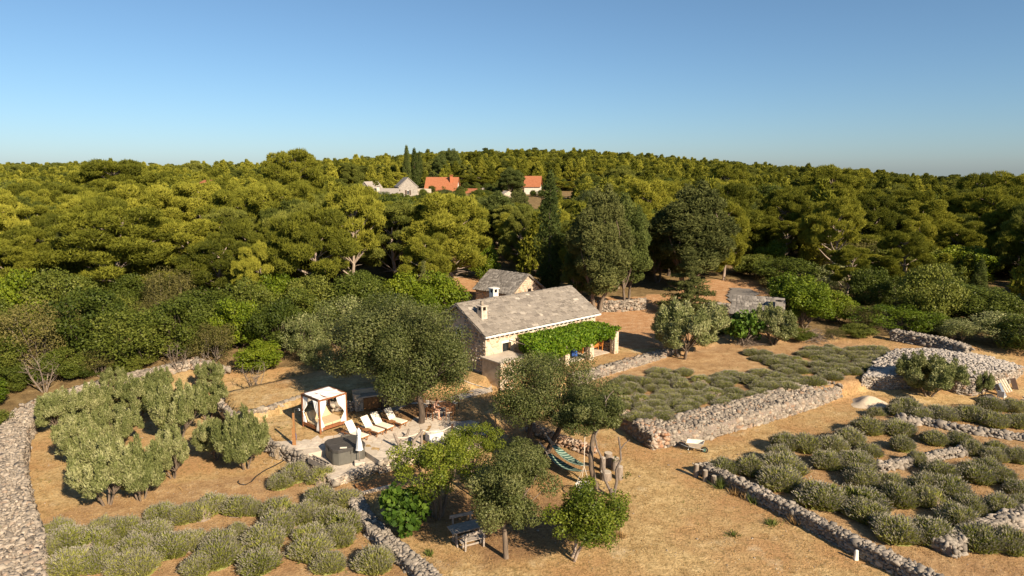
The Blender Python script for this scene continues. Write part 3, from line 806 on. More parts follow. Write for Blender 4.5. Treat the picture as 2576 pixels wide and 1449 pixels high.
def make_broad(seed, kind, h, w, bole, mat, bark, n=150, cl=46, L=.17, W=.10, stems=1, cs=.62, up=.3, flatb=.5, lean=(0, 0), hollow=.55, th=.17, sag=.1, rnd=.7, shape='leaf', pair=False, gaps=0.0, upshoot=0.0, flatp=.7):
    rg = random.Random(seed); mb = MB(); clumps = []
    cz = h * (bole + 1) / 2; rz_ = h * (1 - bole) / 2
    forks = []
    for q in range(stems):
        an = 6.28 * q / stems + rg.uniform(-.5, .5); sp = .12 * w if stems > 1 else .03 * w
        f = Vector((math.cos(an) * sp + lean[0] * .5, math.sin(an) * sp + lean[1] * .5, max(.4, h * bole * 1.05)))
        b0 = Vector((math.cos(an) * (.12 if stems > 1 else 0), math.sin(an) * (.12 if stems > 1 else 0), -.25))
        r_ = th / math.sqrt(stems)
        mb.tube(curve_pts(b0, f, rg, sag, 5), [r_ * 1.35, r_ * 1.05, r_, r_ * .95, r_ * .9, r_ * .8], 7, False)
        forks.append((f, r_ * .75))
    lob = [(rg.uniform(0, 6.28), rg.uniform(-.3, .9), rg.uniform(.75, 1.12)) for _ in range(7)]
    for i in range(cl):
        an = rg.uniform(0, 6.28); cz_ = rg.uniform(-1, 1)
        if cz_ < -flatb: cz_ = -flatb + rg.uniform(0, .2)
        rr = math.sqrt(1 - min(.99, cz_ * cz_))
        k = rg.uniform(hollow, 1.0)
        lum = 1.0
        for (la, lz, lk) in lob:
            dd = 1 - .5 * (abs((an - la + math.pi) % (2 * math.pi) - math.pi) + abs(cz_ - lz))
            if dd > 0: lum += (lk - 1) * dd
        c = Vector((math.cos(an) * rr * k * w * .5 * lum + lean[0], math.sin(an) * rr * k * w * .5 * lum + lean[1], cz + cz_ * k * rz_ * lum))
        c.z = max(c.z, .35)
        if rg.random() < gaps: continue
        s = cs * rg.uniform(.7, 1.3) * (w / 5) ** .5
        clumps.append((c.x, c.y, c.z, s, s, s * .85))
        if upshoot:
            clumps.append((c.x * 1.05, c.y * 1.05, c.z + s * upshoot * .8, s * .36, s * .36, s * .95))
        if rg.random() < .6:
            f, fr = min(forks, key=lambda t: (t[0] - c).length)
            mb.tube(curve_pts(f, c, rg, .12, 3), [fr * .7, fr * .5, fr * .3, .012], 4, False)
    crown = foliage('crown', clumps, n, L, W, M[mat], seed, up, .7 if flatp > .4 else .4, rnd, shape, pair, .4, .45, flatp=flatp)
    reg(kind, mb.mesh('trunk', M[bark]), crown, h, w)
for s_, m_ in ((23, 'cypress'), (24, 'cedar'), (25, 'cypress')): make_broad(s_, 'broad_cypress', 12.0, 5.4, .16, m_, 'bark', 230, 105, .28, .11, 2, .76, .8, .95, th=.26, hollow=.45, shape='tri', pair=True, upshoot=.9)
for s_ in (41, 42, 43): make_broad(s_, 'holm_oak', 7.0, 6.2, .24, 'oak', 'bark_dark', 760, 72, .12, .07, 1, .78, .35, .7, th=.2)
for s_ in (44, 45): make_broad(s_, 'spreading_oak', 6.0, 8.0, .36, 'oak', 'bark_dark', 620, 74, .115, .068, 2, .66, .35, .5, th=.24, lean=(.7, .15), hollow=.45)
for s_ in (46, 47): make_broad(s_, 'small_oak', 4.6, 3.5, .30, 'oak', 'bark', 560, 62, .095, .056, 1, .54, .3, .8, th=.11, hollow=.35)
for s_ in (51, 52, 53): make_broad(s_, 'maquis_shrub', 5.0, 5.5, .06, 'maquis', 'bark_dark', 210, 64, .2, .13, 3, .72, .35, .8, th=.12)
for s_ in (54, 55): make_broad(s_, 'brown_shrub', 5.0, 5.5, .08, 'maquis_olive', 'twig', 130, 54, .16, .08, 4, .66, .3, .8, th=.12, gaps=.12)
for s_ in (56, 57): make_broad(s_, 'bright_shrub', 4.6, 5.0, .06, 'lime', 'bark', 200, 58, .2, .14, 3, .68, .4, .8, th=.1)
for s_ in (61, 62, 63): make_broad(s_, 'olive', 3.2, 3.9, .17, 'olive', 'bark', 300, 56, .20, .05, 3, .42, 1.1, .75, th=.13, rnd=.38, upshoot=1.7, flatp=.3)
for s_ in (64, 65): make_broad(s_, 'open_tree', 3.9, 4.4, .42, 'carob', 'bark', 280, 52, .105, .065, 5, .46, .45, .6, th=.14, gaps=.15, hollow=.5)
make_broad(66, 'slender_tree', 3.8, 3.3, .30, 'carob', 'bark_pale', 330, 56, .10, .062, 2, .5, .4, .8, th=.09, lean=(.35, .5), hollow=.4)
make_broad(69, 'leaning_tree', 5.2, 3.4, .58, 'oak', 'bark', 560, 46, .10, .058, 1, .5, .3, .8, th=.13, lean=(-.5, .5), hollow=.35)
make_broad(67, 'fig', 2.2, 2.4, .10, 'fig', 'twig', 46, 42, .27, .23, 5, .36, .25, .8, th=.10, gaps=.1)
make_broad(68, 'grey_shrub', 4.6, 4.6, .08, 'olive', 'bark', 150, 52, .17, .08, 3, .62, .4, .8, th=.1)
def make_bare(seed, h=2.6, w=2.4):
    rg = random.Random(seed); mb = MB()
    for q in range(7):
        an = 6.28 * q / 7; e = Vector((math.cos(an) * w * .32, math.sin(an) * w * .32, h * rg.uniform(.6, .85)))
        pts = curve_pts((math.cos(an) * .08, math.sin(an) * .08, -.1), e, rg, .12, 4)
        mb.tube(pts, [.04, .034, .028, .02, .012], 5, False)
        for k in range(14):
            p = pts[rg.randint(1, 4)]; t = p + Vector((rg.uniform(-.5, .5), rg.uniform(-.5, .5), rg.uniform(.1, .7)))
            mb.tube(curve_pts(p, t, rg, .15, 2), [.014, .009, .004], 3, False)
    reg('bare_shrub', mb.mesh('branches', M['twig']), None, h, w)
make_bare(71); make_bare(72)

LABELS_USED = {}
def plant(kind, x, y, h, w=None, label='', cat='tree', group=None, name=None, var=None, rz=None, z=None, rg=random.Random(9)):
    tr, cr, H0, W0 = SPEC[kind][var if var is not None else rg.randrange(len(SPEC[kind]))]
    s = h / H0; sw = (w / W0) if w else s
    zz = hz(x, y) if z is None else z
    o = thing(name or ('shrub' if 'shrub' in kind else kind + ('' if kind.endswith(('pine', 'cypress', 'oak', 'tree')) else '_tree')), label, cat, (x, y, zz), rz if rz is not None else rg.uniform(0, 6.28), group)
    o.scale = (sw, sw, s)
    link('branches' if cr is None else 'trunk', tr, o)
    if cr is not None: link('crown', cr, o)
    return o
def put(kind, u, Y, vtop, wpx, label, cat='tree', group=None, var=None, name=None, rz=None):
    """a plant of the depth Y whose crown reaches vtop and spans wpx on the print"""
    p = atY(u, vtop, Y)
    g = hz(p[0], Y)
    w = wpx / FPX * math.hypot(Y, CAM_H - 4) * .93
    return plant(kind, p[0], Y, max(1.0, p[2] - g), w, label, cat, group, name, var, rz)

# --- trees near the patio and in the picnic garden
plant('holm_oak', -8.75, 44.95, 7.4, 8.2, 'holm oak shading the stone barbecue, left of the patio pair', var=0, rz=.6)
plant('holm_oak', -5.98, 42.45, 7.5, 6.6, 'tall holm oak over the dining table, its trunk rising from the patio', var=1, rz=2.0)
plant('spreading_oak', 1.7, 38.8, 5.8, 8.0, 'wide dark oak with a forked trunk in front of the farmhouse', var=0, rz=0)
plant('leaning_tree', 4.64, 34.7, 5.2, 3.9, 'thin leaning tree holding the hanging swing chair', var=0, rz=0)
plant('small_oak', -.25, 27.9, 5.0, 3.9, 'small oak with a single curved trunk beside the picnic table', var=0, rz=2.5)
plant('slender_tree', 2.69, 27.85, 3.5, 3.9, 'slender twin stemmed tree with bright leaves nearest the bare yard', var=0, rz=-.9)
plant('open_tree', -3.7, 31.6, 3.9, 4.9, 'multi stemmed open tree with yellow green tufts between patio and picnic table', var=0, rz=.3)
plant('open_tree', -2.3, 36.2, 2.9, 3.6, 'round bright green shrub below the patio edge', 'shrub', name='shrub', var=1, rz=1.0)
plant('small_oak', .7, 33.0, 3.5, 3.0, 'short dense oak between the wooden frame and the hammocks', var=1, rz=4.0)
plant('bright_shrub', -23.6, 28.4, 1.1, 1.5, 'small yellow green shrub leaning over the wide wall at the lower left corner', 'shrub', name='shrub')
plant('fig', -5.2, 30.3, 2.3, 2.6, 'fig tree with big green leaves beside the low grey wall', name='fig_tree', rz=.5)
# --- olive trees of the grove
OL = [(350, 550, 330, 290, 'leftmost olive tree of the grove beside the wide rubble wall'), (480, 760, 320, 450, 'olive tree near the wide wall with its shadow on bare ground'),
      (640, 1025, 420, 600, 'largest pale olive tree at the front of the grove'), (860, 990, 340, 650, 'olive tree joined to the right side of the largest one'),
      (1060, 855, 260, 540, 'pale olive tree with upright shoots in the middle of the grove'), (720, 660, 280, 400, 'olive tree in the second row of the grove'),
      (600, 480, 260, 240, 'olive tree at the back of the grove below the rubble wall'), (860, 460, 310, 220, 'dark olive tree at the back of the grove, second from the lawn'),
      (1110, 600, 330, 250, 'tall olive tree in the centre of the grove over a dark shadow'), (1290, 470, 280, 230, 'olive tree nearest the upper lawn'),
      (1340, 735, 270, 480, 'olive tree left of the leaning one near the black pipe'), (1530, 790, 330, 430, 'open olive tree with a leaning trunk near the black pipe'),
      (1330, 290, 200, 110, 'small dark olive tree by the rubble heap'), (990, 330, 180, 160, 'small olive tree in front of the pink rubble'), (700, 300, 160, 150, 'small olive tree behind the grove')]
for i, (cx, cy, w_, ct, lb) in enumerate(OL):
    x, y = at(*m6(cx, cy), 0.05)
    z = hz(x, y); p = atY(*m6(cx, ct), y + .6)
    plant('olive', x, y + .5, max(1.5, p[2] - z), w_ * .39822 / FPX * math.hypot(y, 17) * .95, lb, 'olive tree', 'olive trees of the grove', 'olive_tree', i % 3)
plant('olive', *at(1717, 908, .9), 4.6, 6.8, 'broad olive tree behind the pergola retaining wall', 'olive tree', name='olive_tree', var=0)
plant('olive', *at(1945, 872, 1.1), 3.2, 4.4, 'olive tree in front of the shed with the red door', 'olive tree', name='olive_tree', var=1)
plant('olive', 31.5, 49.5, 2.9, 4.4, 'small olive tree in front of the round stone hut', 'olive tree', name='olive_tree', var=2)
plant('olive', 35.9, 49.9, 1.7, 1.7, 'small olive bush by the scrap at the hut corner', 'olive tree', name='olive_tree', var=0)
plant('fig', *at(1868, 872, 1.1), 3.2, 3.4, 'fig tree between two olives near the red door', 'tree', name='fig_tree', rz=2)
for nm, lb, (u, v), h, w in [('bare_shrub', 'bare grey branched shrub at the edge of the upper lawn', (640, 965), 2.6, 2.6), ('bare_shrub', 'bare brown shrub in the brushwood left of the grove', (110, 962), 3.0, 3.4),
                       ('bare_shrub', 'bare twisted shrub with a few red leaves at the wood edge', (450, 930), 2.4, 2.4)]:
    plant(nm, *at(u, v, 1.0), h, w, lb, 'shrub', name='shrub')

# --- edge of the wood, left: (kind, u, depth, top, span, label)
EDGE = [('brown_shrub', 70, 54.5, 745, 230, 'brownish thin leaved shrub at the far left wood edge'), ('maquis_shrub', 215, 57, 730, 200, 'dark round oak scrub behind the left end of the grove'),
 ('maquis_shrub', 330, 54.5, 790, 200, 'oak scrub with crooked pale stems behind the grove'), ('maquis_shrub', 440, 57, 760, 180, 'oak scrub above the red leaved bare shrub'),
 ('brown_shrub', 525, 55.5, 815, 150, 'feathery brown green shrub above the pink rubble'), ('bright_shrub', 600, 59, 752, 160, 'bright green bush behind the feathery brown shrub'),
 ('bright_shrub', 655, 54, 862, 130, 'small bright green shrub beside the bare grey one'), ('maquis_shrub', 700, 58, 765, 150, 'green scrub at the back of the upper lawn'),
 ('grey_shrub', 765, 56, 790, 130, 'grey green scrub at the back of the upper lawn'), ('grey_shrub', 850, 59, 745, 170, 'tall grey green oak scrub behind the barbecue'),
 ('maquis_shrub', 905, 66, 695, 170, 'green scrub under the tall trunked pine'), ('bright_shrub', 1000, 68, 690, 150, 'bright green scrub left of the farmhouse gable'),
 ('bright_shrub', 1110, 68, 690, 165, 'bright green bush beside the red earth yard'), ('bright_shrub', 30, 62, 680, 170, 'yellow green bush at the far left edge'),
 ('maquis_shrub', 140, 64, 690, 180, 'dark bush below the wide pine on the left'), ('maquis_shrub', 270, 63, 745, 190, 'scrub under the wide pine'),
 ('brown_shrub', 400, 63, 735, 190, 'dull brown scrub under the wide pine'), ('maquis_shrub', 520, 64, 735, 170, 'scrub in front of the hanging pine'),
 ('maquis_shrub', 620, 64, 710, 150, 'scrub under the hanging pine'), ('maquis_shrub', 790, 66, 705, 170, 'scrub at the foot of the umbrella pine'),
 ('brown_shrub', 880, 60, 790, 110, 'brown scrub above the upper lawn corner'), ('grey_shrub', 800, 54, 850, 100, 'low grey bush at the corner of the upper lawn'),
 ('maquis_shrub', 960, 61, 770, 150, 'scrub between the patio oaks and the gable'), ('bright_shrub', 1060, 63, 745, 120, 'low bright bush by the gable of the farmhouse'),
 ('maquis_shrub', 10, 53, 840, 120, 'low dark scrub beyond the far left wall'), ('maquis_shrub', 150, 52.5, 880, 130, 'low scrub behind the rubble wall of the grove'),
 ('brown_shrub', 250, 53, 880, 110, 'low dry scrub behind the rubble wall'), ('maquis_shrub', -70, 56, 760, 180, 'scrub beyond the far left edge'),
 ('bright_shrub', 1215, 92, 610, 90, 'scrub by the sandy track to the hamlet'),
 ('maquis_shrub', 20, 50.5, 925, 120, 'low scrub beyond the top end of the wide left wall'), ('bright_shrub', 92, 52, 930, 100, 'low green scrub behind the corner of the rubble wall'), ('maquis_shrub', 200, 53, 912, 100, 'low dark scrub behind the rubble wall, left of the pink heap'), ('maquis_shrub', 330, 54, 890, 110, 'low scrub under the crooked pale stems'), ('bright_shrub', -45, 47.5, 960, 130, 'scrub beyond the left picture edge'), ('maquis_shrub', -60, 42, 1030, 130, 'scrub left of the wide wall'),
 # right
 ('lime_tree', 2030, 66, 700, 150, 'bright yellow green tree beside the shed chimney'), ('bright_shrub', 2115, 69, 735, 110, 'bright green bush right of the shed'),
 ('grey_shrub', 2140, 84, 665, 190, 'grey green oak scrub behind the bright tree'), ('brown_shrub', 2180, 66, 765, 110, 'thin brownish shrub left of the yellow green scrub'),
 ('lime_scrub', 2255, 65, 768, 210, 'yellow green broad scrub at the edge of the right wood'), ('maquis_shrub', 2410, 72, 715, 260, 'dark green scrub mass in the right wood'),
 ('grey_shrub', 2540, 60, 790, 190, 'grey green scrub behind the stone hut at the right edge'), ('grey_shrub', 2415, 61, 800, 130, 'low grey scrub behind the shaded wall'),
 ('maquis_shrub', 2340, 64, 790, 120, 'dark scrub behind the shaded wall'), ('maquis_shrub', 2500, 66, 740, 170, 'dark scrub at the right edge above the hut'),
 ('maquis_shrub', 2600, 58, 800, 170, 'scrub at the right picture edge'), ('maquis_shrub', 1990, 88, 650, 180, 'green scrub behind the road'),
 ('bright_shrub', 1945, 100, 610, 90, 'vivid green bush deep in the right wood'), ('brown_shrub', 2010, 80, 690, 170, 'dull scrub by the road bend'),
 ('maquis_shrub', 1900, 95, 640, 120, 'dark scrub at the end of the road'), ('maquis_shrub', 2090, 74, 760, 110, 'scrub behind the bright bush'),
 ('maquis_shrub', 1800, 64, 822, 60, 'low shrub between the broad olive and the shed wall'), ('maquis_shrub', 2010, 62, 828, 80, 'low shrub right of the olive before the shed'), ('brown_shrub', 2100, 62, 832, 70, 'low dry shrub beside the brushwood heap'), ('maquis_shrub', 2160, 63, 815, 90, 'low dark shrub behind the brushwood heap'), ('maquis_shrub', 1850, 66, 800, 70, 'low bush left of the shed'), ('grey_shrub', 2290, 78, 720, 190, 'grey scrub in the right wood'),
 ('brown_shrub', 2150, 98, 600, 200, 'brownish scrub on the right slope'), ('maquis_shrub', 2270, 96, 610, 180, 'green scrub on the right slope'),
 ('bright_shrub', 2420, 92, 620, 170, 'light green scrub on the right slope')]
for s_ in (58,): make_broad(s_, 'lime_tree', 6.5, 5.0, .1, 'lime', 'bark', 170, 60, .2, .14, 2, .7, .6, .8, th=.12, upshoot=.6)
make_broad(59, 'lime_scrub', 4.4, 6.5, .08, 'lime', 'bark_dark', 140, 60, .18, .11, 4, .66, .3, .7, th=.12, gaps=.1)
for k_, u, Y, vt, wp, lb in EDGE:
    put(k_, u, Y, vt, wp, lb, 'shrub' if 'tree' not in k_ else 'tree', 'scrub along the wood edge', name='shrub' if 'tree' not in k_ else 'broadleaf_tree')

# --- named pines, cypresses
BIG = [('pine', 285, 77, 520, 320, 'wide pine with bare grey boughs at the centre of the left wood', 0), ('pine', 110, 82, 560, 230, 'yellow green pine at the left, beside the wide one', 1),
 ('pine', 20, 76, 600, 170, 'pine cut by the left picture edge', 2), ('pine', 450, 80, 555, 220, 'pine right of the wide one', 2), ('pine', 545, 73, 600, 190, 'shaggy pine above the scrub behind the grove', 0),
 ('umbrella_pine', 640, 70, 612, 120, 'pine with drooping rounded crown left of the umbrella pine', 0), ('umbrella_pine', 770, 72, 528, 230, 'umbrella shaped pine with pale bare trunks', 1),
 ('umbrella_pine', 870, 79, 470, 210, 'tall pine with bare grey trunks right of the umbrella pine', 0), ('pine', 1005, 84, 500, 200, 'round topped pine left of the green dome', 1), ('pine', 1130, 82, 492, 230, 'dense green dome shaped pine left of the track', 2),
 ('pine', 700, 92, 455, 200, 'pine behind the umbrella pine', 0), ('pine', 590, 94, 470, 190, 'pine behind the drooping one', 1), ('pine', 370, 97, 470, 220, 'pine behind the wide one', 2),
 ('pine', 230, 100, 478, 210, 'pine behind and left of the wide one', 0), ('pine', 490, 105, 452, 190, 'pine in the second line of the left wood', 1),
 ('cypress', 1385, 84, 430, 72, 'tall slim columnar cypress behind the farmhouse roof', 0), ('broad_cypress', 1456, 77, 610, 90, 'dark cypress between the slim one and the trunk group', 0),
 ('broad_cypress', 1512, 72.5, 478, 160, 'large dark cypress with bare trunk beside the short stone wall', 1), ('broad_cypress', 1585, 75, 495, 120, 'dark cypress right of the large one by the short stone wall', 0),
 ('broad_cypress', 1745, 85, 468, 215, 'massive dark cypress behind the fir', 1), ('fir', 1738, 72.5, 628, 165, 'young dark fir with layered boughs beside the yard', 0),
 ('pine', 1830, 92, 500, 120, 'pale yellow pine right of the massive dark cypress', 1), ('broad_cypress', 1660, 90, 560, 110, 'dark tree filling the gap left of the massive cypress', 0),
 ('pine', 1315, 100, 525, 120, 'olive green pine left of the slim cypress', 1), ('broad_cypress', 1240, 118, 485, 130, 'dark conifer above the sandy track', 0), ('broad_cypress', 1300, 128, 480, 80, 'dark conifer below the white house', 1),
 ('cypress', 1890, 112, 500, 60, 'small dark cypress deep in the right wood', 1), ('cypress', 2472, 78, 650, 38, 'short columnar cypress in the right wood', 0), ('fir', 1065, 72, 655, 55, 'young conifer at the wood edge left of the hut', 0),
 ('umbrella_pine', 2130, 104, 545, 170, 'pine in the middle of the right wood', 1), ('umbrella_pine', 2330, 118, 482, 150, 'layered tall pine in the right wood', 0), ('umbrella_pine', 2500, 112, 470, 190, 'layered pine near the right edge', 1),
 ('pine', 2560, 122, 436, 170, 'tall dark pine at the right picture edge', 2), ('pine', 2470, 134, 434, 120, 'rounded pine on the right skyline', 0), ('umbrella_pine', 2220, 128, 478, 150, 'pine with spreading crown right of centre wood', 0),
 ('umbrella_pine', 2105, 146, 418, 170, 'tall spreading pine on the right skyline', 1), ('umbrella_pine', 1825, 152, 412, 130, 'spreading pine with bare trunk on the skyline', 0), ('pine', 2420, 100, 560, 150, 'pine above the light green scrub', 2), ('pine', 2230, 92, 640, 150, 'yellow green pine above the grey scrub', 1),
 ('young_pine', 2380, 86, 640, 110, 'young yellow pine on the right slope', 0), ('young_pine', 2440, 84, 640, 80, 'young yellow pine beside the short columnar cypress', 1), ('pine', 730, 150, 374, 160, 'tall dark pine on the left skyline', 0), ('pine', 290, 150, 396, 200, 'rounded pine on the left skyline', 1)]
for k_, u, Y, vt, wp, lb, var in BIG:
    put(k_, u, Y, vt, wp, lb, 'tree', 'tall trees of the wood', var if k_ != 'pine' or Y < 78 else (var, 4, var, 5, var, 3)[int(u) % 6], name={'fir': 'fir_tree', 'young_pine': 'pine_tree', 'pine': 'pine_tree', 'umbrella_pine': 'pine_tree', 'cypress': 'cypress_tree', 'broad_cypress': 'cypress_tree'}[k_])

# --- the rest of the wood as far as single trees can be told apart; farther off it is one mass
SKY_U = [-400, 0, 150, 300, 400, 600, 740, 850, 1000, 1200, 1400, 1560, 1700, 1900, 2050, 2190, 2300, 2430, 2576, 3000]
SKY_V = [420, 417, 412, 400, 412, 400, 382, 388, 382, 380, 378, 386, 400, 414, 414, 428, 442, 446, 446, 450]
def vcap(u, Y):
    c = np.interp(u, SKY_U, SKY_V)
    if 850 < u < 1375 and Y < 212: c = max(c, 497 + 6 * math.sin(u * .05))
    if 1330 < u < 1460 and Y < 212: c = max(c, 500)
    if 1300 < u < 1375 and Y < 212: c = max(c, 524)
    if 1150 < u < 1300 and Y < 110: c = 640
    return c
rgf = random.Random(77)
occupied = [(o.location.x, o.location.y, max(1.5, o.scale[0] * 3.2)) for o in C.objects if o.get('category') in ('tree', 'shrub', 'olive tree') and o.location.y > 45]
VILLAGE = [(-62, 205), (-62, 250), (30, 250), (30, 200), (10, 196)]
def free(x, y, r):
    for a, b, c in occupied:
        if (a - x) ** 2 + (b - y) ** 2 < (r + c * .55) ** 2: return False
    return True
ROADSIDE = [at(1790, 800, 1.6), at(1800, 720, 1.9), at(1905, 722, 1.9), at(1960, 800, 1.6)]
TRACK = [at(1195, 720, 1.7), at(1225, 590, 3.2), at(1290, 590, 3.2), at(1240, 720, 1.7)]
def blocked(x, y):
    q = (np.array([x]), np.array([y]))
    return inside(*q, CLEAR_L)[0] or inside(*q, YARD)[0] or inside(*q, ROADSIDE)[0] or inside(*q, TRACK)[0] or (-9 < x < 20 and y < 78) or inside(*q, VILLAGE)[0]
count = 0
for ring in range(9000):
    if count >= 215: break
    Y = 56 + 82 * rgf.random() ** .8; u = rgf.uniform(-120, 2690)
    p = atY(u, 600, Y); x = p[0]
    if blocked(x, Y): continue
    near = Y < 74
    r = rgf.uniform(1.6, 2.5) if near else rgf.uniform(1.9, 2.9)
    if not free(x, Y, r): continue
    g = hz(x, Y)
    cap = atY(u, vcap(u, Y) + 14, Y)[2] - g
    rightside = u > 1850
    if near:
        kd = rgf.choice(['maquis_shrub', 'maquis_shrub', 'maquis_shrub', 'brown_shrub', 'bright_shrub']); h = rgf.uniform(4.0, 6.5)
    else:
        kd = rgf.choice(['pine'] * 9 + ['young_pine', 'young_pine', 'umbrella_pine', 'umbrella_pine', 'umbrella_pine', 'broad_cypress', 'holm_oak']) if (not rightside or rgf.random() < .55) else rgf.choice(['maquis_shrub', 'brown_shrub', 'grey_shrub', 'young_pine', 'maquis_shrub'])
        h = rgf.uniform(6.8, 12.5) if 'pine' in kd else (rgf.uniform(6, 8.5) if kd in ('broad_cypress', 'holm_oak') else rgf.uniform(3.6, 6.2))
    h = min(h, cap)
    if h < 2.0: continue
    if h < 5 and 'pine' in kd: kd = 'young_pine'
    _, _, H0, W0 = SPEC[kd][0]
    w = min(W0 * h / H0 * rgf.uniform(.85, 1.1), 8.5)
    left = u < 1288
    if 'pine' in kd:
        plant(kd, x, Y, h, w, 'green pine standing among many alike in the %s wood' % ('left' if left else 'right'), 'tree', 'pines of the %s wood' % ('left' if left else 'right'), 'pine_tree')
    elif kd in ('broad_cypress', 'holm_oak'):
        plant(kd, x, Y, h, w, 'dark tree standing among pines', 'tree', 'dark trees of the %s wood' % ('left' if left else 'right'), 'cypress_tree' if kd == 'broad_cypress' else 'oak_tree')
    else:
        plant(kd, x, Y, h, w, 'rounded scrub bush standing among many alike in the %s wood' % ('left' if left else 'right'), 'shrub', 'scrub of the %s wood' % ('left' if left else 'right'), 'shrub')
    occupied.append((x, Y, r * 1.35)); count += 1

# far wood: one mass of instanced crowns
def far_wood():
    rg = random.Random(5)
    P = []; S = []; K = []
    Y = 46.0
    while Y < 395:
        step = 3.0 + max(0, Y - 100) * .010
        x = -1.5 * Y
        while x < 1.5 * Y:
            xx = x + rg.uniform(-.45, .45) * step; yy = Y + rg.uniform(-.45, .45) * step
            x += step
            if yy < 100 and abs(xx) < .86 * yy + 3: continue            # there the trees stand singly
            vil = 190 < yy < 255 and inside(np.array([xx]), np.array([yy]), VILLAGE)[0]
            if vil:
                if rg.random() < .6: P.append((xx, yy, hz(xx, yy) - .1)); K.append(6); S.append(rg.uniform(1.2, 2.6))
                continue
            if blocked(xx, yy) or (xx > 0 and yy < 72): continue
            if yy < 150 and not free(xx, yy, 1.7): continue
            u = CX + FPX * xx / (yy * math.cos(PITCH))
            g = hz(xx, yy)
            h = rg.uniform(5.6, 8.6) * (1.15 if rg.random() < .12 else 1)
            if rg.random() < .05: h *= 1.25
            cap = atY(u, vcap(u, yy) + rg.uniform(-9, 8), yy)[2] - g
            h = min(h, cap)
            if h < 1.5: continue
            P.append((xx, yy, g - .1))
            K.append(rg.choice((0, 0, 0, 1, 1, 1, 2, 2, 2, 3, 4, 5)) if yy > 170 else rg.choice((0, 1, 2, 3, 3, 4, 5, 6)))
            S.append(h)
        Y += step * .9
    me = bpy.data.meshes.new('forest')
    me.from_pydata(P, [], [])
    a = me.attributes.new('hh', 'FLOAT', 'POINT'); a.data.foreach_set('value', np.array(S, np.float32))
    a = me.attributes.new('kk', 'INT', 'POINT'); a.data.foreach_set('value', np.array(K, np.int32))
    a = me.attributes.new('rr', 'FLOAT', 'POINT'); a.data.foreach_set('value', np.random.default_rng(3).uniform(0, 6.28, len(P)).astype(np.float32))
    o = link('forest', me); tag(o, 'dense pine wood covering the far hillside up to the skyline', 'forest', kind='stuff')
    srcs = []
    for kd, i in (('young_pine', 0), ('young_pine', 1), ('young_pine', 2), ('pine', 1), ('pine', 4), ('pine', 5), ('maquis_shrub', 0)):
        cr = SPEC[kd][i][1]
        srcs.append((next(ob for ob in C.objects if ob.data == cr), SPEC[kd][i][2]))   # crowns of single trees nearby
    ng = bpy.data.node_groups.new('forest', 'GeometryNodeTree')
    ng.interface.new_socket('Geometry', in_out='INPUT', socket_type='NodeSocketGeometry')
    ng.interface.new_socket('Geometry', in_out='OUTPUT', socket_type='NodeSocketGeometry')
    nd = ng.nodes; lk = ng.links
    gi = nd.new('NodeGroupInput'); go = nd.new('NodeGroupOutput'); join = nd.new('GeometryNodeJoinGeometry')
    def attr(nm, dt):
        n = nd.new('GeometryNodeInputNamedAttribute'); n.data_type = dt; n.inputs['Name'].default_value = nm; return n.outputs['Attribute']
    hh = attr('hh', 'FLOAT'); kk = attr('kk', 'INT'); rr = attr('rr', 'FLOAT')
    for i, (ob, H0) in enumerate(srcs):
        oi = nd.new('GeometryNodeObjectInfo'); oi.transform_space = 'ORIGINAL'; oi.inputs['Object'].default_value = ob
        oi.inputs['As Instance'].default_value = True
        ip = nd.new('GeometryNodeInstanceOnPoints')
        cp = nd.new('FunctionNodeCompare'); cp.data_type = 'INT'; cp.operation = 'EQUAL'
        lk.new(kk, cp.inputs[2]); cp.inputs[3].default_value = i
        sm = nd.new('ShaderNodeMath'); sm.operation = 'DIVIDE'; lk.new(hh, sm.inputs[0]); sm.inputs[1].default_value = H0
        rv = nd.new('ShaderNodeCombineXYZ'); lk.new(rr, rv.inputs['Z'])
        sv = nd.new('ShaderNodeCombineXYZ')
        wd = nd.new('ShaderNodeMath'); wd.operation = 'MULTIPLY'; lk.new(sm.outputs[0], wd.inputs[0]); wd.inputs[1].default_value = 1.05 if i < 3 else 1.0
        lk.new(wd.outputs[0], sv.inputs['X']); lk.new(wd.outputs[0], sv.inputs['Y']); lk.new(sm.outputs[0], sv.inputs['Z'])
        lk.new(gi.outputs[0], ip.inputs['Points']); lk.new(cp.outputs[0], ip.inputs['Selection']); lk.new(oi.outputs['Geometry'], ip.inputs['Instance'])
        lk.new(rv.outputs[0], ip.inputs['Rotation']); lk.new(sv.outputs[0], ip.inputs['Scale'])
        lk.new(ip.outputs[0], join.inputs[0])
    lk.new(join.outputs[0], go.inputs[0])
    md = o.modifiers.new('forest', 'NODES'); md.node_group = ng
    return len(P)
print('far trees', far_wood(), 'single wood trees', count)

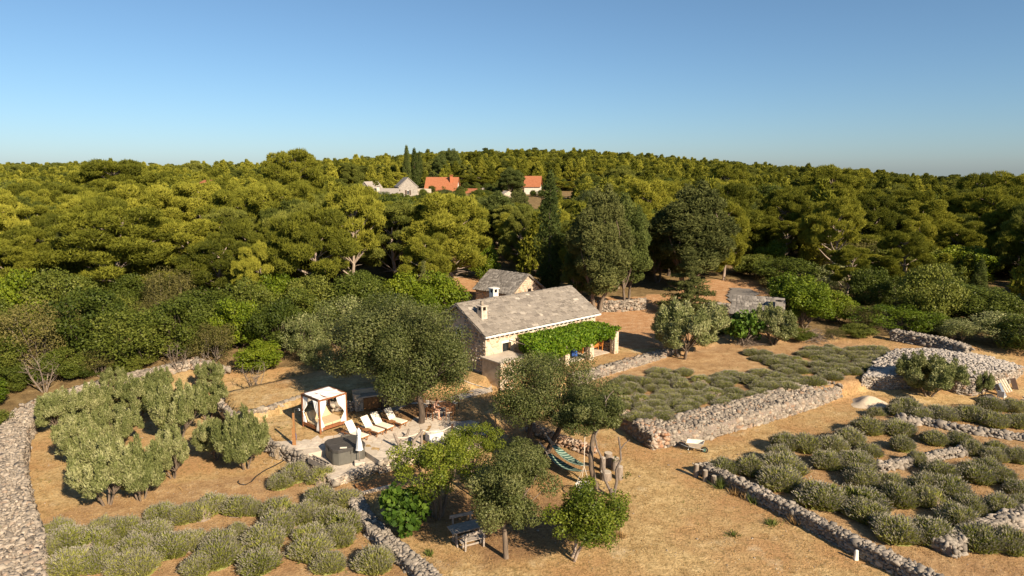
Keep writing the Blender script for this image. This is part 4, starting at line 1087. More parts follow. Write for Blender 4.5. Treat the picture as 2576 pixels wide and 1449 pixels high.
# ------------------------------------------------------------------ lavender
LAV = []
def make_lavender(seed, w=1.5, h=.75, n=4200):
    rg = np.random.default_rng(seed)
    th = rg.uniform(0, 2 * np.pi, n); ph = np.arccos(1 - rg.random(n) * .97)
    d = np.stack([np.cos(th) * np.sin(ph), np.sin(th) * np.sin(ph), np.cos(ph)], 1)
    lump = 1 + .16 * np.sin(th * 3 + seed) * np.sin(ph * 3) + rg.uniform(-.13, .11, n)
    tip = d * np.array([w / 2, w / 2, h]) * lump[:, None]
    tip[:, 2] += .05
    if seed >= 105:                     # an old plant, fallen open on one side
        keep0 = ~((np.cos(th - seed) > .45) & (ph > .25) & (rg.random(n) < .9)); th, ph, d, tip = th[keep0], ph[keep0], d[keep0], tip[keep0]; n = len(th)
    base = tip * rg.uniform(.68, .86, n)[:, None]
    up_ = np.stack([d[:, 0] * .55, d[:, 1] * .55, np.full(n, .8)], 1) + rg.normal(size=(n, 3)) * .22
    a = unit(up_); tip = base + a * rg.uniform(.16, .32, n)[:, None]
    s = unit(np.cross(a, d + np.array([0, 0, .4]) + rg.normal(size=(n, 3)) * .6))
    wd = .020 + .014 * rg.random(n)[:, None]
    stem = np.stack([base - s * wd, base + s * wd, tip], 1).reshape(-1, 3)
    keep = rg.random(n) < np.where(tip[:, 2] > h * .3, .45, .12)
    q = tip[keep]; aq = a[keep]; sq = s[keep]; k = len(q)
    hl = rg.uniform(.05, .11, k)[:, None]; hw = .018
    head = np.stack([q - aq * hl * .4, q + sq * hw + aq * hl * .2, q + aq * hl, q - sq * hw + aq * hl * .2], 1).reshape(-1, 3)
    t = rg.random(n)
    ms = fast_mesh('stems', stem, np.arange(len(stem)).reshape(-1, 3), M['lav_stem'], t)
    mh = fast_mesh('flower_heads', head, np.arange(len(head)).reshape(-1, 4), M['lav_head'], rg.random(k))
    # woody heart
    bm = bmesh.new(); bmesh.ops.create_icosphere(bm, subdivisions=2, radius=1)
    r2 = random.Random(seed)
    for v in bm.verts:
        f = r2.uniform(.70, .82); v.co = Vector((v.co.x * w / 2 * f, v.co.y * w / 2 * f, max(-.05, v.co.z * h * f)))
    mc = bpy.data.meshes.new('heart'); bm.to_mesh(mc); bm.free(); mc.materials.append(M['lav_core'] if seed < 105 else M['twig'])
    LAV.append((mc, ms, mh))
for s_ in range(7): make_lavender(100 + s_)
def lavender(x, y, w, label, group, rg=random.Random(4), hf=1.0):
    mc, ms, mh = LAV[rg.choice((0, 1, 2, 3, 4, 0, 1, 2, 3, 4, 5, 6))]
    z = hz(x, y)
    o = thing('lavender_bush', label, 'lavender bush', (x, y, z), rg.uniform(0, 6.28), group)
    s = w / 1.5; o.scale = (s * rg.uniform(.9, 1.1), s * rg.uniform(.9, 1.1), (.35 * s + .65) * rg.uniform(.72, 1.0) * hf)
    link('heart', mc, o); link('stems', ms, o)['kind'] = 'stuff'; link('flower_heads', mh, o)['kind'] = 'stuff'
    return o
def lav_px(m, cx, cy, w, k, z, label, group):
    x, y = at(*m(cx, cy - w * .12), z)
    ww = w * k / FPX * math.hypot(y, 17) * .98
    if ww > 2.3:                    # long mounds are two bushes grown together
        for d in (-.27, .27): lavender(x + d * ww, y - d * .3, ww * .62, label, group)
    else: lavender(x, y, ww, label, group)
for cx, cy, w in [(780, 985, 290), (1040, 900, 170), (1060, 985, 250), (1050, 1070, 260), (1080, 820, 180), (1290, 850, 300), (1340, 940, 190), (1480, 795, 190), (1520, 950, 220), (1600, 860, 150), (1690, 740, 330), (1810, 830, 140),
                  (1720, 610, 210), (1840, 600, 190), (1990, 645, 240), (2150, 655, 330), (2440, 595, 260), (2460, 695, 300), (2090, 805, 260), (1560, 1040, 210), (1430, 1210, 440), (1650, 1080, 280), (1590, 1270, 250), (1880, 1190, 340),
                  (1980, 1110, 260), (2090, 1130, 260), (2160, 1030, 360), (2330, 990, 210), (2460, 910, 260), (2420, 1020, 190), (2330, 1240, 320), (2160, 1310, 230), (1990, 1410, 250), (1780, 1400, 260), (2540, 1100, 150), (2540, 1210, 160),
                  (2300, 1445, 260), (2480, 1460, 220), (2400, 860, 150), (1690, 1330, 150), (1900, 920, 120), (2250, 850, 140)]:
    lav_px(m5, cx, cy, w, .40105, .3, 'grey green lavender bush in the right field beyond the straight stone wall', 'lavender bushes of the right field')
for cx, cy, w in [(360, 1200, 170), (520, 1300, 380), (870, 1240, 330), (1090, 1120, 290), (1270, 1095, 170), (1430, 1070, 320), (1600, 1065, 130), (1080, 1330, 240), (860, 1345, 230), (1300, 1310, 330), (1380, 1395, 260), (1660, 1300, 260), (1640, 1425, 260),
                  (1750, 1200, 240), (1850, 1110, 330), (2000, 1140, 300), (2110, 1030, 320), (2050, 1270, 330), (1960, 1345, 250), (2170, 1190, 220), (450, 1440, 260), (700, 1445, 330), (900, 1445, 200), (1250, 1450, 180), (2080, 1420, 180), (650, 1190, 160), (330, 1310, 120), (1500, 1210, 110)]:
    lav_px(m6, cx, cy, w, .39822, .0, 'lavender bush in the front left field below the olive grove', 'lavender bushes of the left field')
lav_px(m6, 1950, 880, 300, .39822, 0, 'large lavender bush at the corner of the hot tub platform', 'lavender at the hot tub platform')
lav_px(m6, 1775, 900, 150, .39822, 0, 'small green lavender bush beside the black pipe', None)
x, y = at(943, 1428, 0); lavender(x, y, 1.8, 'large lavender bush at the foot of the low grey wall, bottom of the picture', None)
UP = [m5(*p) for p in [(0, 600), (250, 655), (1520, 365), (1800, 262), (1700, 215), (1450, 200), (1230, 180), (1190, 235), (1060, 215), (1050, 250), (830, 225), (810, 280), (960, 300), (870, 345), (560, 385), (500, 330), (270, 325), (150, 350), (-20, 400)]]
UPW = ccw([at(u, v, .95) for u, v in UP])
rgl = random.Random(8)
xs_ = [p[0] for p in UPW]; ys_ = [p[1] for p in UPW]
gx = min(xs_)
while gx < max(xs_):
    gy = min(ys_)
    while gy < max(ys_):
        x = gx + rgl.uniform(-.4, .4); y = gy + rgl.uniform(-.4, .4); gy += 1.2
        if inside(np.array([x]), np.array([y]), UPW)[0] and inside(np.array([x + .25]), np.array([y - .5]), UPW)[0] and rgl.random() < .88:
            lavender(x, y, rgl.uniform(1.1, 1.85), 'lavender bush in the dense upper field between pergola and stone hut', 'lavender bushes of the upper field', hf=.56)
    gx += 1.16

# dry grass, weeds
def tufts(name, label, pts, L, W, mat, per, seed, spread=.12):
    rg = np.random.default_rng(seed)
    P = np.repeat(np.array(pts, float), per, axis=0); k = len(P)
    P[:, :2] += rg.normal(size=(k, 2)) * spread
    a = unit(rg.normal(size=(k, 3)) * .55 + np.array([0, 0, 1.0]))
    s = unit(np.cross(a, rg.normal(size=(k, 3))))
    l = L * rg.uniform(.5, 1.3, k)[:, None]; w = W * rg.uniform(.7, 1.3, k)[:, None]
    Q = np.stack([P - s * w, P + s * w, P + a * l], 1).reshape(-1, 3)
    o = link(name, fast_mesh(name, Q, np.arange(len(Q)).reshape(-1, 3), M[mat], rg.random(k)))
    return tag(o, label, 'grass', kind='stuff')
def grass_pts(n, seed, x0, x1, y0, y1, dens):
    rg = np.random.default_rng(seed)
    x = rg.uniform(x0, x1, n); y = rg.uniform(y0, y1, n)
    ok = rg.random(n) < dens(x, y)
    ok &= ~inside(x, y, PATIO) & ~inside(x, y, ccw(TUBPAD))
    x, y = x[ok], y[ok]
    return np.stack([x, y, hgt(x, y) - .01], 1)
tufts('dry_grass', 'short dry straw coloured grass over the garden and grove', grass_pts(42000, 1, -30, 32, 24, 50, lambda x, y: .2 + .8 * (vnoise(x * .8, y * .8, 4) > .45)), .10, .014, 'straw', 3, 2, .07)
tufts('tall_grass', 'taller dry grass along walls and field edges', grass_pts(5000, 3, -30, 40, 24, 64, lambda x, y: (vnoise(x * .5, y * .5, 6) > .74) * 1.0), .26, .012, 'straw', 5, 4, .1)
tufts('weeds', 'sparse green weeds in the dry grass', grass_pts(3500, 5, -30, 34, 24, 60, lambda x, y: (vnoise(x * .45, y * .45, 12) > .80) * .8), .12, .016, 'weed', 6, 6, .09)

# loose stones on the bare ground
def pebbles():
    rg = np.random.default_rng(21); P = grass_pts(5200, 22, -28, 30, 24, 46, lambda x, y: .15 + .85 * (vnoise(x * .35, y * .35, 15) > .55))
    Vs, Fs, Ts = [], [], []; b = 0
    for p in P:
        V, F = STONES[rg.integers(6)]; s_ = rg.uniform(.025, .07) if rg.random() < .93 else rg.uniform(.07, .14)
        a = rg.uniform(0, 6.28); ca, sa = math.cos(a), math.sin(a)
        W = V * s_; W = np.stack([W[:, 0] * ca - W[:, 1] * sa, W[:, 0] * sa + W[:, 1] * ca, W[:, 2] * .7], 1) + p
        Vs.append(W); Fs.append(F + b); b += len(V); Ts.append(np.full(len(F), rg.random()))
    tag(link('pebbles', fast_mesh('pebbles', np.concatenate(Vs), np.concatenate(Fs), M['drystone'], np.concatenate(Ts))), 'loose pale stones scattered over the dry ground', 'pebbles', kind='stuff')
pebbles()
def glass_mat():
    m, nt, out = new_mat('window glass'); principled(nt, out, (.03, .035, .04), .12, None, .5); return m
M['glass'] = glass_mat()
M['metal_dark'] = simple_mat('dark iron', (.05, .045, .04), .6, .4, .2, 8, .1, .6)
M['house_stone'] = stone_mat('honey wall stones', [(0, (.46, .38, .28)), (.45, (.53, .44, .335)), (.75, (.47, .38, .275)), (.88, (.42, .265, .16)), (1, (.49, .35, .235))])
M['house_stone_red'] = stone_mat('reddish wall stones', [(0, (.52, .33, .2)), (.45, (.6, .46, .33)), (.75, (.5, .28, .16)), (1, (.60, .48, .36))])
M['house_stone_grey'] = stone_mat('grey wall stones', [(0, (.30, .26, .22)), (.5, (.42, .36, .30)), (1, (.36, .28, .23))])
M['mortar_dark'] = simple_mat('dusty wall core', (.36, .30, .24), .95, .1, .25, 3, .6, obj=False)
M['hut_roof'] = stone_mat('sun bleached rubble', [(0, (.30, .275, .245)), (.5, (.40, .365, .325)), (1, (.35, .32, .285))])
M['roof_grey'] = stone_mat('grey hamlet roof', [(0, (.27, .25, .22)), (1, (.33, .30, .27))], 1.2)
M['terracotta_red'] = M['terracotta']
# ------------------------------------------------------------------ buildings
HR = math.atan2(DY, DX)
def roof_slabs(root, origin, xdir, run, length, slope_len, mat, wid=.42, row=.27, limit=300, seed=1, inv=None, name='roof_slab', mass='roof_slabs'):
    """courses of stone slabs on a slope; origin = eave corner (local), xdir along the eave, run up the slope"""
    rg = random.Random(seed)
    xd = Vector(xdir).normalized(); rd = Vector(run).normalized(); nd_ = xd.cross(rd).normalized()
    items = []; rows = int(slope_len / row) + 1
    wm = root.matrix_world if inv is None else inv
    for r in range(rows):
        x = rg.uniform(-.03, .03)
        y = r * row
        while x < length - .08:
            w = wid * rg.uniform(.6, 1.5)
            if x + w > length - .1: w = length - x + rg.uniform(-.03, .03)
            l = row * rg.uniform(1.5, 1.9)
            if y + l * .85 > slope_len: l = max(.2, (slope_len - y) / .85)
            B = Matrix((xd, rd, nd_)).transposed().to_4x4()
            tilt = Matrix.Rotation(R(rg.uniform(-6.0, -3.2)), 4, 'X') @ Matrix.Rotation(R(rg.uniform(-6, 6)), 4, 'Z') @ Matrix.Rotation(R(rg.uniform(-.7, .7)), 4, 'Y')
            p = Vector(origin) + xd * (x + w / 2) + rd * (y + l * .32 + rg.uniform(-.03, .03)) + nd_ * (.045 + rg.uniform(0, .012))
            items.append((p[:], (B @ tilt).to_euler()[:], (w * .94, l, rg.uniform(.05, .085)), w * l / max(1, (Vector((0, 0, CAM_H)) - (wm @ p)).length)))
            x += w
    scatter_pieces(root, 'slab', items, mat, limit, name, mass)
def wall_stones(root, org, xd, zd, W, H_, holes, mat, seed, size=.34, fill=.75, limit=120, proud=.0):
    """irregular face stones bedded in a mortared wall; org local corner, xd along, zd up"""
    rg = random.Random(seed); xd = Vector(xd).normalized(); zd = Vector(zd).normalized(); nd_ = xd.cross(zd)
    items = []; z = size * .4
    while z < H_ - size * .25:
        x = rg.uniform(.1, size)
        while x < W - .1:
            s = size * rg.uniform(.6, 1.3)
            ok = rg.random() < fill
            for (a, b, c, d) in holes:
                if a - s * .5 < x < b + s * .5 and c - s * .5 < z < d + s * .5: ok = False
            if callable(H_): pass
            if ok:
                p = Vector(org) + xd * x + zd * (z + rg.uniform(-.05, .05)) + nd_ * proud
                B = Matrix((xd, zd, nd_)).transposed().to_4x4() @ Matrix.Rotation(rg.uniform(-.4, .4), 4, 'Z')
                items.append((p[:], B.to_euler()[:], (s * 1.0, s * rg.uniform(.6, .85), .055), s))
            x += s * 1.12
        z += size * .78
    scatter_pieces(root, 'stone', items, mat, limit, 'stone', 'small_stones')
def opening_wall(root, name, mat, W, H_, t, holes, M4):
    """a wall W x H_ thick t with rectangular openings, in its own frame (x along, y thickness, z up) placed by M4"""
    xs = sorted({0, W, *[h[0] for h in holes], *[h[1] for h in holes]}); zs = sorted({0, H_, *[h[2] for h in holes], *[h[3] for h in holes]})
    mb = MB()
    for i in range(len(xs) - 1):
        run = None
        for j in range(len(zs) - 1):
            cx, cz = (xs[i] + xs[i + 1]) / 2, (zs[j] + zs[j + 1]) / 2
            solid = not any(a < cx < b and c < cz < d for a, b, c, d in holes)
            if solid:
                vs = [M4 @ Vector((x, y, z)) for z in (zs[j], zs[j + 1]) for x, y in ((xs[i], 0), (xs[i + 1], 0), (xs[i + 1], t), (xs[i], t))]
                mb.add(vs, [(3, 2, 1, 0), (4, 5, 6, 7), (0, 1, 5, 4), (1, 2, 6, 5), (2, 3, 7, 6), (3, 0, 4, 7)])
    return mb.build(name, mat, root)

def farmhouse():
    L, D, H_ = 12.7, 6.7, 2.85
    E0 = Vector((-2.05, 51.2)); d = Vector((DX, DY)); n = Vector((DY, -DX))
    c0 = E0 + d * .18 - n * .22
    root = thing('farmhouse', 'long stone farmhouse with grey slab roof behind the vine pergola', 'house', (c0.x, c0.y, 1.5), HR)
    bpy.context.view_layer.update()
    I4 = Matrix.Identity(4)
    win = (1.75, 2.65, 1.0, 2.0); doors = [(4.3, 5.3, .15, 2.2), (8.6, 9.5, .15, 2.2), (6.4, 7.2, 1.0, 2.0)]
    opening_wall(root, 'front_wall', M['mortar'], L, H_ + 1.2, .5, [(a, b, c + 1.2, e + 1.2) for a, b, c, e in [win] + doors], Matrix.Translation((0, 0, -1.2)))
    opening_wall(root, 'back_wall', M['mortar'], L, H_ + 1.2, .5, [], Matrix.Translation((0, D - .5, -1.2)))
    rise = 1.95; half = D / 2
    for nm, x0 in (('gable_wall', 0), ('gable_wall', L - .5)):
        mb = MB()
        prof_ = [(.5, -1.2), (D - .5, -1.2), (D - .5, H_), (half, H_ + rise - .12), (.5, H_)]
        prof_[2] = (D - .5, H_ + .2); prof_[4] = (.5, H_ + .2)
        vs = [(x0, y, z) for y, z in prof_] + [(x0 + .5, y, z) for y, z in prof_]
        k = 5
        mb.add(vs, [tuple(reversed(range(k))), tuple(range(k, 2 * k))] + [(i, (i + 1) % k, k + (i + 1) % k, k + i) for i in range(k)])
        mb.build(nm, M['mortar'], root)
    # roof body
    ov = .30; th = .12; sl = math.hypot(half + .22, rise); ze = H_ - .02
    mb = MB()
    y0, y1 = -.22, half
    for sgn in (0, 1):
        ya, yb = (y0, half) if sgn == 0 else (D + .22, half)
        pts = [(ya, ze), (yb, ze + rise), (yb, ze + rise + th), (ya, ze + th)]
        if sgn: pts = list(reversed(pts))
        vs = [(-ov, y, z) for y, z in pts] + [(L + ov, y, z) for y, z in pts]
        mb.add(vs, [(0, 1, 2, 3), (7, 6, 5, 4), (0, 4, 5, 1), (1, 5, 6, 2), (2, 6, 7, 3), (3, 7, 4, 0)])
    roof = mb.build('roof', M['slate_dark'], root)
    bpy.context.view_layer.update()
    roof_slabs(root, (-ov, y0 - .05, ze + th), (1, 0, 0), (0, half + .22, rise), L + 2 * ov, sl + .02, M['slate'], .46, .27, 300, 3)
    roof_slabs(root, (L + ov, D + .27, ze + th), (-1, 0, 0), (0, -(half + .22), rise), L + 2 * ov, sl + .02, M['slate'], .6, .4, 0, 4, mass='back_roof_slabs')
    rg = random.Random(3); x = -ov
    while x < L + ov:
        w = rg.uniform(.4, .7); w = min(w, L + ov - x + .05)
        MB().box((0, 0, 0), (w * .97, .34, .06)).build('ridge_stone', M['slate'], root, (x + w / 2, half, ze + rise + th + .06), (rg.uniform(-.03, .03), rg.uniform(-.03, .03), rg.uniform(-.05, .05)))
        x += w
    # white gutter stone and brackets
    MB().box((L / 2, -.33, ze + .02), (L + 2 * ov, .2, .13)).build('cornice', M['white_lime'], root)
    MB().box((L / 2, -.05, ze - .09), (L + .1, .14, .12)).build('cornice_course', M['white_lime'], root)
    k = 25
    for i in range(k): link('bracket', bracket_mesh, root, (.25 + i * (L - .5) / (k - 1), -.16, ze - .12))
    # window with bars and shutters
    def window(a, b, c, e, bars=5, sh=True):
        w = MB().box(((a + b) / 2, .22, c - .0 + .03), (b - a, .06, .06)).box(((a + b) / 2, .22, e - .03), (b - a, .06, .06)).box((a + .03, .22, (c + e) / 2), (.06, .06, e - c - .12)).box((b - .03, .22, (c + e) / 2), (.06, .06, e - c - .12)).build('window', M['brown_wood'], root)
        MB().box(((a + b) / 2, .26, (c + e) / 2), (b - a - .12, .012, e - c - .12)).build('pane', M['glass'], w)
        MB().box(((a + b) / 2, .30, (c + e) / 2), (b - a, .02, e - c)).build('shutter', M['brown_wood'], w)
        for i in range(bars):
            xx = a + (b - a) * (i + .5) / bars
            MB().tube([(xx, .1, c), (xx, .1, e)], .014, 5).build('bar', M['metal_dark'], w)
        MB().box(((a + b) / 2, -.03, c - .06), (b - a + .2, .12, .1)).build('sill', M['white_lime'], w)
        MB().box(((a + b) / 2, -.012, e + .09), (b - a + .3, .05, .18)).build('lintel', M['white_lime'], w)
    window(*win); window(*doors[2])
    for (a, b, c, e) in doors[:2]:
        dr = MB().box(((a + b) / 2, .25, (c + e) / 2), (b - a, .06, e - c)).build('door', M['brown_wood'], root)
        for i in range(5): MB().box((a + (b - a) * (i + .5) / 5, .21, (c + e) / 2), ((b - a) / 5 - .02, .02, e - c - .05)).build('plank', M['brown_wood'], dr)
        MB().tube([(b - .12, .19, 1.1), (b - .12, .15, 1.1), (b - .2, .15, 1.1)], .012, 5).build('handle', M['metal_dark'], dr)
    holes = [win] + doors + [(doors[2][0], doors[2][1], .9, 2.0)]
    wall_stones(root, (0, 0, -1.0), (1, 0, 0), (0, 0, 1), L, H_ + .85, [(a - .08, b + .08, c + .95, e + 1.2) for a, b, c, e in holes], M['house_stone'], 5, .36, .8, 230)
    # gable faces
    for s_, xg in ((1, 0),):
        items = []; rg = random.Random(9)
        z = -1.0
        while z < H_ + rise:
            ylo = .1 if z < H_ else .1 + (z - H_) / rise * half; yhi = D - ylo
            y = ylo + rg.uniform(0, .2)
            while y < yhi - .1:
                s = .34 * rg.uniform(.6, 1.3)
                if not (abs(y - half) < .55 and 2.2 < z < 3.6):
                    B = Matrix(((0, -1, 0), (0, 0, 1), (-1, 0, 0))).transposed().to_4x4()
                    B = Matrix(((0, 0, -1), (-1, 0, 0), (0, 1, 0))).to_4x4() @ Matrix.Rotation(rg.uniform(-.4, .4), 4, 'Z')
                    items.append(((xg, y, z), B.to_euler()[:], (s, s * .75, .055), s))
                y += s * 1.15
            z += .27
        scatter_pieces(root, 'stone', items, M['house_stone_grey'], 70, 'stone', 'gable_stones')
    gw = MB().box((-.02, half, 2.95), (.06, .9, .22)).box((-.02, half - .37, 2.5), (.06, .16, .8)).box((-.02, half + .37, 2.5), (.06, .16, .8)).build('gable_window', M['white_lime'], root)
    MB().box((-.006, half, 2.5), (.04, .58, .7)).build('pane', M['dark_room'], gw)
    # chimneys
    def chimney(x, y, z0, h, nm='chimney', finial=True):
        c = MB().box((x, y, z0 + h / 2), (.62, .62, h), taper=.9).build(nm, M['plaster_stone'] if finial else M['white_lime'], root)
        zt = z0 + h
        for a, b in ((-1, -1), (1, -1), (1, 1), (-1, 1)): MB().box((x + a * .22, y + b * .22, zt + .16), (.13, .13, .32)).build('chimney_post', M['plaster_stone'] if finial else M['white_lime'], c)
        MB().box((x, y, zt + .14), (.36, .36, .3)).build('flue', M['dark_room'], c)
        MB().box((x, y, zt + .36), (.72, .72, .08)).build('chimney_cap', M['plaster_stone'] if finial else M['white_lime'], c)
        if finial:
            V, F = STONES[1]; link('finial', shape_mesh('stone', 1, M['drystone']), c, (x, y, zt + .55), (0, 0, .3), (.26, .2, .5))
    chimney(.95, 1.55, 3.4, 1.15)
    chimney(4.7, 4.6, 3.6, 1.55, finial=False)
    # stone annex with low door at the front left corner
    ax = MB().box((1.0, -1.1, .1), (2.7, 2.2, 2.2)).build('annex', M['mortar'], root)
    MB().box((1.0, -1.12, 1.24), (2.9, 2.4, .1)).build('annex_slab', M['slab'], ax)
    MB().box((2.0, -2.21, -.1), (.55, .06, 1.3)).build('annex_door', M['brown_wood'], ax)
    MB().box((2.0, -2.215, .62), (.75, .08, .14)).build('annex_lintel', M['white_lime'], ax)
    wall_stones(ax, (-.35, -2.2, -1.0), (1, 0, 0), (0, 0, 1), 2.7, 2.15, [(2.0, 2.7, .2, 1.7)], M['house_stone_red'], 6, .3, .9, 80)
    return root
bracket_mesh = MB().box((0, 0, 0), (.13, .2, .14)).mesh('bracket', M['white_lime'])
farmhouse()

def stone_cottage(name, label, loc, rz, L, D, H_, rise, ov=.25, slab=.4, row=.3, limit=220, wallmat='house_stone', seed=1, win=None, door=None, chim=None):
    """simple gabled cottage: ridge along local x, front face at local y=0"""
    root = thing(name, label, 'house' if name != 'shed' else 'shed', loc, rz)
    bpy.context.view_layer.update()
    half = D / 2
    holes = []
    if door: holes.append(door)
    opening_wall(root, 'front_wall', M['mortar_dark'], L, H_ + .5, .4, [(a, b, c + .5, e + .5) for a, b, c, e in holes], Matrix.Translation((0, 0, -.5)))
    opening_wall(root, 'back_wall', M['mortar_dark'], L, H_ + .5, .4, [], Matrix.Translation((0, D - .4, -.5)))
    for x0 in (0, L - .4):
        pr = [(.4, -.5), (D - .4, -.5), (D - .4, H_ + .1), (half, H_ + rise - .1), (.4, H_ + .1)]; k = 5
        vs = [(x0, y, z) for y, z in pr] + [(x0 + .4, y, z) for y, z in pr]
        MB().add(vs, [tuple(reversed(range(k))), tuple(range(k, 2 * k))] + [(i, (i + 1) % k, k + (i + 1) % k, k + i) for i in range(k)]).build('gable_wall', M['mortar_dark'], root)
    mb = MB(); th = .1
    for sgn in (0, 1):
        ya = -ov if sgn == 0 else D + ov
        pts = [(ya, H_ - .02), (half, H_ + rise), (half, H_ + rise + th), (ya, H_ - .02 + th)]
        if sgn: pts = list(reversed(pts))
        vs = [(-ov, y, z) for y, z in pts] + [(L + ov, y, z) for y, z in pts]
        mb.add(vs, [(0, 1, 2, 3), (7, 6, 5, 4), (0, 4, 5, 1), (1, 5, 6, 2), (2, 6, 7, 3), (3, 7, 4, 0)])
    mb.build('roof', M['slate_dark'], root)
    sl = math.hypot(half + ov, rise)
    roof_slabs(root, (-ov, -ov - .05, H_ + th), (1, 0, 0), (0, half + ov, rise), L + 2 * ov, sl, M['slate_dark'], slab, row, limit, seed)
    roof_slabs(root, (L + ov, D + ov + .05, H_ + th), (-1, 0, 0), (0, -(half + ov), rise), L + 2 * ov, sl, M['slate_dark'], .6, .45, 0, seed + 1, mass='back_roof_slabs')
    wall_stones(root, (0, 0, -.4), (1, 0, 0), (0, 0, 1), L, H_ + .3, [(a - .1, b + .1, c + .3, e + .55) for a, b, c, e in holes], M[wallmat], seed, .3, .95, 90)
    items = []; rg = random.Random(seed); z = -.3
    while z < H_ + rise - .2:
        ylo = .1 if z < H_ else .1 + (z - H_) / rise * half; y = ylo + rg.uniform(0, .2)
        while y < D - ylo - .1:
            s = .3 * rg.uniform(.6, 1.3)
            B = Matrix(((0, 0, 1), (1, 0, 0), (0, 1, 0))).to_4x4() @ Matrix.Rotation(rg.uniform(-.3, .3), 4, 'Z')
            if not (win and abs(y - win[0]) < win[1] / 2 + .15 and win[2] - .15 < z < win[3] + .15):
                items.append(((L, y, z), B.to_euler()[:], (s, s * .7, .06), s))
            y += s * 1.1
        z += .22
    scatter_pieces(root, 'stone', items, M[wallmat], 90, 'stone', 'gable_stones')
    if win:
        w = MB().box((L + .02, win[0], win[3] + .08), (.08, win[1] + .2, .14)).build('window', M['drystone'], root)
        MB().box((L - .0, win[0], (win[2] + win[3]) / 2), (.05, win[1], win[3] - win[2])).build('pane', M['dark_room'], w)
    if door:
        a, b, c, e = door
        dr = MB().box(((a + b) / 2, .2, (c + e) / 2), (b - a, .06, e - c)).build('door', M['red_paint'], root)
        for i in range(4): MB().box((a + (b - a) * (i + .5) / 4, .165, (c + e) / 2), ((b - a) / 4 - .02, .02, e - c - .04)).build('plank', M['red_paint'], dr)
        MB().tube([(b - .12, .15, 1.0), (b - .12, .1, 1.0), (b - .22, .1, 1.0)], .012, 5).build('handle', M['metal_dark'], dr)
    if chim:
        x, y, z0, h = chim
        c = MB().box((x, y, z0 + h / 2), (.75, .6, h), taper=.95).build('chimney', M['plaster_grey'], root)
        MB().box((x, y, z0 + h + .22), (.95, .8, .08)).build('chimney_cap', M['plaster_grey'], c)
        for a in (-1, 1): MB().box((x + a * .26, y, z0 + h + .09), (.18, .52, .18)).build('chimney_post', M['plaster_grey'], c)
        MB().box((x, y, z0 + h + .08), (.34, .4, .16)).build('flue', M['dark_room'], c)
    return root
# cottage behind the farmhouse: ridge runs along (.74,-.67)
a_ = math.atan2(-.67, .74)
stone_cottage('stone_cottage', 'small stone cottage with a grey slab roof behind the farmhouse ridge', (-4.15, 76.9, 1.5), a_, 5.6, 5.2, 2.1, 1.95, .2, .34, .25, 260, 'house_stone', 11, win=(2.9, .55, 1.6, 2.5))
# shed with red door
p0 = (21.5, 65.4); p1 = (25.9, 63.6)
stone_cottage('shed', 'small stone shed with dark slab roof and a red door among olives', (p0[0], p0[1], 1.05), math.atan2(p1[1] - p0[1], p1[0] - p0[0]), 4.6, 4.8, 2.1, 1.35, .2, .36, .26, 240, 'house_stone_grey', 21, door=(2.35, 3.15, 0, 1.75), chim=(4.25, .9, 2.2, 1.35))

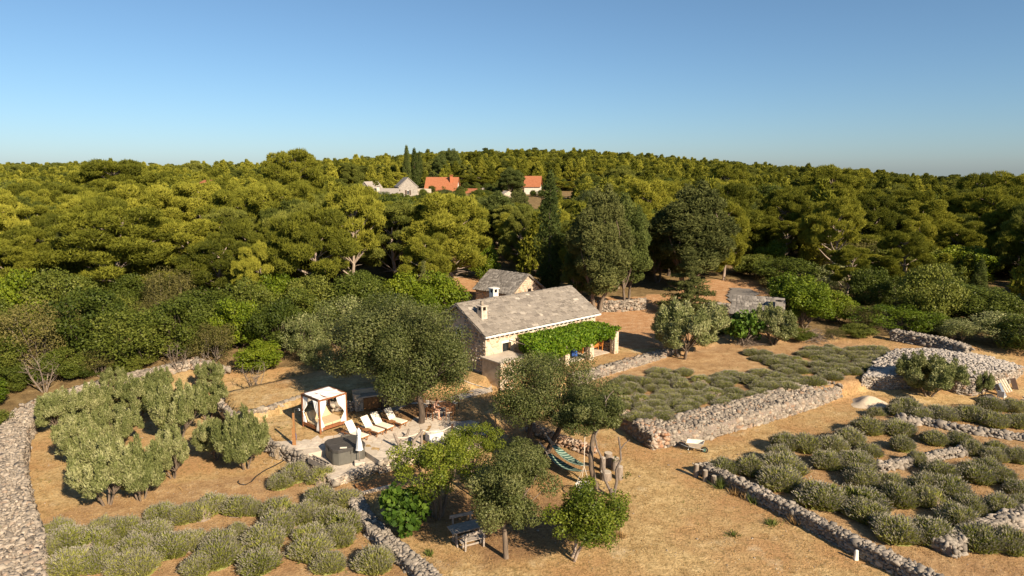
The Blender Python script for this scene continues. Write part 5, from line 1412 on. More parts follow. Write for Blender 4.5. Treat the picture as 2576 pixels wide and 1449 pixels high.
# ------------------------------------------------------------------ hamlet on the hillside
def hamlet_house(label, u, v_base, Y, wpx, hpx, rise_px, wall, roofm, ridge='across', depth=6.0, windows=(), chim=None, rz=0.0, name='house', roof=True):
    g = atY(u, v_base, Y); k = Y / FPX / .985
    W, H_, rs = wpx * k, hpx * k, rise_px * k
    root = thing(name, label, 'house', (g[0], Y, g[2]), rz)
    if ridge == 'across':       # eave faces the viewer
        MB().box((0, depth / 2, H_ / 2 - 2), (W, depth, H_ + 4)).build('wall', M[wall], root)
        if roof:
            mb = MB()
            for sgn in (-1, 1):
                ya = depth / 2 + sgn * (depth / 2 + .3)
                pts = [(ya, H_ - .05), (depth / 2, H_ + rs), (depth / 2, H_ + rs + .2), (ya, H_ + .15)]
                if sgn > 0: pts = pts[::-1]
                vs = [(-W / 2 - .3, y, z) for y, z in pts] + [(W / 2 + .3, y, z) for y, z in pts]
                mb.add(vs, [(0, 1, 2, 3), (7, 6, 5, 4), (0, 4, 5, 1), (1, 5, 6, 2), (2, 6, 7, 3), (3, 7, 4, 0)])
            rf = mb.build('roof', M[roofm], root)
            for sx in (-1, 1):
                vs = [(sx * (W / 2 - .15), .0, H_ - .1), (sx * (W / 2 - .15), depth, H_ - .1), (sx * (W / 2 - .15), depth / 2, H_ + rs - .05)]
                vs += [(x - sx * .3, y, z) for x, y, z in vs]
                MB().add(vs, [(0, 1, 2), (5, 4, 3), (0, 3, 4, 1), (1, 4, 5, 2), (2, 5, 3, 0)]).build('gable', M[wall], root)
    else:                       # gable faces the viewer
        pr = [(-W / 2, -4), (W / 2, -4), (W / 2, H_), (0, H_ + rs), (-W / 2, H_)]; k5 = 5
        vs = [(x, 0, z) for x, z in pr] + [(x, depth, z) for x, z in pr]
        MB().add(vs, [tuple(range(k5)), tuple(reversed(range(k5, 2 * k5)))] + [(i, k5 + i, k5 + (i + 1) % k5, (i + 1) % k5) for i in range(k5)]).build('wall', M[wall], root)
        if roof:
            mb = MB()
            for sgn in (-1, 1):
                pts = [(sgn * (W / 2 + .3), H_ - .1), (0, H_ + rs + .03), (0, H_ + rs + .25), (sgn * (W / 2 + .3), H_ + .12)]
                if sgn < 0: pts = pts[::-1]
                vs = [(x, -.2, z) for x, z in pts] + [(x, depth + .2, z) for x, z in pts]
                mb.add(vs, [(0, 1, 2, 3), (7, 6, 5, 4), (0, 4, 5, 1), (1, 5, 6, 2), (2, 6, 7, 3), (3, 7, 4, 0)])
            rf = mb.build('roof', M[roofm], root)
    for (fx, fz, ww, wh) in windows:
        f = MB().box((fx * W / 2, -.03, fz * H_), (ww, .1, wh)).build('window', M['white_lime'], root)
        MB().box((fx * W / 2, -.07, fz * H_), (ww * .6, .06, wh * .8)).build('pane', M['glass'], f)
        for s_ in (-1, 1): MB().box((fx * W / 2 + s_ * ww * .62, -.10, fz * H_), (ww * .5, .05, wh)).build('shutter', M['dark_wood'], f)
    if chim:
        fx, cz, hc, cm = chim
        c = MB().box((fx * W / 2, depth * .32, cz * H_ + hc / 2), (.8, .8, hc)).build('chimney', M[cm], root)
        MB().box((fx * W / 2, depth * .32, cz * H_ + hc + .35), (1.1, 1.1, .18)).build('chimney_cap', M[cm], c)
        MB().box((fx * W / 2, depth * .32, cz * H_ + hc + .14), (.5, .5, .3)).build('flue', M['dark_room'], c)
    return root
HV = 218.0
hamlet_house('grey stone house with sloping grey roof and white chimney in the hamlet', 966, 503, HV - 6, 64, 7, 19, 'plaster_grey', 'roof_grey', 'across', 8, chim=(-.55, 1.9, 2.2, 'plaster_white'), rz=.0)
hamlet_house('taller grey roofed barn at the left end of the hamlet', 918, 498, HV + 8, 46, 10, 28, 'plaster_grey', 'roof_grey', 'gable', 9, rz=-.3)
hamlet_house('grey roofless gabled house with one small window in the hamlet', 1028, 500, HV, 46, 28, 22, 'plaster_grey', 'roof_grey', 'gable', 9, windows=((-.05, .55, 1.0, 1.5),), rz=.30)
hamlet_house('low pale ruin wall between the gabled house and the red roof', 1066, 500, HV + 2, 36, 24, 4, 'plaster_stone', 'roof_grey', 'across', 6, roof=False)
hamlet_house('long white house with orange tiled roof and brick chimney', 1108, 496, HV + 6, 78, 14, 33, 'plaster_white', 'terracotta', 'across', 8, windows=((.1, .6, .9, 1.1), (.75, .6, .9, 1.1)), chim=(.62, 2.0, 3.0, 'red_clay'), rz=-.10)
hamlet_house('small stone outbuilding with orange tiles right of the long white house', 1170, 503, HV - 2, 40, 16, 10, 'plaster_stone', 'terracotta', 'across', 6, rz=-.35)
hamlet_house('grey ruined wall left of the round dark tree', 1236, 494, HV + 10, 46, 20, 3, 'plaster_grey', 'roof_grey', 'across', 5, roof=False)
hamlet_house('white house with steep red roof and dark shutters right of the round tree', 1338, 520, HV - 8, 38, 48, 25, 'plaster_white', 'terracotta_red', 'across', 8, windows=((.15, .62, 1.1, 1.5), (.1, .16, 1.2, 1.6)), rz=-.12)
hamlet_house('ruined pale stone hut with broken gable below the round tree', 1280, 522, HV - 30, 42, 28, 12, 'plaster_stone', 'roof_grey', 'gable', 6, roof=False, rz=.2)
hamlet_house('orange roof peeping out of the pines above the hamlet', 1058, 440, 262, 36, 10, 13, 'plaster_stone', 'terracotta', 'across', 8)
hamlet_house('tiny orange roof far off in the left wood', 516, 466, 200, 20, 5, 6, 'plaster_stone', 'terracotta', 'across', 6)
hamlet_house('low pale garden wall right of the white house', 1400, 506, HV - 20, 74, 7, 1, 'plaster_stone', 'roof_grey', 'across', .8, roof=False, name='garden_wall')
for k_, u, Y, vt, wp, lb in [('cypress', 1022, 250, 365, 24, 'leftmost tall dark cypress of the skyline group'), ('cypress', 1042, 252, 372, 26, 'middle dark cypress of the skyline group'), ('cypress', 1055, 254, 380, 18, 'right dark cypress of the skyline group'),
        ('broad_cypress', 1105, 256, 385, 42, 'dark broad conifer on the skyline right of the cypress group'), ('broad_cypress', 1140, 262, 376, 50, 'second dark broad conifer on the skyline'), ('broad_cypress', 1288, 205, 422, 70, 'round dark tree between the hamlet houses'),
        ('cypress', 1258, 206, 455, 16, 'thin cypress beside the round dark tree'), ('fir', 1085, 236, 432, 60, 'dark conifer below the skyline conifers'), ('holm_oak', 1120, 200, 478, 50, 'grey green oak in front of the long white house'),
        ('maquis_shrub', 905, 200, 462, 40, 'dark scrub hiding the barn'), ('young_pine', 935, 196, 476, 44, 'pine in front of the grey hamlet house'), ('maquis_shrub', 1145, 198, 488, 36, 'dark bush between long house and outbuilding'), ('maquis_shrub', 1060, 200, 492, 60, 'green scrub in front of the gabled house'), ('maquis_shrub', 1210, 205, 478, 60, 'green scrub between outbuilding and ruin'), ('young_pine', 980, 236, 440, 50, 'pine behind the grey hamlet house'), ('young_pine', 940, 232, 450, 50, 'pine behind the barn'),
        ('pine', 1000, 240, 432, 60, 'pine left of the hamlet gable'), ('pine', 1160, 240, 440, 70, 'pine behind the outbuilding'), ('pine', 1210, 238, 440, 70, 'pine behind the ruined wall'), ('pine', 1360, 235, 440, 70, 'pine behind the white house'), ('cypress', 1193, 225, 470, 8, 'tiny cypress behind the outbuilding'),
        ('pine', 1410, 225, 455, 80, 'pine right of the white house'), ('maquis_shrub', 1380, 205, 492, 50, 'scrub right of the white house')]:
    put(k_, u, Y, vt, wp, lb, 'tree' if 'shrub' not in k_ else 'shrub', None, 0, name='shrub' if 'shrub' in k_ else {'fir': 'conifer_tree', 'holm_oak': 'oak_tree'}.get(k_, 'cypress_tree' if 'cypress' in k_ else 'pine_tree'))

# ------------------------------------------------------------------ round stone field hut on the right
def field_hut():
    rg = random.Random(31)
    fp = [(27.1, 50.9), (29.2, 50.7), (30.9, 50.9), (31.2, 51.9), (33.3, 50.9), (33.9, 50.0), (34.9, 49.6), (37.2, 50.9), (38.8, 51.4), (41.5, 53.5), (40.5, 57.0), (37.0, 58.2), (33.0, 57.0), (30.2, 54.6)]
    hts = [1.25, 1.35, 1.35, 1.4, 1.5, 1.5, 1.55, 1.5, 1.4, 1.2, 1.1, 1.1, 1.25, 1.35]
    root = thing('stone_field_hut', 'low rounded dry stone field hut with a pale rubble roof at the right edge', 'hut', (34, 53, 0))
    n = len(fp); cxy = Vector((34.6, 53.9)); O = Vector((34, 53, 0))
    vs = []; fs = []
    for (x, y), h in zip(fp, hts): vs += [Vector((x, y, -.2)) - O, Vector((x, y, h)) - O]
    cen = len(vs); ring = []
    for (x, y), h in zip(fp, hts):
        p = Vector((x, y)).lerp(cxy, .45); ring.append(len(vs)); vs.append(Vector((p.x, p.y, 1.78)) - O)
    top = len(vs); vs.append(Vector((cxy.x, cxy.y, 1.92)) - O)
    for i in range(n):
        j = (i + 1) % n
        fs += [(2 * i, 2 * j, 2 * j + 1, 2 * i + 1), (2 * i + 1, 2 * j + 1, ring[j], ring[i]), (ring[i], ring[j], top)]
    MB().add(vs, fs).build('core', M['hut_roof'], root)
    items = []; roof = []
    camp = Vector((0, 0, CAM_H))
    for i in range(n):
        a, b = Vector(fp[i]), Vector(fp[(i + 1) % n]); L = (b - a).length; t = (b - a) / L; nr = Vector((t.y, -t.x))
        vis = nr.dot((Vector((0, 0)) - a).normalized())
        if vis < -.3: continue
        if i == 3: continue                       # doorway side
        hgt_ = (hts[i] + hts[(i + 1) % n]) / 2; z = .1
        while z < hgt_:
            x = rg.uniform(0, .2)
            while x < L:
                s = .21 * rg.uniform(.6, 1.3); p = a + t * x
                items.append(((p.x - 34, p.y - 53, z), (rg.uniform(-.3, .3), rg.uniform(-.3, .3), math.atan2(t.y, t.x)), (s * 1.1, s * .8, s * .75), s))
                x += s * .95
            z += .165
    scatter_pieces(root, 'stone', items, M['drystone_warm'], 250, 'stone', 'small_stones')
    for _ in range(5200):
        x = rg.uniform(27, 41.5); y = rg.uniform(49.6, 58.2)
        if not inside(np.array([x]), np.array([y]), fp)[0]: continue
        d = (Vector((x, y)) - cxy).length
        # height of the roof surface
        f = 1 - min(1, d / 6.8); zr = 1.34 + .62 * min(1, f * 1.55)
        s = rg.uniform(.10, .2) if rg.random() < .9 else rg.uniform(.2, .34)
        roof.append(((x - 34, y - 53, zr), (rg.uniform(-.3, .3), rg.uniform(-.3, .3), rg.uniform(0, 6)), (s * 1.2, s, s * .55), s))
    rf = MB().box((0, 0, 1.5), (.3, .3, .2)).build('roof', M['hut_roof'], root)
    scatter_pieces(rf, 'stone', roof, M['hut_roof'], 200, 'roof_stone', 'roof_rubble')
    dw = MB().box((32.2 - 34, 51.38 - 53, .62), (1.9, .12, 1.3), rz=-.45).build('doorway', M['dark_room'], root)
    MB().box((32.2 - 34, 51.36 - 53, 1.36), (2.3, .5, .22), rz=-.45).build('lintel', M['drystone'], root)
    MB().box((33.3 - 34, 50.82 - 53, .45), (.9, .3, .9), rz=-.5).build('brick_infill', M['red_clay'], root)
field_hut()

# ------------------------------------------------------------------ vine pergola
def pergola():
    P = [Vector((2.06, 51.2)), Vector((4.29, 53.05)), Vector((6.42, 54.75)), Vector((8.75, 56.75))]
    root = thing('vine_pergola', 'pergola of square stone pillars under a thick green vine before the farmhouse', 'pergola', (P[0].x, P[0].y, 1.66), HR)
    inv = Matrix.Rotation(-HR, 4, 'Z')
    loc = [inv @ Vector((p.x - P[0].x, p.y - P[0].y, 0)) for p in P]
    Hp = 1.82
    for q in loc:
        pl = MB().box((q.x, q.y, Hp / 2 - .1), (.5, .5, Hp + .2)).build('pillar', M['mortar'], root)
        for f, (dx, dy, xd) in enumerate(((-.25, -.25, (1, 0, 0)), (.25, -.25, (0, 1, 0)), (.25, .25, (-1, 0, 0)), (-.25, .25, (0, -1, 0)))):
            wall_stones(pl, (q.x + dx, q.y + dy, 0), xd, (0, 0, 1), .5, Hp, [], M['house_stone'], f, .24, 1.0, 20)
    x0, x1 = loc[0].x - .6, loc[-1].x + .4; dep = 3.15
    MB().bar((x0, 0, Hp + .06), (x1, 0, Hp + .06), .12).build('front_beam', M['grey_log'], root)
    MB().bar((x0 + .9, dep - .1, Hp + .12), (x1, dep - .1, Hp + .12), .12).build('wall_beam', M['grey_log'], root)
    k = 14
    for i in range(k):
        x = x0 + .1 + (x1 - x0 - .1) * i / (k - 1)
        MB().tube([(x, -.45, Hp + .13), (x + .03, dep, Hp + .2)], .035, 6).build('rafter', M['grey_log'], root)
    # vine: trunk stems and leaf sheet with hanging fringe
    MB().tube(curve_pts((loc[1].x - .35, loc[1].y + .1, -.1), (loc[1].x - .3, .3, Hp + .2), random.Random(2), .08, 5), .06, 6).build('vine_stem', M['bark_dark'], root)
    rg = random.Random(6); cl = []
    for _ in range(330):
        x = rg.uniform(x0 - .35, x1 - .25); y = rg.uniform(-.4, dep - .45)
        if x < x0 + .1 + .42 * y: continue
        cl.append((x, y, Hp + .24 + .02 * y + rg.uniform(-.05, .12), .36, .36, .16))
    for _ in range(170):
        x = rg.uniform(x0 - .4, x1 - .9); f = max(0, 1 - x / 7.0)
        dz = rg.random() ** 1.5 * (.35 + .75 * f)
        cl.append((x, rg.uniform(-.6, -.38), Hp + .15 - dz, .26, .16, .28))
    for _ in range(24):
        yy = rg.uniform(-.4, 2.2); cl.append((x0 + .42 * yy - rg.uniform(0, .2), yy, Hp + rg.uniform(-.4, .25), .25, .3, .3))
    link('vine_leaves', foliage('vine_leaves', cl, 64, .17, .15, M['vine'], 66, .15, .6, .6, 'leaf', False, .2, .35, .3), root)
pergola()
# ------------------------------------------------------------------ patio furniture
def skinned(name, joints, edges, mat, parent=None, sub=2, root=0):
    """joints: (x,y,z,r)"""
    me = bpy.data.meshes.new(name)
    me.from_pydata([j[:3] for j in joints], edges, [])
    o = link(name, me, parent)
    md = o.modifiers.new('skin', 'SKIN'); md.use_smooth_shade = True
    for i, j in enumerate(joints):
        v = me.skin_vertices[0].data[i]; v.radius = (j[3], j[3]); v.use_root = (i == root)
    s = o.modifiers.new('sub', 'SUBSURF'); s.levels = sub; s.render_levels = sub
    me.materials.append(mat)
    return o
def cloth_sheet(name, mat, parent, fn, nu, nv, thick=.012):
    V = [fn(i / nu, j / nv) for j in range(nv + 1) for i in range(nu + 1)]
    F = [(j * (nu + 1) + i, j * (nu + 1) + i + 1, (j + 1) * (nu + 1) + i + 1, (j + 1) * (nu + 1) + i) for j in range(nv) for i in range(nu)]
    mb = MB(); mb.add(V, F, True); o = mb.build(name, mat, parent)
    s = o.modifiers.new('thick', 'SOLIDIFY'); s.thickness = thick
    return o

def daybed():
    F = Vector((-11.95, 40.42)); ax = Vector((.66, .75)).normalized()
    root = thing('daybed', 'four poster daybed with white curtains and tan cushions on the lawn', 'daybed', (F.x, F.y, .8), math.atan2(ax.y, ax.x))
    W, D, H_ = 1.95, 1.9, 2.12
    for x, y in ((0, 0), (W, 0), (W, D), (0, D)):
        MB().box((x, y, H_ / 2), (.1, .1, H_)).build('post', M['red_wood'], root)
    MB().box((W / 2, 0, H_ + .05), (W + .12, .12, .1)).build('top_beam', M['red_wood'], root)
    MB().box((W / 2, D, H_ + .05), (W + .12, .12, .1)).build('top_beam', M['red_wood'], root)
    for x in (0, W): MB().box((x, D / 2, H_ + .052), (.12, D - .12, .1)).build('top_beam', M['dark_wood'] if x == 0 else M['red_wood'], root)
    for k in (.33, .66): MB().box((W * k, D / 2, H_ + .06), (.06, D - .12, .08)).build('cross_beam', M['red_wood'], root)
    for y in (.0, D): MB().box((W / 2, y, .28), (W - .1, .06, .18)).build('side_rail', M['red_wood'], root)
    for x in (.0, W): MB().box((x, D / 2, .28), (.06, D - .1, .18)).build('side_rail', M['red_wood'], root)
    for i in range(9): MB().box((.12 + (W - .24) * i / 8, D / 2, .34), (.16, D - .1, .03)).build('slat', M['red_wood'], root)
    # two mattresses and backrests at the far end (+y)
    for k in range(2):
        x0 = .06 + k * (W - .12) / 2; xw = (W - .12) / 2 - .015
        m = MB().box((x0 + xw / 2, .72, .44), (xw, 1.3, .15)).build('mattress', M['tan_cushion'], root, bevel=.03)
        def back(u, v, x0=x0, xw=xw):
            a = v * 1.15
            return (x0 + u * xw, 1.36 + .42 * math.sin(a * .8) * 1.0, .46 + .55 * v ** 1.25)
        cloth_sheet('backrest', M['tan_cushion'], root, back, 2, 6, .1)
    # canopy cloth strips lying over the beams
    for k, (y0, y1, dz) in enumerate(((-.03, .9, .0), (.78, 1.75, .03))):
        def can(u, v, y0=y0, y1=y1, dz=dz):
            return (.05 + u * (W - .1), y0 + (y1 - y0) * v + .03 * math.sin(u * 9), H_ + .115 + dz + .035 * math.sin(u * 3.1 * 4) * math.sin(v * 3.1) - .05 * math.sin(v * math.pi) * (.5 + .5 * math.sin(u * 9)))
        cloth_sheet('canopy_cloth', M['white_cloth'], root, can, 24, 8)
    # curtains gathered at the posts
    for (x, y, sx, sy, n) in ((0, 0, 1, .25, 0), (0, 0, -.15, 1, 0), (0, D, .15, -1, 1), (W, 0, -1, .2, 2), (W, D, -1, -.3, 3)):
        def cur(u, v, x=x, y=y, sx=sx, sy=sy, n=n):
            z = H_ - .02 - v * (H_ - .18)
            tie = math.exp(-((v - .55) / .17) ** 2)
            wd = (.52 * (1 - v * .75) if v < .55 else .2 + .22 * (v - .55)) * (1 - .8 * tie) + .035
            off = u * wd
            fold = .045 * math.sin(u * 22 + n) * (1 - .6 * tie)
            return (x + sx * off + (.06 if sx >= 0 else -.06) * abs(sx) + fold * sy, y + sy * off + fold * sx + (-.06 if y == 0 else .06) * .3, z)
        c = cloth_sheet('curtain', M['white_cloth'], root, cur, 22, 14, .01)
        MB().tube([(x + sx * .07 + .055 * math.cos(a), y + sy * .07 + .055 * math.sin(a), H_ - .02 - .55 * (H_ - .18)) for a in np.linspace(0, 6.28, 9)], .022, 5).build('curtain_tie', M['white_cloth'], c)
daybed()

def lounger_meshes():
    root = thing('sun_lounger', '', 'sun lounger', (0, 0, 0), 0, 'row of cream sun loungers')
    w = .60
    for y in (-w / 2 + .03, w / 2 - .03): MB().box((.15, y, .30), (1.95, .045, .06)).build('side_rail', M['teak'], root)
    MB().box((1.1, 0, .30), (.045, w - .1, .06)).build('end_rail', M['teak'], root)
    for x in (-.55, .95):
        for y in (-w / 2 + .05, w / 2 - .05): MB().bar((x, y, 0), (x + .06, y, .28), .05).build('leg', M['teak'], root)
    for i in range(9): MB().box((.1 + i * .125, 0, .335), (.09, w - .09, .018)).build('slat', M['teak'], root)
    a = R(52); e = Vector((-math.cos(a) * .78, 0, math.sin(a) * .78))
    for y in (-w / 2 + .05, w / 2 - .05):
        MB().bar((0, y, .33), (e.x, y, .33 + e.z), .04).build('back_rail', M['teak'], root)
        MB().bar((e.x * .62, y, .33 + e.z * .62), (-.72, y, .32), .03).build('back_prop', M['teak'], root)
    MB().box((.56, 0, .375), (1.12, w - .02, .06)).build('seat_cushion', M['cream_cloth'], root, bevel=.018)
    Mx = Matrix.Rotation(a - math.pi, 4, 'Y')
    Mx = Matrix.Rotation(-(math.pi - a), 4, 'Y')
    c = e * .5 + Vector((.03, 0, .365))
    d = e.normalized(); nrm = Vector((d.z, 0, -d.x))
    B = Matrix((d, Vector((0, 1, 0)), d.cross(Vector((0, 1, 0))))).transposed().to_4x4()
    MB().box(c + Vector((.02, 0, .01)), (.80, w - .02, .06), M=B).build('back_cushion', M['cream_cloth'], root, bevel=.018)
    return root
def copy_thing(o, loc, rz, label=None, group=None):
    c = o.copy(); C.objects.link(c); c.location = loc; c.rotation_euler = (0, 0, rz)
    if label: c['label'] = label
    if group: c['group'] = group
    def rec(src, dst):
        for ch in [q for q in C.objects if q.parent == src]:
            k = ch.copy(); C.objects.link(k); k.parent = dst; rec(ch, k)
    rec(o, c)
    return c
lg = lounger_meshes()
LB = ['cream sun lounger nearest the hot tub', 'cream sun lounger second from the hot tub', 'cream sun lounger third from the hot tub', 'cream sun lounger farthest from the hot tub, nearest the dining table']
for i, (x, y) in enumerate([(-9.76, 39.83), (-8.97, 40.67), (-8.49, 41.31), (-7.77, 42.14)]):
    if i == 0: lg.location = (x, y, .81); lg.rotation_euler = (0, 0, R(-37)); lg['label'] = LB[0]
    else: copy_thing(lg, (x, y, .81), R(-37 + (i % 2) * 1.5), LB[i])
def side_table(x, y, label):
    t = thing('side_table', label, 'side table', (x, y, .81), R(-37), 'folding side tables')
    for i in range(5): MB().box((0, -.18 + i * .09, .42), (.46, .078, .02)).build('slat', M['teak'], t)
    for s in (-1, 1):
        MB().bar((-.18, s * .17, 0), (.18, s * .17, .40), .03).build('leg', M['teak'], t)
        MB().bar((.18, s * .2, 0), (-.18, s * .2, .40), .03).build('leg', M['teak'], t)
side_table(-8.99, 40.12, 'small teak side table between the two loungers nearest the hot tub')
side_table(-7.72, 41.52, 'small teak side table between the two loungers nearest the dining table')

def hot_tub():
    t = thing('hot_tub', 'grey hot tub with a closed dark folding cover on the stone platform', 'hot tub', (-9.75, 37.72, .46), R(32.5))
    def octa(w, c): return [(-w + c, -w), (w - c, -w), (w, -w + c), (w, w - c), (w - c, w), (-w + c, w), (-w, w - c), (-w, -w + c)]
    MB().prism(octa(.95, .26), 0, .78).build('body', M['tub_side'], t, bevel=.015)
    for k in range(4):
        an = k * math.pi / 2
        for x in (-.32, .32):
            q = Matrix.Rotation(an, 4, 'Z') @ Vector((x, -.956, .38)); MB().box(q, (.62, .02, .66), rz=an).build('panel', M['tub_side'], t, bevel=.006)
    cv = MB().prism(octa(.985, .27), .74, .93).build('cover', M['tub_cover'], t, bevel=.02)
    MB().prism([(-.97, -.03), (.97, -.03), (.97, .03), (-.97, .03)], .925, .94).build('cover_seam', M['tub_cover'], cv)
    for an in (0, math.pi / 2, math.pi, -math.pi / 2):
        q = Matrix.Rotation(an, 4, 'Z') @ Vector((0, -1.0, .7)); MB().box(q, (.06, .02, .2), rz=an).build('strap', M['tub_cover'], cv)
    MB().box((-.35, -.78, .955), (.38, .13, .03), rz=R(-25)).build('headrest_pad', M['cream_cloth'], t)
    MB().box((.35, .95, .9), (.5, .2, .12)).build('control_box', M['tub_side'], t)
hot_tub()
def planter():
    t = thing('planter_box', 'long low weathered wooden trough with rails beside the hot tub', 'planter', (-10.95, 36.55, .46), math.atan2(36.09 - 37.15, -10.18 + 11.5))
    L = 1.65
    for y in (-.17, .17): MB().box((0, y, .16), (L, .03, .32)).build('side_board', M['grey_wood'], t)
    for x in (-L / 2, L / 2): MB().box((x, 0, .16), (.03, .31, .32)).build('end_board', M['grey_wood'], t)
    MB().box((0, 0, .05), (L - .04, .3, .04)).build('bottom_board', M['dark_wood'], t)
    for y in (-.1, .1): MB().bar((-L / 2, y, .42), (L / 2, y, .36), .035).build('rail', M['grey_wood'], t)
    for k in (-.5, -.15, .2, .55): MB().bar((k, .1, .1), (k, .1, .4), .03).build('rail_post', M['grey_wood'], t)
planter()
def parasol():
    t = thing('parasol', 'closed white parasol in a stone base beside the hot tub', 'parasol', (-8.70, 36.78, .46), .3)
    V, F = STONES[2]
    MB().box((0, 0, .09), (.62, .5, .18)).build('stone_base', M['flag'], t, bevel=.03)
    MB().tube([(0, 0, .15), (0, 0, 2.2)], .024, 8).build('pole', M['grey_log'], t)
    n = 16; vs = []; prof_ = [(.85, .20), (.95, .16), (1.2, .15), (1.5, .10), (1.72, .085), (1.8, .12), (2.02, .11), (2.1, .06), (2.2, .01)]
    mb = MB()
    for z, r in prof_:
        for k in range(n):
            rr = r * (1.22 if k % 2 else .78); vs.append((rr * math.cos(2 * math.pi * k / n), rr * math.sin(2 * math.pi * k / n), z + (.05 if k % 2 and z < .9 else 0)))
    fs = [(i * n + k, i * n + (k + 1) % n, (i + 1) * n + (k + 1) % n, (i + 1) * n + k) for i in range(len(prof_) - 1) for k in range(n)]
    mb.add(vs, fs, True).build('folded_canopy', M['white_cloth'], t)
    MB().tube([(.1 * math.cos(a), .1 * math.sin(a), 1.68) for a in np.linspace(0, 6.28, 10)], .014, 5).build('strap', M['white_cloth'], t)
parasol()
def log_railing():
    t = thing('driftwood_railing', 'driftwood log railing with pale rope along the front of the patio', 'railing', (-6.0, 38.6, .8))
    rg = random.Random(4)
    def lg_(pts, r): MB().tube([(p[0] + 6.0, p[1] - 38.6, p[2] - .8) for p in pts], r, 8).build('log', M['grey_log'], t)
    lg_([(-6.62, 38.13, .75), (-6.66, 38.2, 1.1), (-6.8, 38.3, 1.25), (-7.0, 38.45, 1.65)], [.13, .12, .10, .075])
    lg_([(-6.66, 38.2, 1.1), (-6.55, 38.25, 1.35)], [.08, .06])
    lg_([(-5.9, 38.48, .75), (-5.85, 38.5, 1.15), (-5.65, 38.6, 1.35), (-5.36, 38.78, 1.68)], [.14, .12, .09, .075])
    lg_([(-5.42, 38.83, .75), (-5.42, 38.83, 1.75)], [.08, .07])
    lg_([(-6.7, 39.92, .78), (-6.45, 40.0, .98), (-6.35, 40.05, 1.3)], [.08, .075, .06])
    def rope(a, b, sag, r=.022):
        pts = [Vector(a).lerp(Vector(b), k / 10) - Vector((0, 0, sag * math.sin(math.pi * k / 10))) for k in range(11)]
        MB().tube([(p.x + 6.0, p.y - 38.6, p.z - .8) for p in pts], r, 5).build('rope', M['rope'], t)
    rope((-6.85, 38.35, 1.4), (-5.42, 38.83, 1.6), .12); rope((-5.42, 38.83, 1.7), (-3.65, 39.7, 1.66), .28); rope((-3.65, 39.7, 1.62), (-2.04, 40.75, 1.3), .3, .014)
    for x, y, h in ((-3.65, 39.7, .95), (-2.04, 40.75, .6)): MB().box((x + 6, y - 38.6, h / 2), (.13, .13, h)).build('post', M['dark_wood'], t)
log_railing()
def white_block():
    t = thing('masonry_block', 'low whitewashed masonry block beside the rope railing', 'block', (-4.72, 39.42, .8), R(33))
    MB().box((0, 0, .27), (.95, .62, .54)).build('body', M['white_lime'], t, bevel=.02)
    MB().box((-.05, .05, .57), (.4, .3, .07)).build('lid', M['white_lime'], t, bevel=.01)
white_block()
def shower():
    t = thing('garden_shower', 'wooden post garden shower at the left corner of the patio', 'shower', (-13.0, 38.72, .8))
    MB().box((0, 0, 1.0), (.12, .08, 2.0)).build('post', M['brown_wood'], t)
    MB().box((-.1, 0, .55), (.08, .1, 1.1)).build('side_board', M['brown_wood'], t)
    MB().tube([(.07, 0, .4), (.07, 0, 2.2), (.09, 0, 2.28), (.34, .02, 2.3)], .013, 6).build('pipe', M['metal'], t)
    MB().tube([(.34, .02, 2.3), (.36, .02, 2.26), (.36, .02, 2.22), (.36, .02, 2.2)], [.015, .02, .09, .1], 10).build('shower_head', M['metal'], t)
    MB().tube([(.08, -.02, .75), (.12, -.05, .6), (.1, -.04, .35)], .012, 5).build('hand_hose', M['blue_cloth'], t)
shower()
def bbq():
    d = math.atan2(45.76 - 44.4, -7.7 + 10.7)
    t = thing('stone_barbecue', 'stone outdoor kitchen counter with wooden doors under the holm oaks', 'outdoor kitchen', (-10.65, 44.45, .8), d)
    L = 3.3
    for x, w in ((.26, .52), (L - .3, .6)):
        pr = MB().box((x, .45, .45), (w, .9, .9)).build('stone_pier', M['mortar'], t)
        wall_stones(pr, (x - w / 2, 0, 0), (1, 0, 0), (0, 0, 1), w, .9, [], M['drystone'], 3, .24, 1, 12)
    MB().box((L / 2, .85, .65), (L, .2, 1.3)).build('back_wall', M['mortar'], t)
    MB().box((L / 2 + .05, .42, .95), (L - .4, .92, .1)).build('counter_slab', M['slab'], t)
    a = .56; n = 4; w = (L - .62 - a) / n
    for i in range(n):
        dr = MB().box((a + w * (i + .5), .1, .44), (w - .02, .04, .8)).build('door', M['brown_wood'], t)
        for k in range(4): MB().box((a + w * i + w * (k + .5) / 4, .07, .44), (w / 4 - .015, .025, .78)).build('plank', M['brown_wood'], dr)
    MB().box((.2, .5, 1.0), (.4, .6, .2)).build('end_block', M['mortar'], t)
bbq()
# dining set and person
def chair(x, y, rz, label):
    t = thing('garden_chair', label, 'chair', (x, y, .81), rz, 'wooden garden chairs')
    for sx in (-.22, .22):
        for sy in (-.24, .24): MB().box((sx, sy, .22 if sx > 0 else .45), (.045, .045, .44 if sx > 0 else .9)).build('leg', M['teak_dark'], t)
    for i in range(5): MB().box((-.18 + i * .09, 0, .44), (.075, .5, .02)).build('seat_slat', M['teak_dark'], t)
    MB().box((0.02, 0, .475), (.42, .46, .05)).build('cushion', M['cream_cloth'], t, bevel=.015)
    for i in range(4): MB().box((-.225, 0, .56 + i * .1), (.02, .46, .06)).build('back_slat', M['teak_dark'], t)
    for sy in (-.25, .25): MB().box((.02, sy, .65), (.48, .05, .03)).build('armrest', M['teak_dark'], t)
    return t

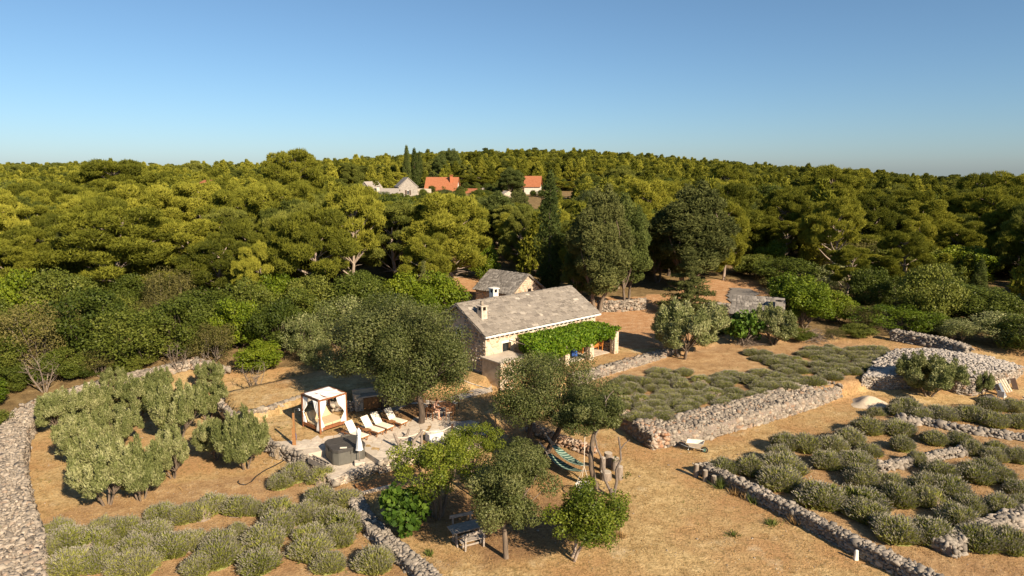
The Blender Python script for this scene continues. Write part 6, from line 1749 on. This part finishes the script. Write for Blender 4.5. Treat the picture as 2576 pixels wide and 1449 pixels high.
def dining():
    t = thing('dining_table', 'brown wooden garden table under the tall patio oak', 'table', (-4.75, 43.75, .81), R(28))
    for i in range(8): MB().box((0, -.42 + i * .12, .74), (1.7, .108, .03)).build('plank', M['teak_dark'], t)
    MB().box((0, 0, .69), (1.5, .7, .06)).build('apron', M['teak_dark'], t)
    for x in (-.75, .75):
        for y in (-.36, .36): MB().box((x, y, .36), (.07, .07, .72)).build('leg', M['teak_dark'], t)
    chair(-5.35, 43.02, R(70), 'garden chair on which the man in dark trunks sits')
    chair(-4.22, 43.12, R(118), 'empty garden chair with slatted back, nearest the bare patio')
    chair(-5.3, 44.55, R(-62), 'garden chair behind the table by the stone counter')
    chair(-4.0, 44.95, R(-120), 'garden chair at the far corner of the table')
    c = thing('dish', 'small pale dish on the wooden garden table', 'dish', (-4.95, 43.5, 1.565))
    MB().tube([(0, 0, 0), (0, 0, .01), (0, 0, .05), (0, 0, .06)], [.05, .08, .12, .115], 14).build('bowl', M['white_lime'], c)
dining()
def person():
    a = R(-8)
    p = thing('person', 'person in dark trunks sitting bent forward on a chair at the garden table', 'person', (-5.30, 43.10, .81), a)
    J = [(0, 0, .58, .135), (.06, 0, .75, .125), (.16, 0, .92, .13), (.22, 0, 1.02, .12), (.29, 0, 1.10, .055), (.37, 0, 1.20, .085), (.41, 0, 1.29, .08),
         # arms
         (.21, .19, 1.0, .055), (.30, .24, .78, .042), (.52, .14, .80, .032), (.60, .10, .81, .03),
         (.21, -.19, 1.0, .055), (.28, -.25, .78, .042), (.48, -.12, .72, .032), (.55, -.07, .71, .03),
         # legs
         (.06, .1, .54, .095), (.46, .14, .54, .068), (.44, .13, .30, .055), (.42, .13, .07, .038), (.56, .15, .04, .032),
         (.06, -.1, .54, .095), (.47, -.12, .55, .068), (.52, -.12, .30, .055), (.50, -.13, .07, .038), (.64, -.14, .04, .032)]
    E = [(0, 1), (1, 2), (2, 3), (3, 4), (4, 5), (5, 6), (3, 7), (7, 8), (8, 9), (9, 10), (3, 11), (11, 12), (12, 13), (13, 14), (0, 15), (15, 16), (16, 17), (17, 18), (18, 19), (0, 20), (20, 21), (21, 22), (22, 23), (23, 24)]
    # fingers: five short chains from each palm
    for hand, side in ((10, 1), (14, -1)):
        hx, hy, hz_, _ = J[hand]
        for k, (dx, dy, ln) in enumerate(((1, .35, .075), (1, .12, .085), (1, -.12, .08), (1, -.35, .065), (.3, .9 * -side, .06))):
            b = len(J); J.append((hx + dx * ln * .55, hy + dy * .03 + dy * .012, hz_ - .006, .009)); J.append((hx + dx * ln, hy + dy * .04, hz_ - .03, .007))
            E += [(hand, b), (b, b + 1)]
    skinned('body', J, E, M['skin'], p, 2)
    # trunks as their own cloth over hips and thighs
    T = [(-.0, 0, .60, .15), (.03, .1, .555, .115), (.3, .135, .555, .088), (.03, -.1, .555, .115), (.3, -.125, .56, .088)]
    skinned('swim_trunks', T, [(0, 1), (1, 2), (0, 3), (3, 4)], M['black'], p, 1)
    bm = bmesh.new(); bmesh.ops.create_icosphere(bm, subdivisions=3, radius=.1)
    for v in bm.verts:
        v.co = Vector((v.co.x * 1.02 - .012, v.co.y * .92, v.co.z * 1.0))
    bmesh.ops.delete(bm, geom=[v for v in bm.verts if v.co.x > .04 and v.co.z < .045 or v.co.z < -.06], context='VERTS')
    me = bpy.data.meshes.new('hair'); bm.to_mesh(me); bm.free(); me.materials.append(M['hair'])
    link('hair', me, p, (.39, 0, 1.262), (0, R(25), 0))
    for s in (-1, 1):
        MB().tube([(.46, s * .028, 1.262), (.474, s * .028, 1.26)], [.012, .006], 6).build('eye', M['black'], p)
        MB().tube([(.37, s * .08, 1.22), (.375, s * .095, 1.245), (.365, s * .085, 1.265)], .012, 5).build('ear', M['skin'], p)
    MB().tube([(.455, 0, 1.255), (.492, 0, 1.215), (.46, 0, 1.205)], [.008, .014, .01], 6).build('nose', M['skin'], p)
    MB().tube([(.447, -.022, 1.178), (.456, 0, 1.176), (.447, .022, 1.178)], .006, 5).build('mouth', M['red_clay'], p)
    for x, y in ((.5, .145), (.58, -.135)): MB().box((x, y, .012), (.25, .09, .022)).build('sandal', M['brown_wood'], p)
person()
# ropes from oak to oak
def line_between(name, label, cat, a, b, sag, r, mat):
    pts = [Vector(a).lerp(Vector(b), k / 12) - Vector((0, 0, sag * math.sin(math.pi * k / 12))) - Vector(a) for k in range(13)]
    return tag(MB().tube(pts, r, 5).build(name, M[mat], None, a), label, cat)
line_between('washing_line', 'pale rope strung from the patio oak towards the forked oak', 'rope', (-4.0, 42.9, 3.9), (-1.4, 41.0, 3.55), .08, .03, 'rope')

# hose coil, black pipe
def hose():
    x, y = at(703, 1143, .3)
    t = thing('garden_hose', 'beige garden hose coiled against the rough patio wall', 'hose', (x, y, hz(x, y)))
    rg = random.Random(2)
    for k in range(4):
        r = .34 - .03 * k; pts = [(r * .7 * math.cos(a) + .04 * k, -.12 + .03 * k, .42 + r * 1.15 * math.sin(a)) for a in np.linspace(0, 6.28, 20)]
        MB().tube(pts, .018, 5).build('loop', M['hose'], t)
    x2, y2 = at(674, 1150, .0)
    pts = [(-.2, -.1, .1), (-.5, .1, .02), (-.9, -.2, .02), (-.7, -.6, .02), (-.3, -.5, .02), (-.4, -.1, .02)]
    MB().tube(pts, .018, 5).build('tail', M['hose'], t)
hose()
def pipe():
    px = [(600, 1210), (598, 1214), (604, 1219), (618, 1220), (632, 1212), (645, 1198), (665, 1184), (690, 1172), (712, 1160)]
    pts = [(*at(u, v, .03), .04) for u, v in px]
    o = Vector(pts[0]); t = MB().tube([Vector(p) - o for p in pts], .035, 6).build('irrigation_pipe', M['black'], None, o)
    tag(t, 'black irrigation pipe lying on the dry ground below the patio', 'pipe')
pipe()

# ------------------------------------------------------------------ picnic garden
def picnic():
    ang = math.atan2(30.04 - 29.27, -1.42 + 2.98)
    t = thing('picnic_table', 'weathered grey wooden picnic table in the shade of the small oak', 'table', (-2.05, 29.35, 0), ang)
    for i in range(5): MB().box((0, -.30 + i * .15, .74), (1.78, .14, .035)).build('plank', M['grey_wood'], t)
    for x in (-.65, .65):
        for s in (-1, 1): MB().bar((x, s * .3, 0), (x, s * .12, .72), .07).build('leg', M['grey_wood'], t)
        MB().box((x, 0, .69), (.07, .6, .06)).build('brace', M['grey_wood'], t)
        MB().bar((x, -.28, .12), (x, .28, .12), .06).build('foot_rail', M['grey_wood'], t)
    MB().box((0, 0, .3), (1.3, .06, .08)).build('stretcher', M['grey_wood'], t)
    for k, (x, y, rz, lb) in enumerate(((-1.75, 28.72, ang, 'weathered grey bench on the near side of the picnic table'), (-2.35, 30.2, ang + math.pi, 'weathered grey bench behind the picnic table'))):
        b = thing('bench', lb, 'bench', (x, y, 0), rz, 'picnic benches')
        for i in range(2): MB().box((0, .02 + i * .17, .43), (1.25, .15, .04)).build('seat_plank', M['grey_wood'], b)
        for s in (-.45, .45):
            MB().bar((s, -.1, 0), (s, -.16, .86), .075).build('back_post', M['grey_wood'], b)
            MB().bar((s, .24, 0), (s, .2, .41), .07).build('leg', M['grey_wood'], b)
            MB().bar((s, -.1, .37), (s, .25, .37), .06).build('brace', M['grey_wood'], b)
        MB().bar((-.62, -.12, .78), (.62, -.12, .82), .04, .15).build('back_plank', M['grey_wood'], b)
        MB().bar((-.55, .2, .1), (.55, .2, .1), .05, .07).build('stretcher', M['grey_wood'], b)
picnic()
def swing_frame():
    t = thing('wooden_climbing_frame', 'dark wooden frame with crossbars standing behind the picnic trees', 'climbing frame', (-1.65, 34.2, 0), R(20))
    for x in (-.55, .35):
        MB().bar((x, -.4, 0), (x + .02, .0, 1.35), .08).build('post', M['grey_log'] if x < 0 else M['dark_wood'], t)
        MB().bar((x, .42, 0), (x + .02, .0, 1.35), .08).build('post', M['dark_wood'], t)
    MB().bar((-.65, 0, 1.33), (.5, 0, 1.33), .07).build('top_bar', M['dark_wood'], t)
    for k, z in enumerate((.3, .65, 1.0)):
        y = -.4 * (1 - z / 1.35) - .02
        MB().bar((-.62, y, z), (.45, y, z + .03), .05).build('rung', M['grey_log'], t)
swing_frame()
def deck():
    P = [(-8.51, 34.9), (-6.95, 35.82), (-6.85, 35.0), (-8.09, 34.14)]
    c = Vector((-7.6, 34.97)); ang = math.atan2(35.82 - 34.9, -6.95 + 8.51)
    t = thing('plank_cover', 'flat cover of brown planks lying on the ground below the hot tub wall', 'plank cover', (c.x, c.y, .0), ang)
    for i in range(7): MB().box((0, -.42 + i * .14, .12), (1.8, .128, .035)).build('plank', M['brown_wood'], t)
    for x in (-.7, .7): MB().box((x, 0, .05), (.08, .95, .1)).build('batten', M['dark_wood'], t)
    MB().box((.0, -.62, .06), (1.9, .22, .12)).build('stone_kerb', M['slab'], t)
deck()
def hammock(a, b, label, sag, w=.6):
    a, b = Vector(a), Vector(b); d = (b - a); L = d.length; dn = Vector((d.x, d.y, 0)).normalized(); sd_ = Vector((-dn.y, dn.x, 0))
    t = thing('hammock', label, 'hammock', a[:], 0, 'green hammocks')
    def p(s): return d * s - Vector((0, 0, sag * 4 * s * (1 - s)))
    def sh(u, v):
        s = .2 + .6 * v; c = p(s); ww = w * (math.sin(math.pi * (.12 + .76 * v)) ** .7)
        q = c + sd_ * (u - .5) * ww; return (q.x, q.y, q.z - .10 * (1 - (2 * u - 1) ** 2) * math.sin(math.pi * v))
    cloth_sheet('cloth', M['green_cloth'], t, sh, 8, 20, .012)
    for s0, s1 in ((0, .2), (1, .8)):
        for k in (-.2, -.07, .07, .2): MB().tube([p(s0), p(s1) + sd_ * k * w], .01, 4).build('cord', M['rope'], t)
    MB().tube([p(0) + Vector((.01, 0, -.02)), p(0) + Vector((.0, .02, .02))], .035, 6).build('knot', M['rope'], t)
hammock((1.95, 38.7, 1.55), (4.5, 34.95, 1.15), 'green striped hammock hung higher, right of the forked oak', .55)
hammock((1.62, 38.3, 1.15), (4.35, 34.85, .95), 'green striped hammock hung lower, left of the other', .6)
def swing_chair():
    t = thing('hanging_swing_chair', 'round white rope swing chair hanging from the thin leaning tree', 'swing chair', (3.80, 33.75, .55), .3)
    Mx = Matrix.Rotation(R(12), 4, 'X')
    ring = [Mx @ Vector((.46 * math.cos(a), .46 * math.sin(a), 0)) for a in np.linspace(0, 6.2832, 25)]
    MB().tube(ring, .03, 6, False).build('hoop', M['white_cloth'], t)
    net = MB()
    for k in range(9):
        x = -.4 + .1 * k; h = math.sqrt(max(0, .46 ** 2 - x * x))
        net.tube([Mx @ Vector((x, -h + 2 * h * j / 6, -.10 * math.sin(math.pi * j / 6))) for j in range(7)], .01, 4, False)
        net.tube([Mx @ Vector((-h + 2 * h * j / 6, x, -.10 * math.sin(math.pi * j / 6))) for j in range(7)], .01, 4, False)
    o = net.build('net', M['white_cloth'], t); o['kind'] = 'stuff'
    for a in (.6, 2.2, 3.8, 5.3): MB().tube([Mx @ Vector((.46 * math.cos(a), .46 * math.sin(a), 0)), (0, .05, 1.15)], .014, 4).build('cord', M['rope'], t)
    MB().tube([(0, .05, 1.13), (.15, .35, 2.75)], .018, 5).build('hanging_rope', M['rope'], t)
swing_chair()
M['driftwood'] = simple_mat('grey deadwood', (.15, .122, .1), .9, .15, .4, 4, .6, stretch=(6, 6, 1))
def dead_tree():
    x, y = 5.36, 33.5
    t = thing('dead_tree', 'bare twisted grey dead tree with two forked stems beside the stumps', 'tree', (x, y, 0))
    MB().tube([(-.1, .1, -.1), (-.1, .1, .3), (-.15, .12, .5)], [.2, .15, .08], 8).build('root_stump', M['driftwood'], t)
    def st(pts, r0, r1): MB().tube(pts, list(np.linspace(r0, r1, len(pts))), 7).build('stem', M['driftwood'], t)
    st([(-.15, .12, .3), (-.45, .35, .9), (-.55, .5, 1.5), (-.6, .55, 2.0), (-.85, .7, 2.5), (-.95, .9, 3.1), (-.7, 1.0, 3.6), (-.45, 1.2, 4.2), (-.35, 1.3, 4.8), (-.4, 1.4, 5.2)], .075, .02)
    st([(-.4, 1.25, 4.9), (-.15, 1.3, 5.3), (.05, 1.3, 5.5)], .035, .015)
    st([(.0, .1, .2), (.15, .15, .9), (.1, .2, 1.5), (.35, .25, 2.1), (.3, .3, 2.7), (.2, .3, 3.3)], .085, .04)
    st([(.32, .27, 2.65), (.55, .3, 2.95), (.8, .3, 3.15)], .04, .02)
    cl = [(.75, .2, 1.3, .16, .16, .1), (.5, .2, 1.15, .14, .14, .1), (.1, .4, 2.0, .14, .14, .16)]
    link('leaf_tuft', foliage('leaf_tuft', cl, 30, .1, .06, M['maquis'], 5), t)
dead_tree()
for i, (x, y, r, h, lb) in enumerate([(5.63, 37.7, .25, .75, 'tallest upright log stump behind the dead tree'), (5.95, 37.05, .22, .72, 'pale upright log stump right of the tallest one'), (5.25, 35.85, .32, .42, 'widest log stump with a pale round top'), (5.2, 36.9, .17, .8, 'thin dark log stump left of the tallest one'), (6.0, 35.85, .2, .75, 'narrow log stump right of the widest one')]):
    s = thing('log_stump', lb, 'stump', (x, y, 0), i, 'upright log stumps')
    MB().tube([(0, 0, -.05), (0, 0, h * .5), (0, 0, h)], [r * 1.05, r, r * .97], 12).build('bark', M['grey_log'], s)
    MB().tube([(0, 0, h), (0, 0, h + .01)], [r * .93, r * .9], 12).build('cut_face', M['slab'], s)
for i, (x, y, h, lb) in enumerate([(10.35, 36.1, .75, 'tall cut log standing at the end of the straight stone wall'), (10.72, 35.6, .62, 'middle cut log standing against the straight stone wall'), (11.1, 35.15, .5, 'short cut log behind the weeds at the straight stone wall')]):
    s = thing('cut_log', lb, 'log', (x, y, 0), i, 'cut logs at the wall end')
    MB().tube([(0, 0, -.05), (.01, 0, h * .5), (.02, 0, h)], [.15, .14, .135], 9).build('bark', M['grey_log'], s)
    MB().tube([(.02, 0, h), (.02, 0, h + .008)], [.125, .12], 9).build('cut_face', M['slab'], s)
s = thing('boundary_stone', 'pale upright stone post at the foot of the straight wall near the lower edge', 'stone post', (*at(2153, 1408, 0), 0))
MB().box((0, 0, .22), (.2, .16, .5), taper=.7).build('stone', M['white_lime'], s, bevel=.03)
# clumps of weeds along the straight wall
def weed_clump(x, y, mat, h, w, label, seed, n=90):
    t = thing('weed_clump', label, 'weeds', (x, y, hz(x, y)))
    rg = np.random.default_rng(seed)
    P = np.zeros((n, 3)); P[:, :2] = rg.normal(size=(n, 2)) * w * .18
    a = unit(np.concatenate([P[:, :2] * 2.2 + rg.normal(size=(n, 2)) * .2, np.ones((n, 1)) * .9], 1)); s_ = unit(np.cross(a, rg.normal(size=(n, 3))))
    l = h * rg.uniform(.5, 1.2, n)[:, None]
    Q = np.stack([P - s_ * .02, P + s_ * .02, P + a * l], 1).reshape(-1, 3)
    link('blades', fast_mesh('blades', Q, np.arange(len(Q)).reshape(-1, 3), M[mat], rg.random(n)), t)
weed_clump(11.35, 34.75, 'weed', .7, .7, 'green weed clump by the short cut log', 1); weed_clump(12.6, 33.1, 'weed', .55, .7, 'green weed clump against the middle of the straight wall', 2)
weed_clump(11.9, 33.9, 'straw', .45, .5, 'yellow dried flower clump at the straight wall', 3); weed_clump(12.3, 33.55, 'straw', .4, .4, 'second yellow dried clump at the straight wall', 4)
weed_clump(13.9, 30.9, 'straw', .55, .8, 'dry grass clump halfway along the straight wall', 5); weed_clump(*at(1942, 1320, 0), 'weed', .35, .9, 'grey green weed cushion on the bare yard', 6)
weed_clump(*at(1845, 1345, 0), 'weed', .2, .9, 'flat green weed patch on the bare yard', 7); weed_clump(*at(1560, 1350, 0), 'straw', .25, .6, 'pale dry cushion plant on the bare yard', 8)
weed_clump(*at(1080, 1395, 0), 'weed', .25, .6, 'weed tuft near the low grey wall', 9); weed_clump(-12.1, 46.6, 'weed', .35, 2.2, 'dark green creeping patch on the upper lawn behind the daybed', 10, 260)
weed_clump(*at(2240, 1345, .3), 'weed', .5, 1.0, 'bright green weeds between lavender at the straight wall', 11)

# ------------------------------------------------------------------ right side things
def wheelbarrow():
    t = thing('wheelbarrow', 'dusty pale wheelbarrow parked against the thick stone wall', 'wheelbarrow', (11.25, 39.62, 0), R(-22))
    b0 = [(-.3, -.2), (.28, -.2), (.28, .2), (-.3, .2)]; b1 = [(-.52, -.34), (.5, -.36), (.5, .36), (-.52, .34)]
    vs = [(x, y, .32) for x, y in b0] + [(x, y, .62 + (.06 if x > 0 else 0)) for x, y in b1]
    o = MB().add(vs, [(3, 2, 1, 0), (0, 1, 5, 4), (1, 2, 6, 5), (2, 3, 7, 6), (3, 0, 4, 7)]).build('tray', M['barrow_pan'], t)
    s = o.modifiers.new('thick', 'SOLIDIFY'); s.thickness = .015
    for y in (-1, 1):
        MB().tube([(-.95, y * .28, .5), (-.5, y * .27, .36), (.2, y * .16, .28), (.55, y * .06, .2)], .02, 6).build('handle', M['metal'], t)
        MB().tube([(-.95, y * .28, .5), (-.83, y * .28, .46)], .028, 6).build('grip', M['rubber'], t)
        MB().tube([(-.35, y * .2, .34), (-.42, y * .22, .0), (-.1, y * .2, .31)], .016, 5).build('leg', M['metal'], t)
    w = MB().tube([(.55 + .17 * math.cos(a), 0, .19 + .17 * math.sin(a)) for a in np.linspace(0, 6.2832, 17)], .045, 8, False).build('wheel', M['rubber'], t)
    MB().tube([(.55, -.03, .19), (.55, .03, .19)], .1, 12).build('hub', M['green_paint'], w)

wheelbarrow()
def pile(name, label, cat, x, y, r, h, mat, seed, kind=None):
    n, m_ = 24, 8; vs = []; rg = random.Random(seed)
    for j in range(m_ + 1):
        for i in range(n):
            f = j / m_; rr = r * f * (1 + .15 * math.sin(i * .9 + seed) + rg.uniform(-.04, .04))
            vs.append((rr * math.cos(2 * math.pi * i / n), .85 * rr * math.sin(2 * math.pi * i / n), h * (.5 + .5 * math.cos(f * 3.14159)) - .04 * f))
    fs = [(j * n + i, (j + 1) * n + i, (j + 1) * n + (i + 1) % n, j * n + (i + 1) % n) for j in range(m_) for i in range(n)]
    o = MB().add(vs, fs, True).build(name, M[mat], None, (x, y, hz(x, y)))
    return tag(o, label, cat)
pile('sand_heap', 'heap of pale sand at the end of the thick stone wall', 'sand heap', 26.4, 48.35, 1.5, .55, 'sand', 1)
def brush(name, label, x, y, r, h, n, seed):
    t = thing(name, label, 'brushwood', (x, y, hz(x, y))); rg = random.Random(seed); mb = MB()
    for _ in range(n):
        a = rg.uniform(0, 6.28); q = rg.uniform(0, r * .8); z = h * (1 - q / r) * rg.random()
        p = Vector((q * math.cos(a), q * math.sin(a), z)); d = Vector((rg.uniform(-1, 1), rg.uniform(-1, 1), rg.uniform(-.15, .5))).normalized() * rg.uniform(.4, 1.0)
        mb.tube(curve_pts(p - d, p + d, rg, .1, 3), [.02, .016, .012, .006], 3, False)
    o = mb.build('twigs', M['twig'], t); o['kind'] = 'stuff'
brush('brushwood_pile', 'heap of cut grey brushwood at the edge of the upper field', *at(2047, 862, 1.2), 1.3, 1.3, 150, 1)
brush('brushwood_pile', 'dark tangle of cut branches below the fig near the shed', *at(1882, 872, 1.1), 1.3, .9, 110, 2)
o = tag(MB().tube([(-1.3, 0, .2), (0, .05, .22), (1.4, 0, .2)], [.16, .19, .21], 9).build('fallen_log', M['grey_log'], None, (*at(2310, 895, 1.0), hz(*at(2310, 895, 1.0))), (0, 0, -.35)), 'fallen grey log lying at the shaded edge of the upper field', 'log')
o = tag(MB().box((0, 0, .75), (.28, .28, 1.5)).build('gate_post', M['grey_log'], None, (*at(1622, 781, 1.6), 1.55)), 'thick wooden gate post at the end of the short track wall', 'post')
def scrap():
    # scrap heap by the hut: pallet, boards, barrel, sacks
    t = thing('pallet', 'pale wooden pallet leaning upright in the scrap by the stone hut', 'pallet', (38.0, 50.15, .0), R(-10))
    Mx = Matrix.Rotation(R(-28), 4, 'X') @ Matrix.Rotation(R(-22), 4, 'Y')
    for i in range(6): MB().box(Mx @ Vector((-.42 + i * .17, 0, .75)), (.11, .03, 1.1), M=Mx).build('slat', M['pale_wood'], t)
    for z in (.28, .75, 1.2): MB().box(Mx @ Vector((0, .05, z)), (1.0, .06, .1), M=Mx).build('runner', M['pale_wood'], t)
    b = thing('oil_drum', 'dark drum lying on its side before the hut corner', 'drum', (35.35, 48.75, .3), R(15))
    MB().tube([(-.45, 0, 0), (-.44, 0, 0), (-.1, 0, 0), (.1, 0, 0), (.44, 0, 0), (.45, 0, 0)], [.27, .29, .28, .295, .29, .27], 14).build('drum', M['metal_dark'], b)
    c = thing('plastic_chair', 'broken white plastic chair in the scrap by the hut', 'chair', (36.6, 48.9, 0), .6)
    MB().box((0, 0, .38), (.45, .45, .04)).build('seat', M['white_lime'], c); MB().box((-.22, 0, .6), (.04, .45, .45)).build('backrest', M['white_lime'], c)
    for sx in (-.2, .2):
        for sy in (-.2, .2): MB().box((sx, sy, .18), (.05, .05, .36)).build('leg', M['white_lime'], c)
    rg = random.Random(8)
    for k, (x, y, m_, lb) in enumerate(((37.2, 49.7, 'metal', 'leaning grey metal sheet left of the pallet'), (37.0, 49.9, 'grey_wood', 'grey board leaning left of the pallet'), (39.0, 50.9, 'dark_wood', 'dark board behind the pallet'), (39.4, 49.8, 'orange_wood', 'reddish board lying right of the pallet'), (39.0, 49.2, 'flag', 'pale slab lying at the foot of the pallet'), (39.9, 49.3, 'white_lime', 'white slab lying at the right edge of the scrap'), (38.6, 48.8, 'slab', 'pale flat sack in front of the pallet'))):
        up = k < 3
        tag(MB().box((0, 0, 0), (.35 if up else .8, .05 if up else .55, 1.2 if up else .12)).build('scrap_sheet' if k == 0 else ('scrap_board' if k < 4 else 'scrap_slab'), M[m_], None, (x, y, .55 if up else .08 + k * .01), (R(-25) if up else R(rg.uniform(-6, 6)), R(rg.uniform(-15, 15)) if up else 0, rg.uniform(-.6, .6))), lb, 'scrap')

scrap()
# terrace furniture under the pergola
def pergola_bench(x, y, rz, label, L=1.5):
    b = thing('bench', label, 'bench', (x, y, 1.66), rz, 'benches under the pergola')
    for i in range(3): MB().box((0, -.14 + i * .14, .44), (L, .125, .03)).build('seat_plank', M['orange_wood'], b)
    for i in range(3): MB().box((0, .24 + i * .015, .60 + i * .14), (L, .03, .11)).build('back_plank', M['orange_wood'], b)
    for s in (-L / 2 + .1, L / 2 - .1):
        MB().bar((s, .24, 0), (s, .3, .95), .07).build('back_leg', M['orange_wood'], b)
        MB().bar((s, -.18, 0), (s, -.16, .43), .07).build('leg', M['orange_wood'], b)
pergola_bench(7.15, 57.0, HR + math.pi + .1, 'orange varnished bench near the right end of the pergola', 1.6)
pergola_bench(2.55, 54.3, HR, 'orange varnished bench against the house wall left under the pergola', 1.7)
t = thing('terrace_table', 'orange varnished table under the vine pergola', 'table', (6.3, 57.0, 1.66), HR)
for i in range(6): MB().box((0, -.32 + i * .13, .75), (1.5, .12, .035)).build('plank', M['orange_wood'], t)
for sx in (-.6, .6): MB().box((sx, 0, .36), (.1, .6, .72)).build('trestle', M['orange_wood'], t)
t = thing('draped_chair', 'chair draped with a blue cloth between two pergola pillars', 'chair', (5.15, 54.95, 1.66), HR + .4)
for sx in (-.2, .2):
    for sy in (-.2, .2): MB().box((sx, sy, .22), (.05, .05, .44)).build('leg', M['dark_wood'], t)
MB().box((0, 0, .45), (.48, .48, .05)).build('seat', M['dark_wood'], t)
def blue(u, v):
    a = 2 * math.pi * u; r = (.06 + .22 * min(1, v * 2.2)) * (1 + .12 * math.sin(a * 7) * v); return (r * math.cos(a), r * math.sin(a), .98 - .9 * max(0, v - .12))
cloth_sheet('blue_cloth', M['blue_cloth'], t, blue, 40, 10, .01)
MB().box((.0, .24, .7), (.46, .05, .6)).build('backrest', M['dark_wood'], t)
# low wall and planter at the right end of the pergola
stone_wall('garden_wall', 'low stone parapet closing the right end of the pergola', [(8.75, 57.0), (7.0, 59.2)], prof(.4, .8, .95), .26, 'drystone_warm', 50, 41, zbase=1.66, core='mortar', depth=1.3)
plant('maquis_shrub', 8.2, 57.9, .55, 1.0, 'small dark potted shrub on the parapet of the pergola', 'shrub', name='potted_shrub', z=2.4)

# ------------------------------------------------------------------ labels: which one of its kind, counted from a landmark
ORD = ['nearest', 'second', 'third', 'fourth', 'fifth', 'sixth', 'seventh', 'eighth', 'ninth', 'tenth', 'eleventh', 'twelfth', 'thirteenth', 'fourteenth', 'fifteenth', 'sixteenth', 'seventeenth', 'eighteenth', 'nineteenth', 'twentieth', 'twenty-first', 'twenty-second', 'twenty-third', 'twenty-fourth', 'twenty-fifth', 'twenty-sixth']
def count_from(group, noun, marks):
    sets = {}
    for o in [q for q in C.objects if q.get('group') == group and q.parent is None]:
        m_ = min(marks, key=lambda k: (k[1] - o.location.x) ** 2 + (k[2] - o.location.y) ** 2)
        sets.setdefault(m_, []).append(o)
    for m_, os_ in sets.items():
        os_.sort(key=lambda o: (m_[1] - o.location.x) ** 2 + (m_[2] - o.location.y) ** 2)
        for i, o in enumerate(os_):
            o['label'] = ('%s nearest to %s' % (noun, m_[0])) if i == 0 else ('%s %s out from %s' % (ORD[min(i, 25)], noun, m_[0]))
def mk(t, u, v, z=.3): return (t, *at(u, v, z))
count_from('lavender bushes of the right field', 'grey green lavender bush', [mk('the cut logs at the wall end', 1770, 1180), mk('the middle rubble row', 2310, 1165), mk('the rubble row below the stone hut', 2360, 1075), mk('the lower right rubble wall', 2450, 1350),
    mk('the sand heap', 2190, 1000), mk('the pale stone post', 2153, 1400), mk('the wheelbarrow', 1750, 1130), mk('the middle of the straight wall', 1960, 1290), mk('the right picture edge', 2560, 1200), mk('the scrap by the stone hut', 2530, 1000)])
count_from('lavender bushes of the left field', 'lavender bush', [mk('the lower end of the wide left wall', 110, 1380), mk('the low grey wall by the fig', 920, 1290), mk('the black irrigation pipe', 610, 1220), mk('the largest pale olive tree', 260, 1280), mk('the lower picture edge', 560, 1440)])
count_from('lavender bushes of the upper field', 'low lavender bush', [mk('the pergola retaining wall', 1520, 950, .9), mk('the broad olive tree', 1720, 930, .9), mk('the reddish corner wall', 1640, 1060, .9), mk('the middle of the wide rubble wall', 1900, 1020, .9), mk('the stone hut', 2180, 945, .9),
    mk('the brushwood heap', 2047, 875, 1.0), mk('the fallen log', 2250, 885, 1.0), mk('the bare patch of the upper field', 1800, 925, .9), mk('the wheelbarrow end of the wide wall', 1760, 1040, .9), mk('the sand heap', 2080, 965, .9), mk('the hammocks', 1560, 1010, .9)])
WM = []
for q in C.objects:
    if q.get('group') == 'tall trees of the wood': WM.append(('the ' + ' '.join(q['label'].split()[:9]), q.location.x, q.location.y))
count_from('pines of the left wood', 'plain pine', [w_ for w_ in WM if w_[1] < 2.5]); count_from('pines of the right wood', 'plain pine', [w_ for w_ in WM if w_[1] >= 2.5])
count_from('scrub of the left wood', 'scrub bush', [w_ for w_ in WM if w_[1] < 2.5]); count_from('scrub of the right wood', 'scrub bush', [w_ for w_ in WM if w_[1] >= 2.5])
for sd_ in ('left', 'right'): count_from('dark trees of the %s wood' % sd_, 'dark tree', [w_ for w_ in WM if (w_[1] < 2.5) == (sd_ == 'left')])
count_from('lavender at the hot tub platform', 'large lavender bush', [mk('the hot tub platform corner', 800, 1190)])
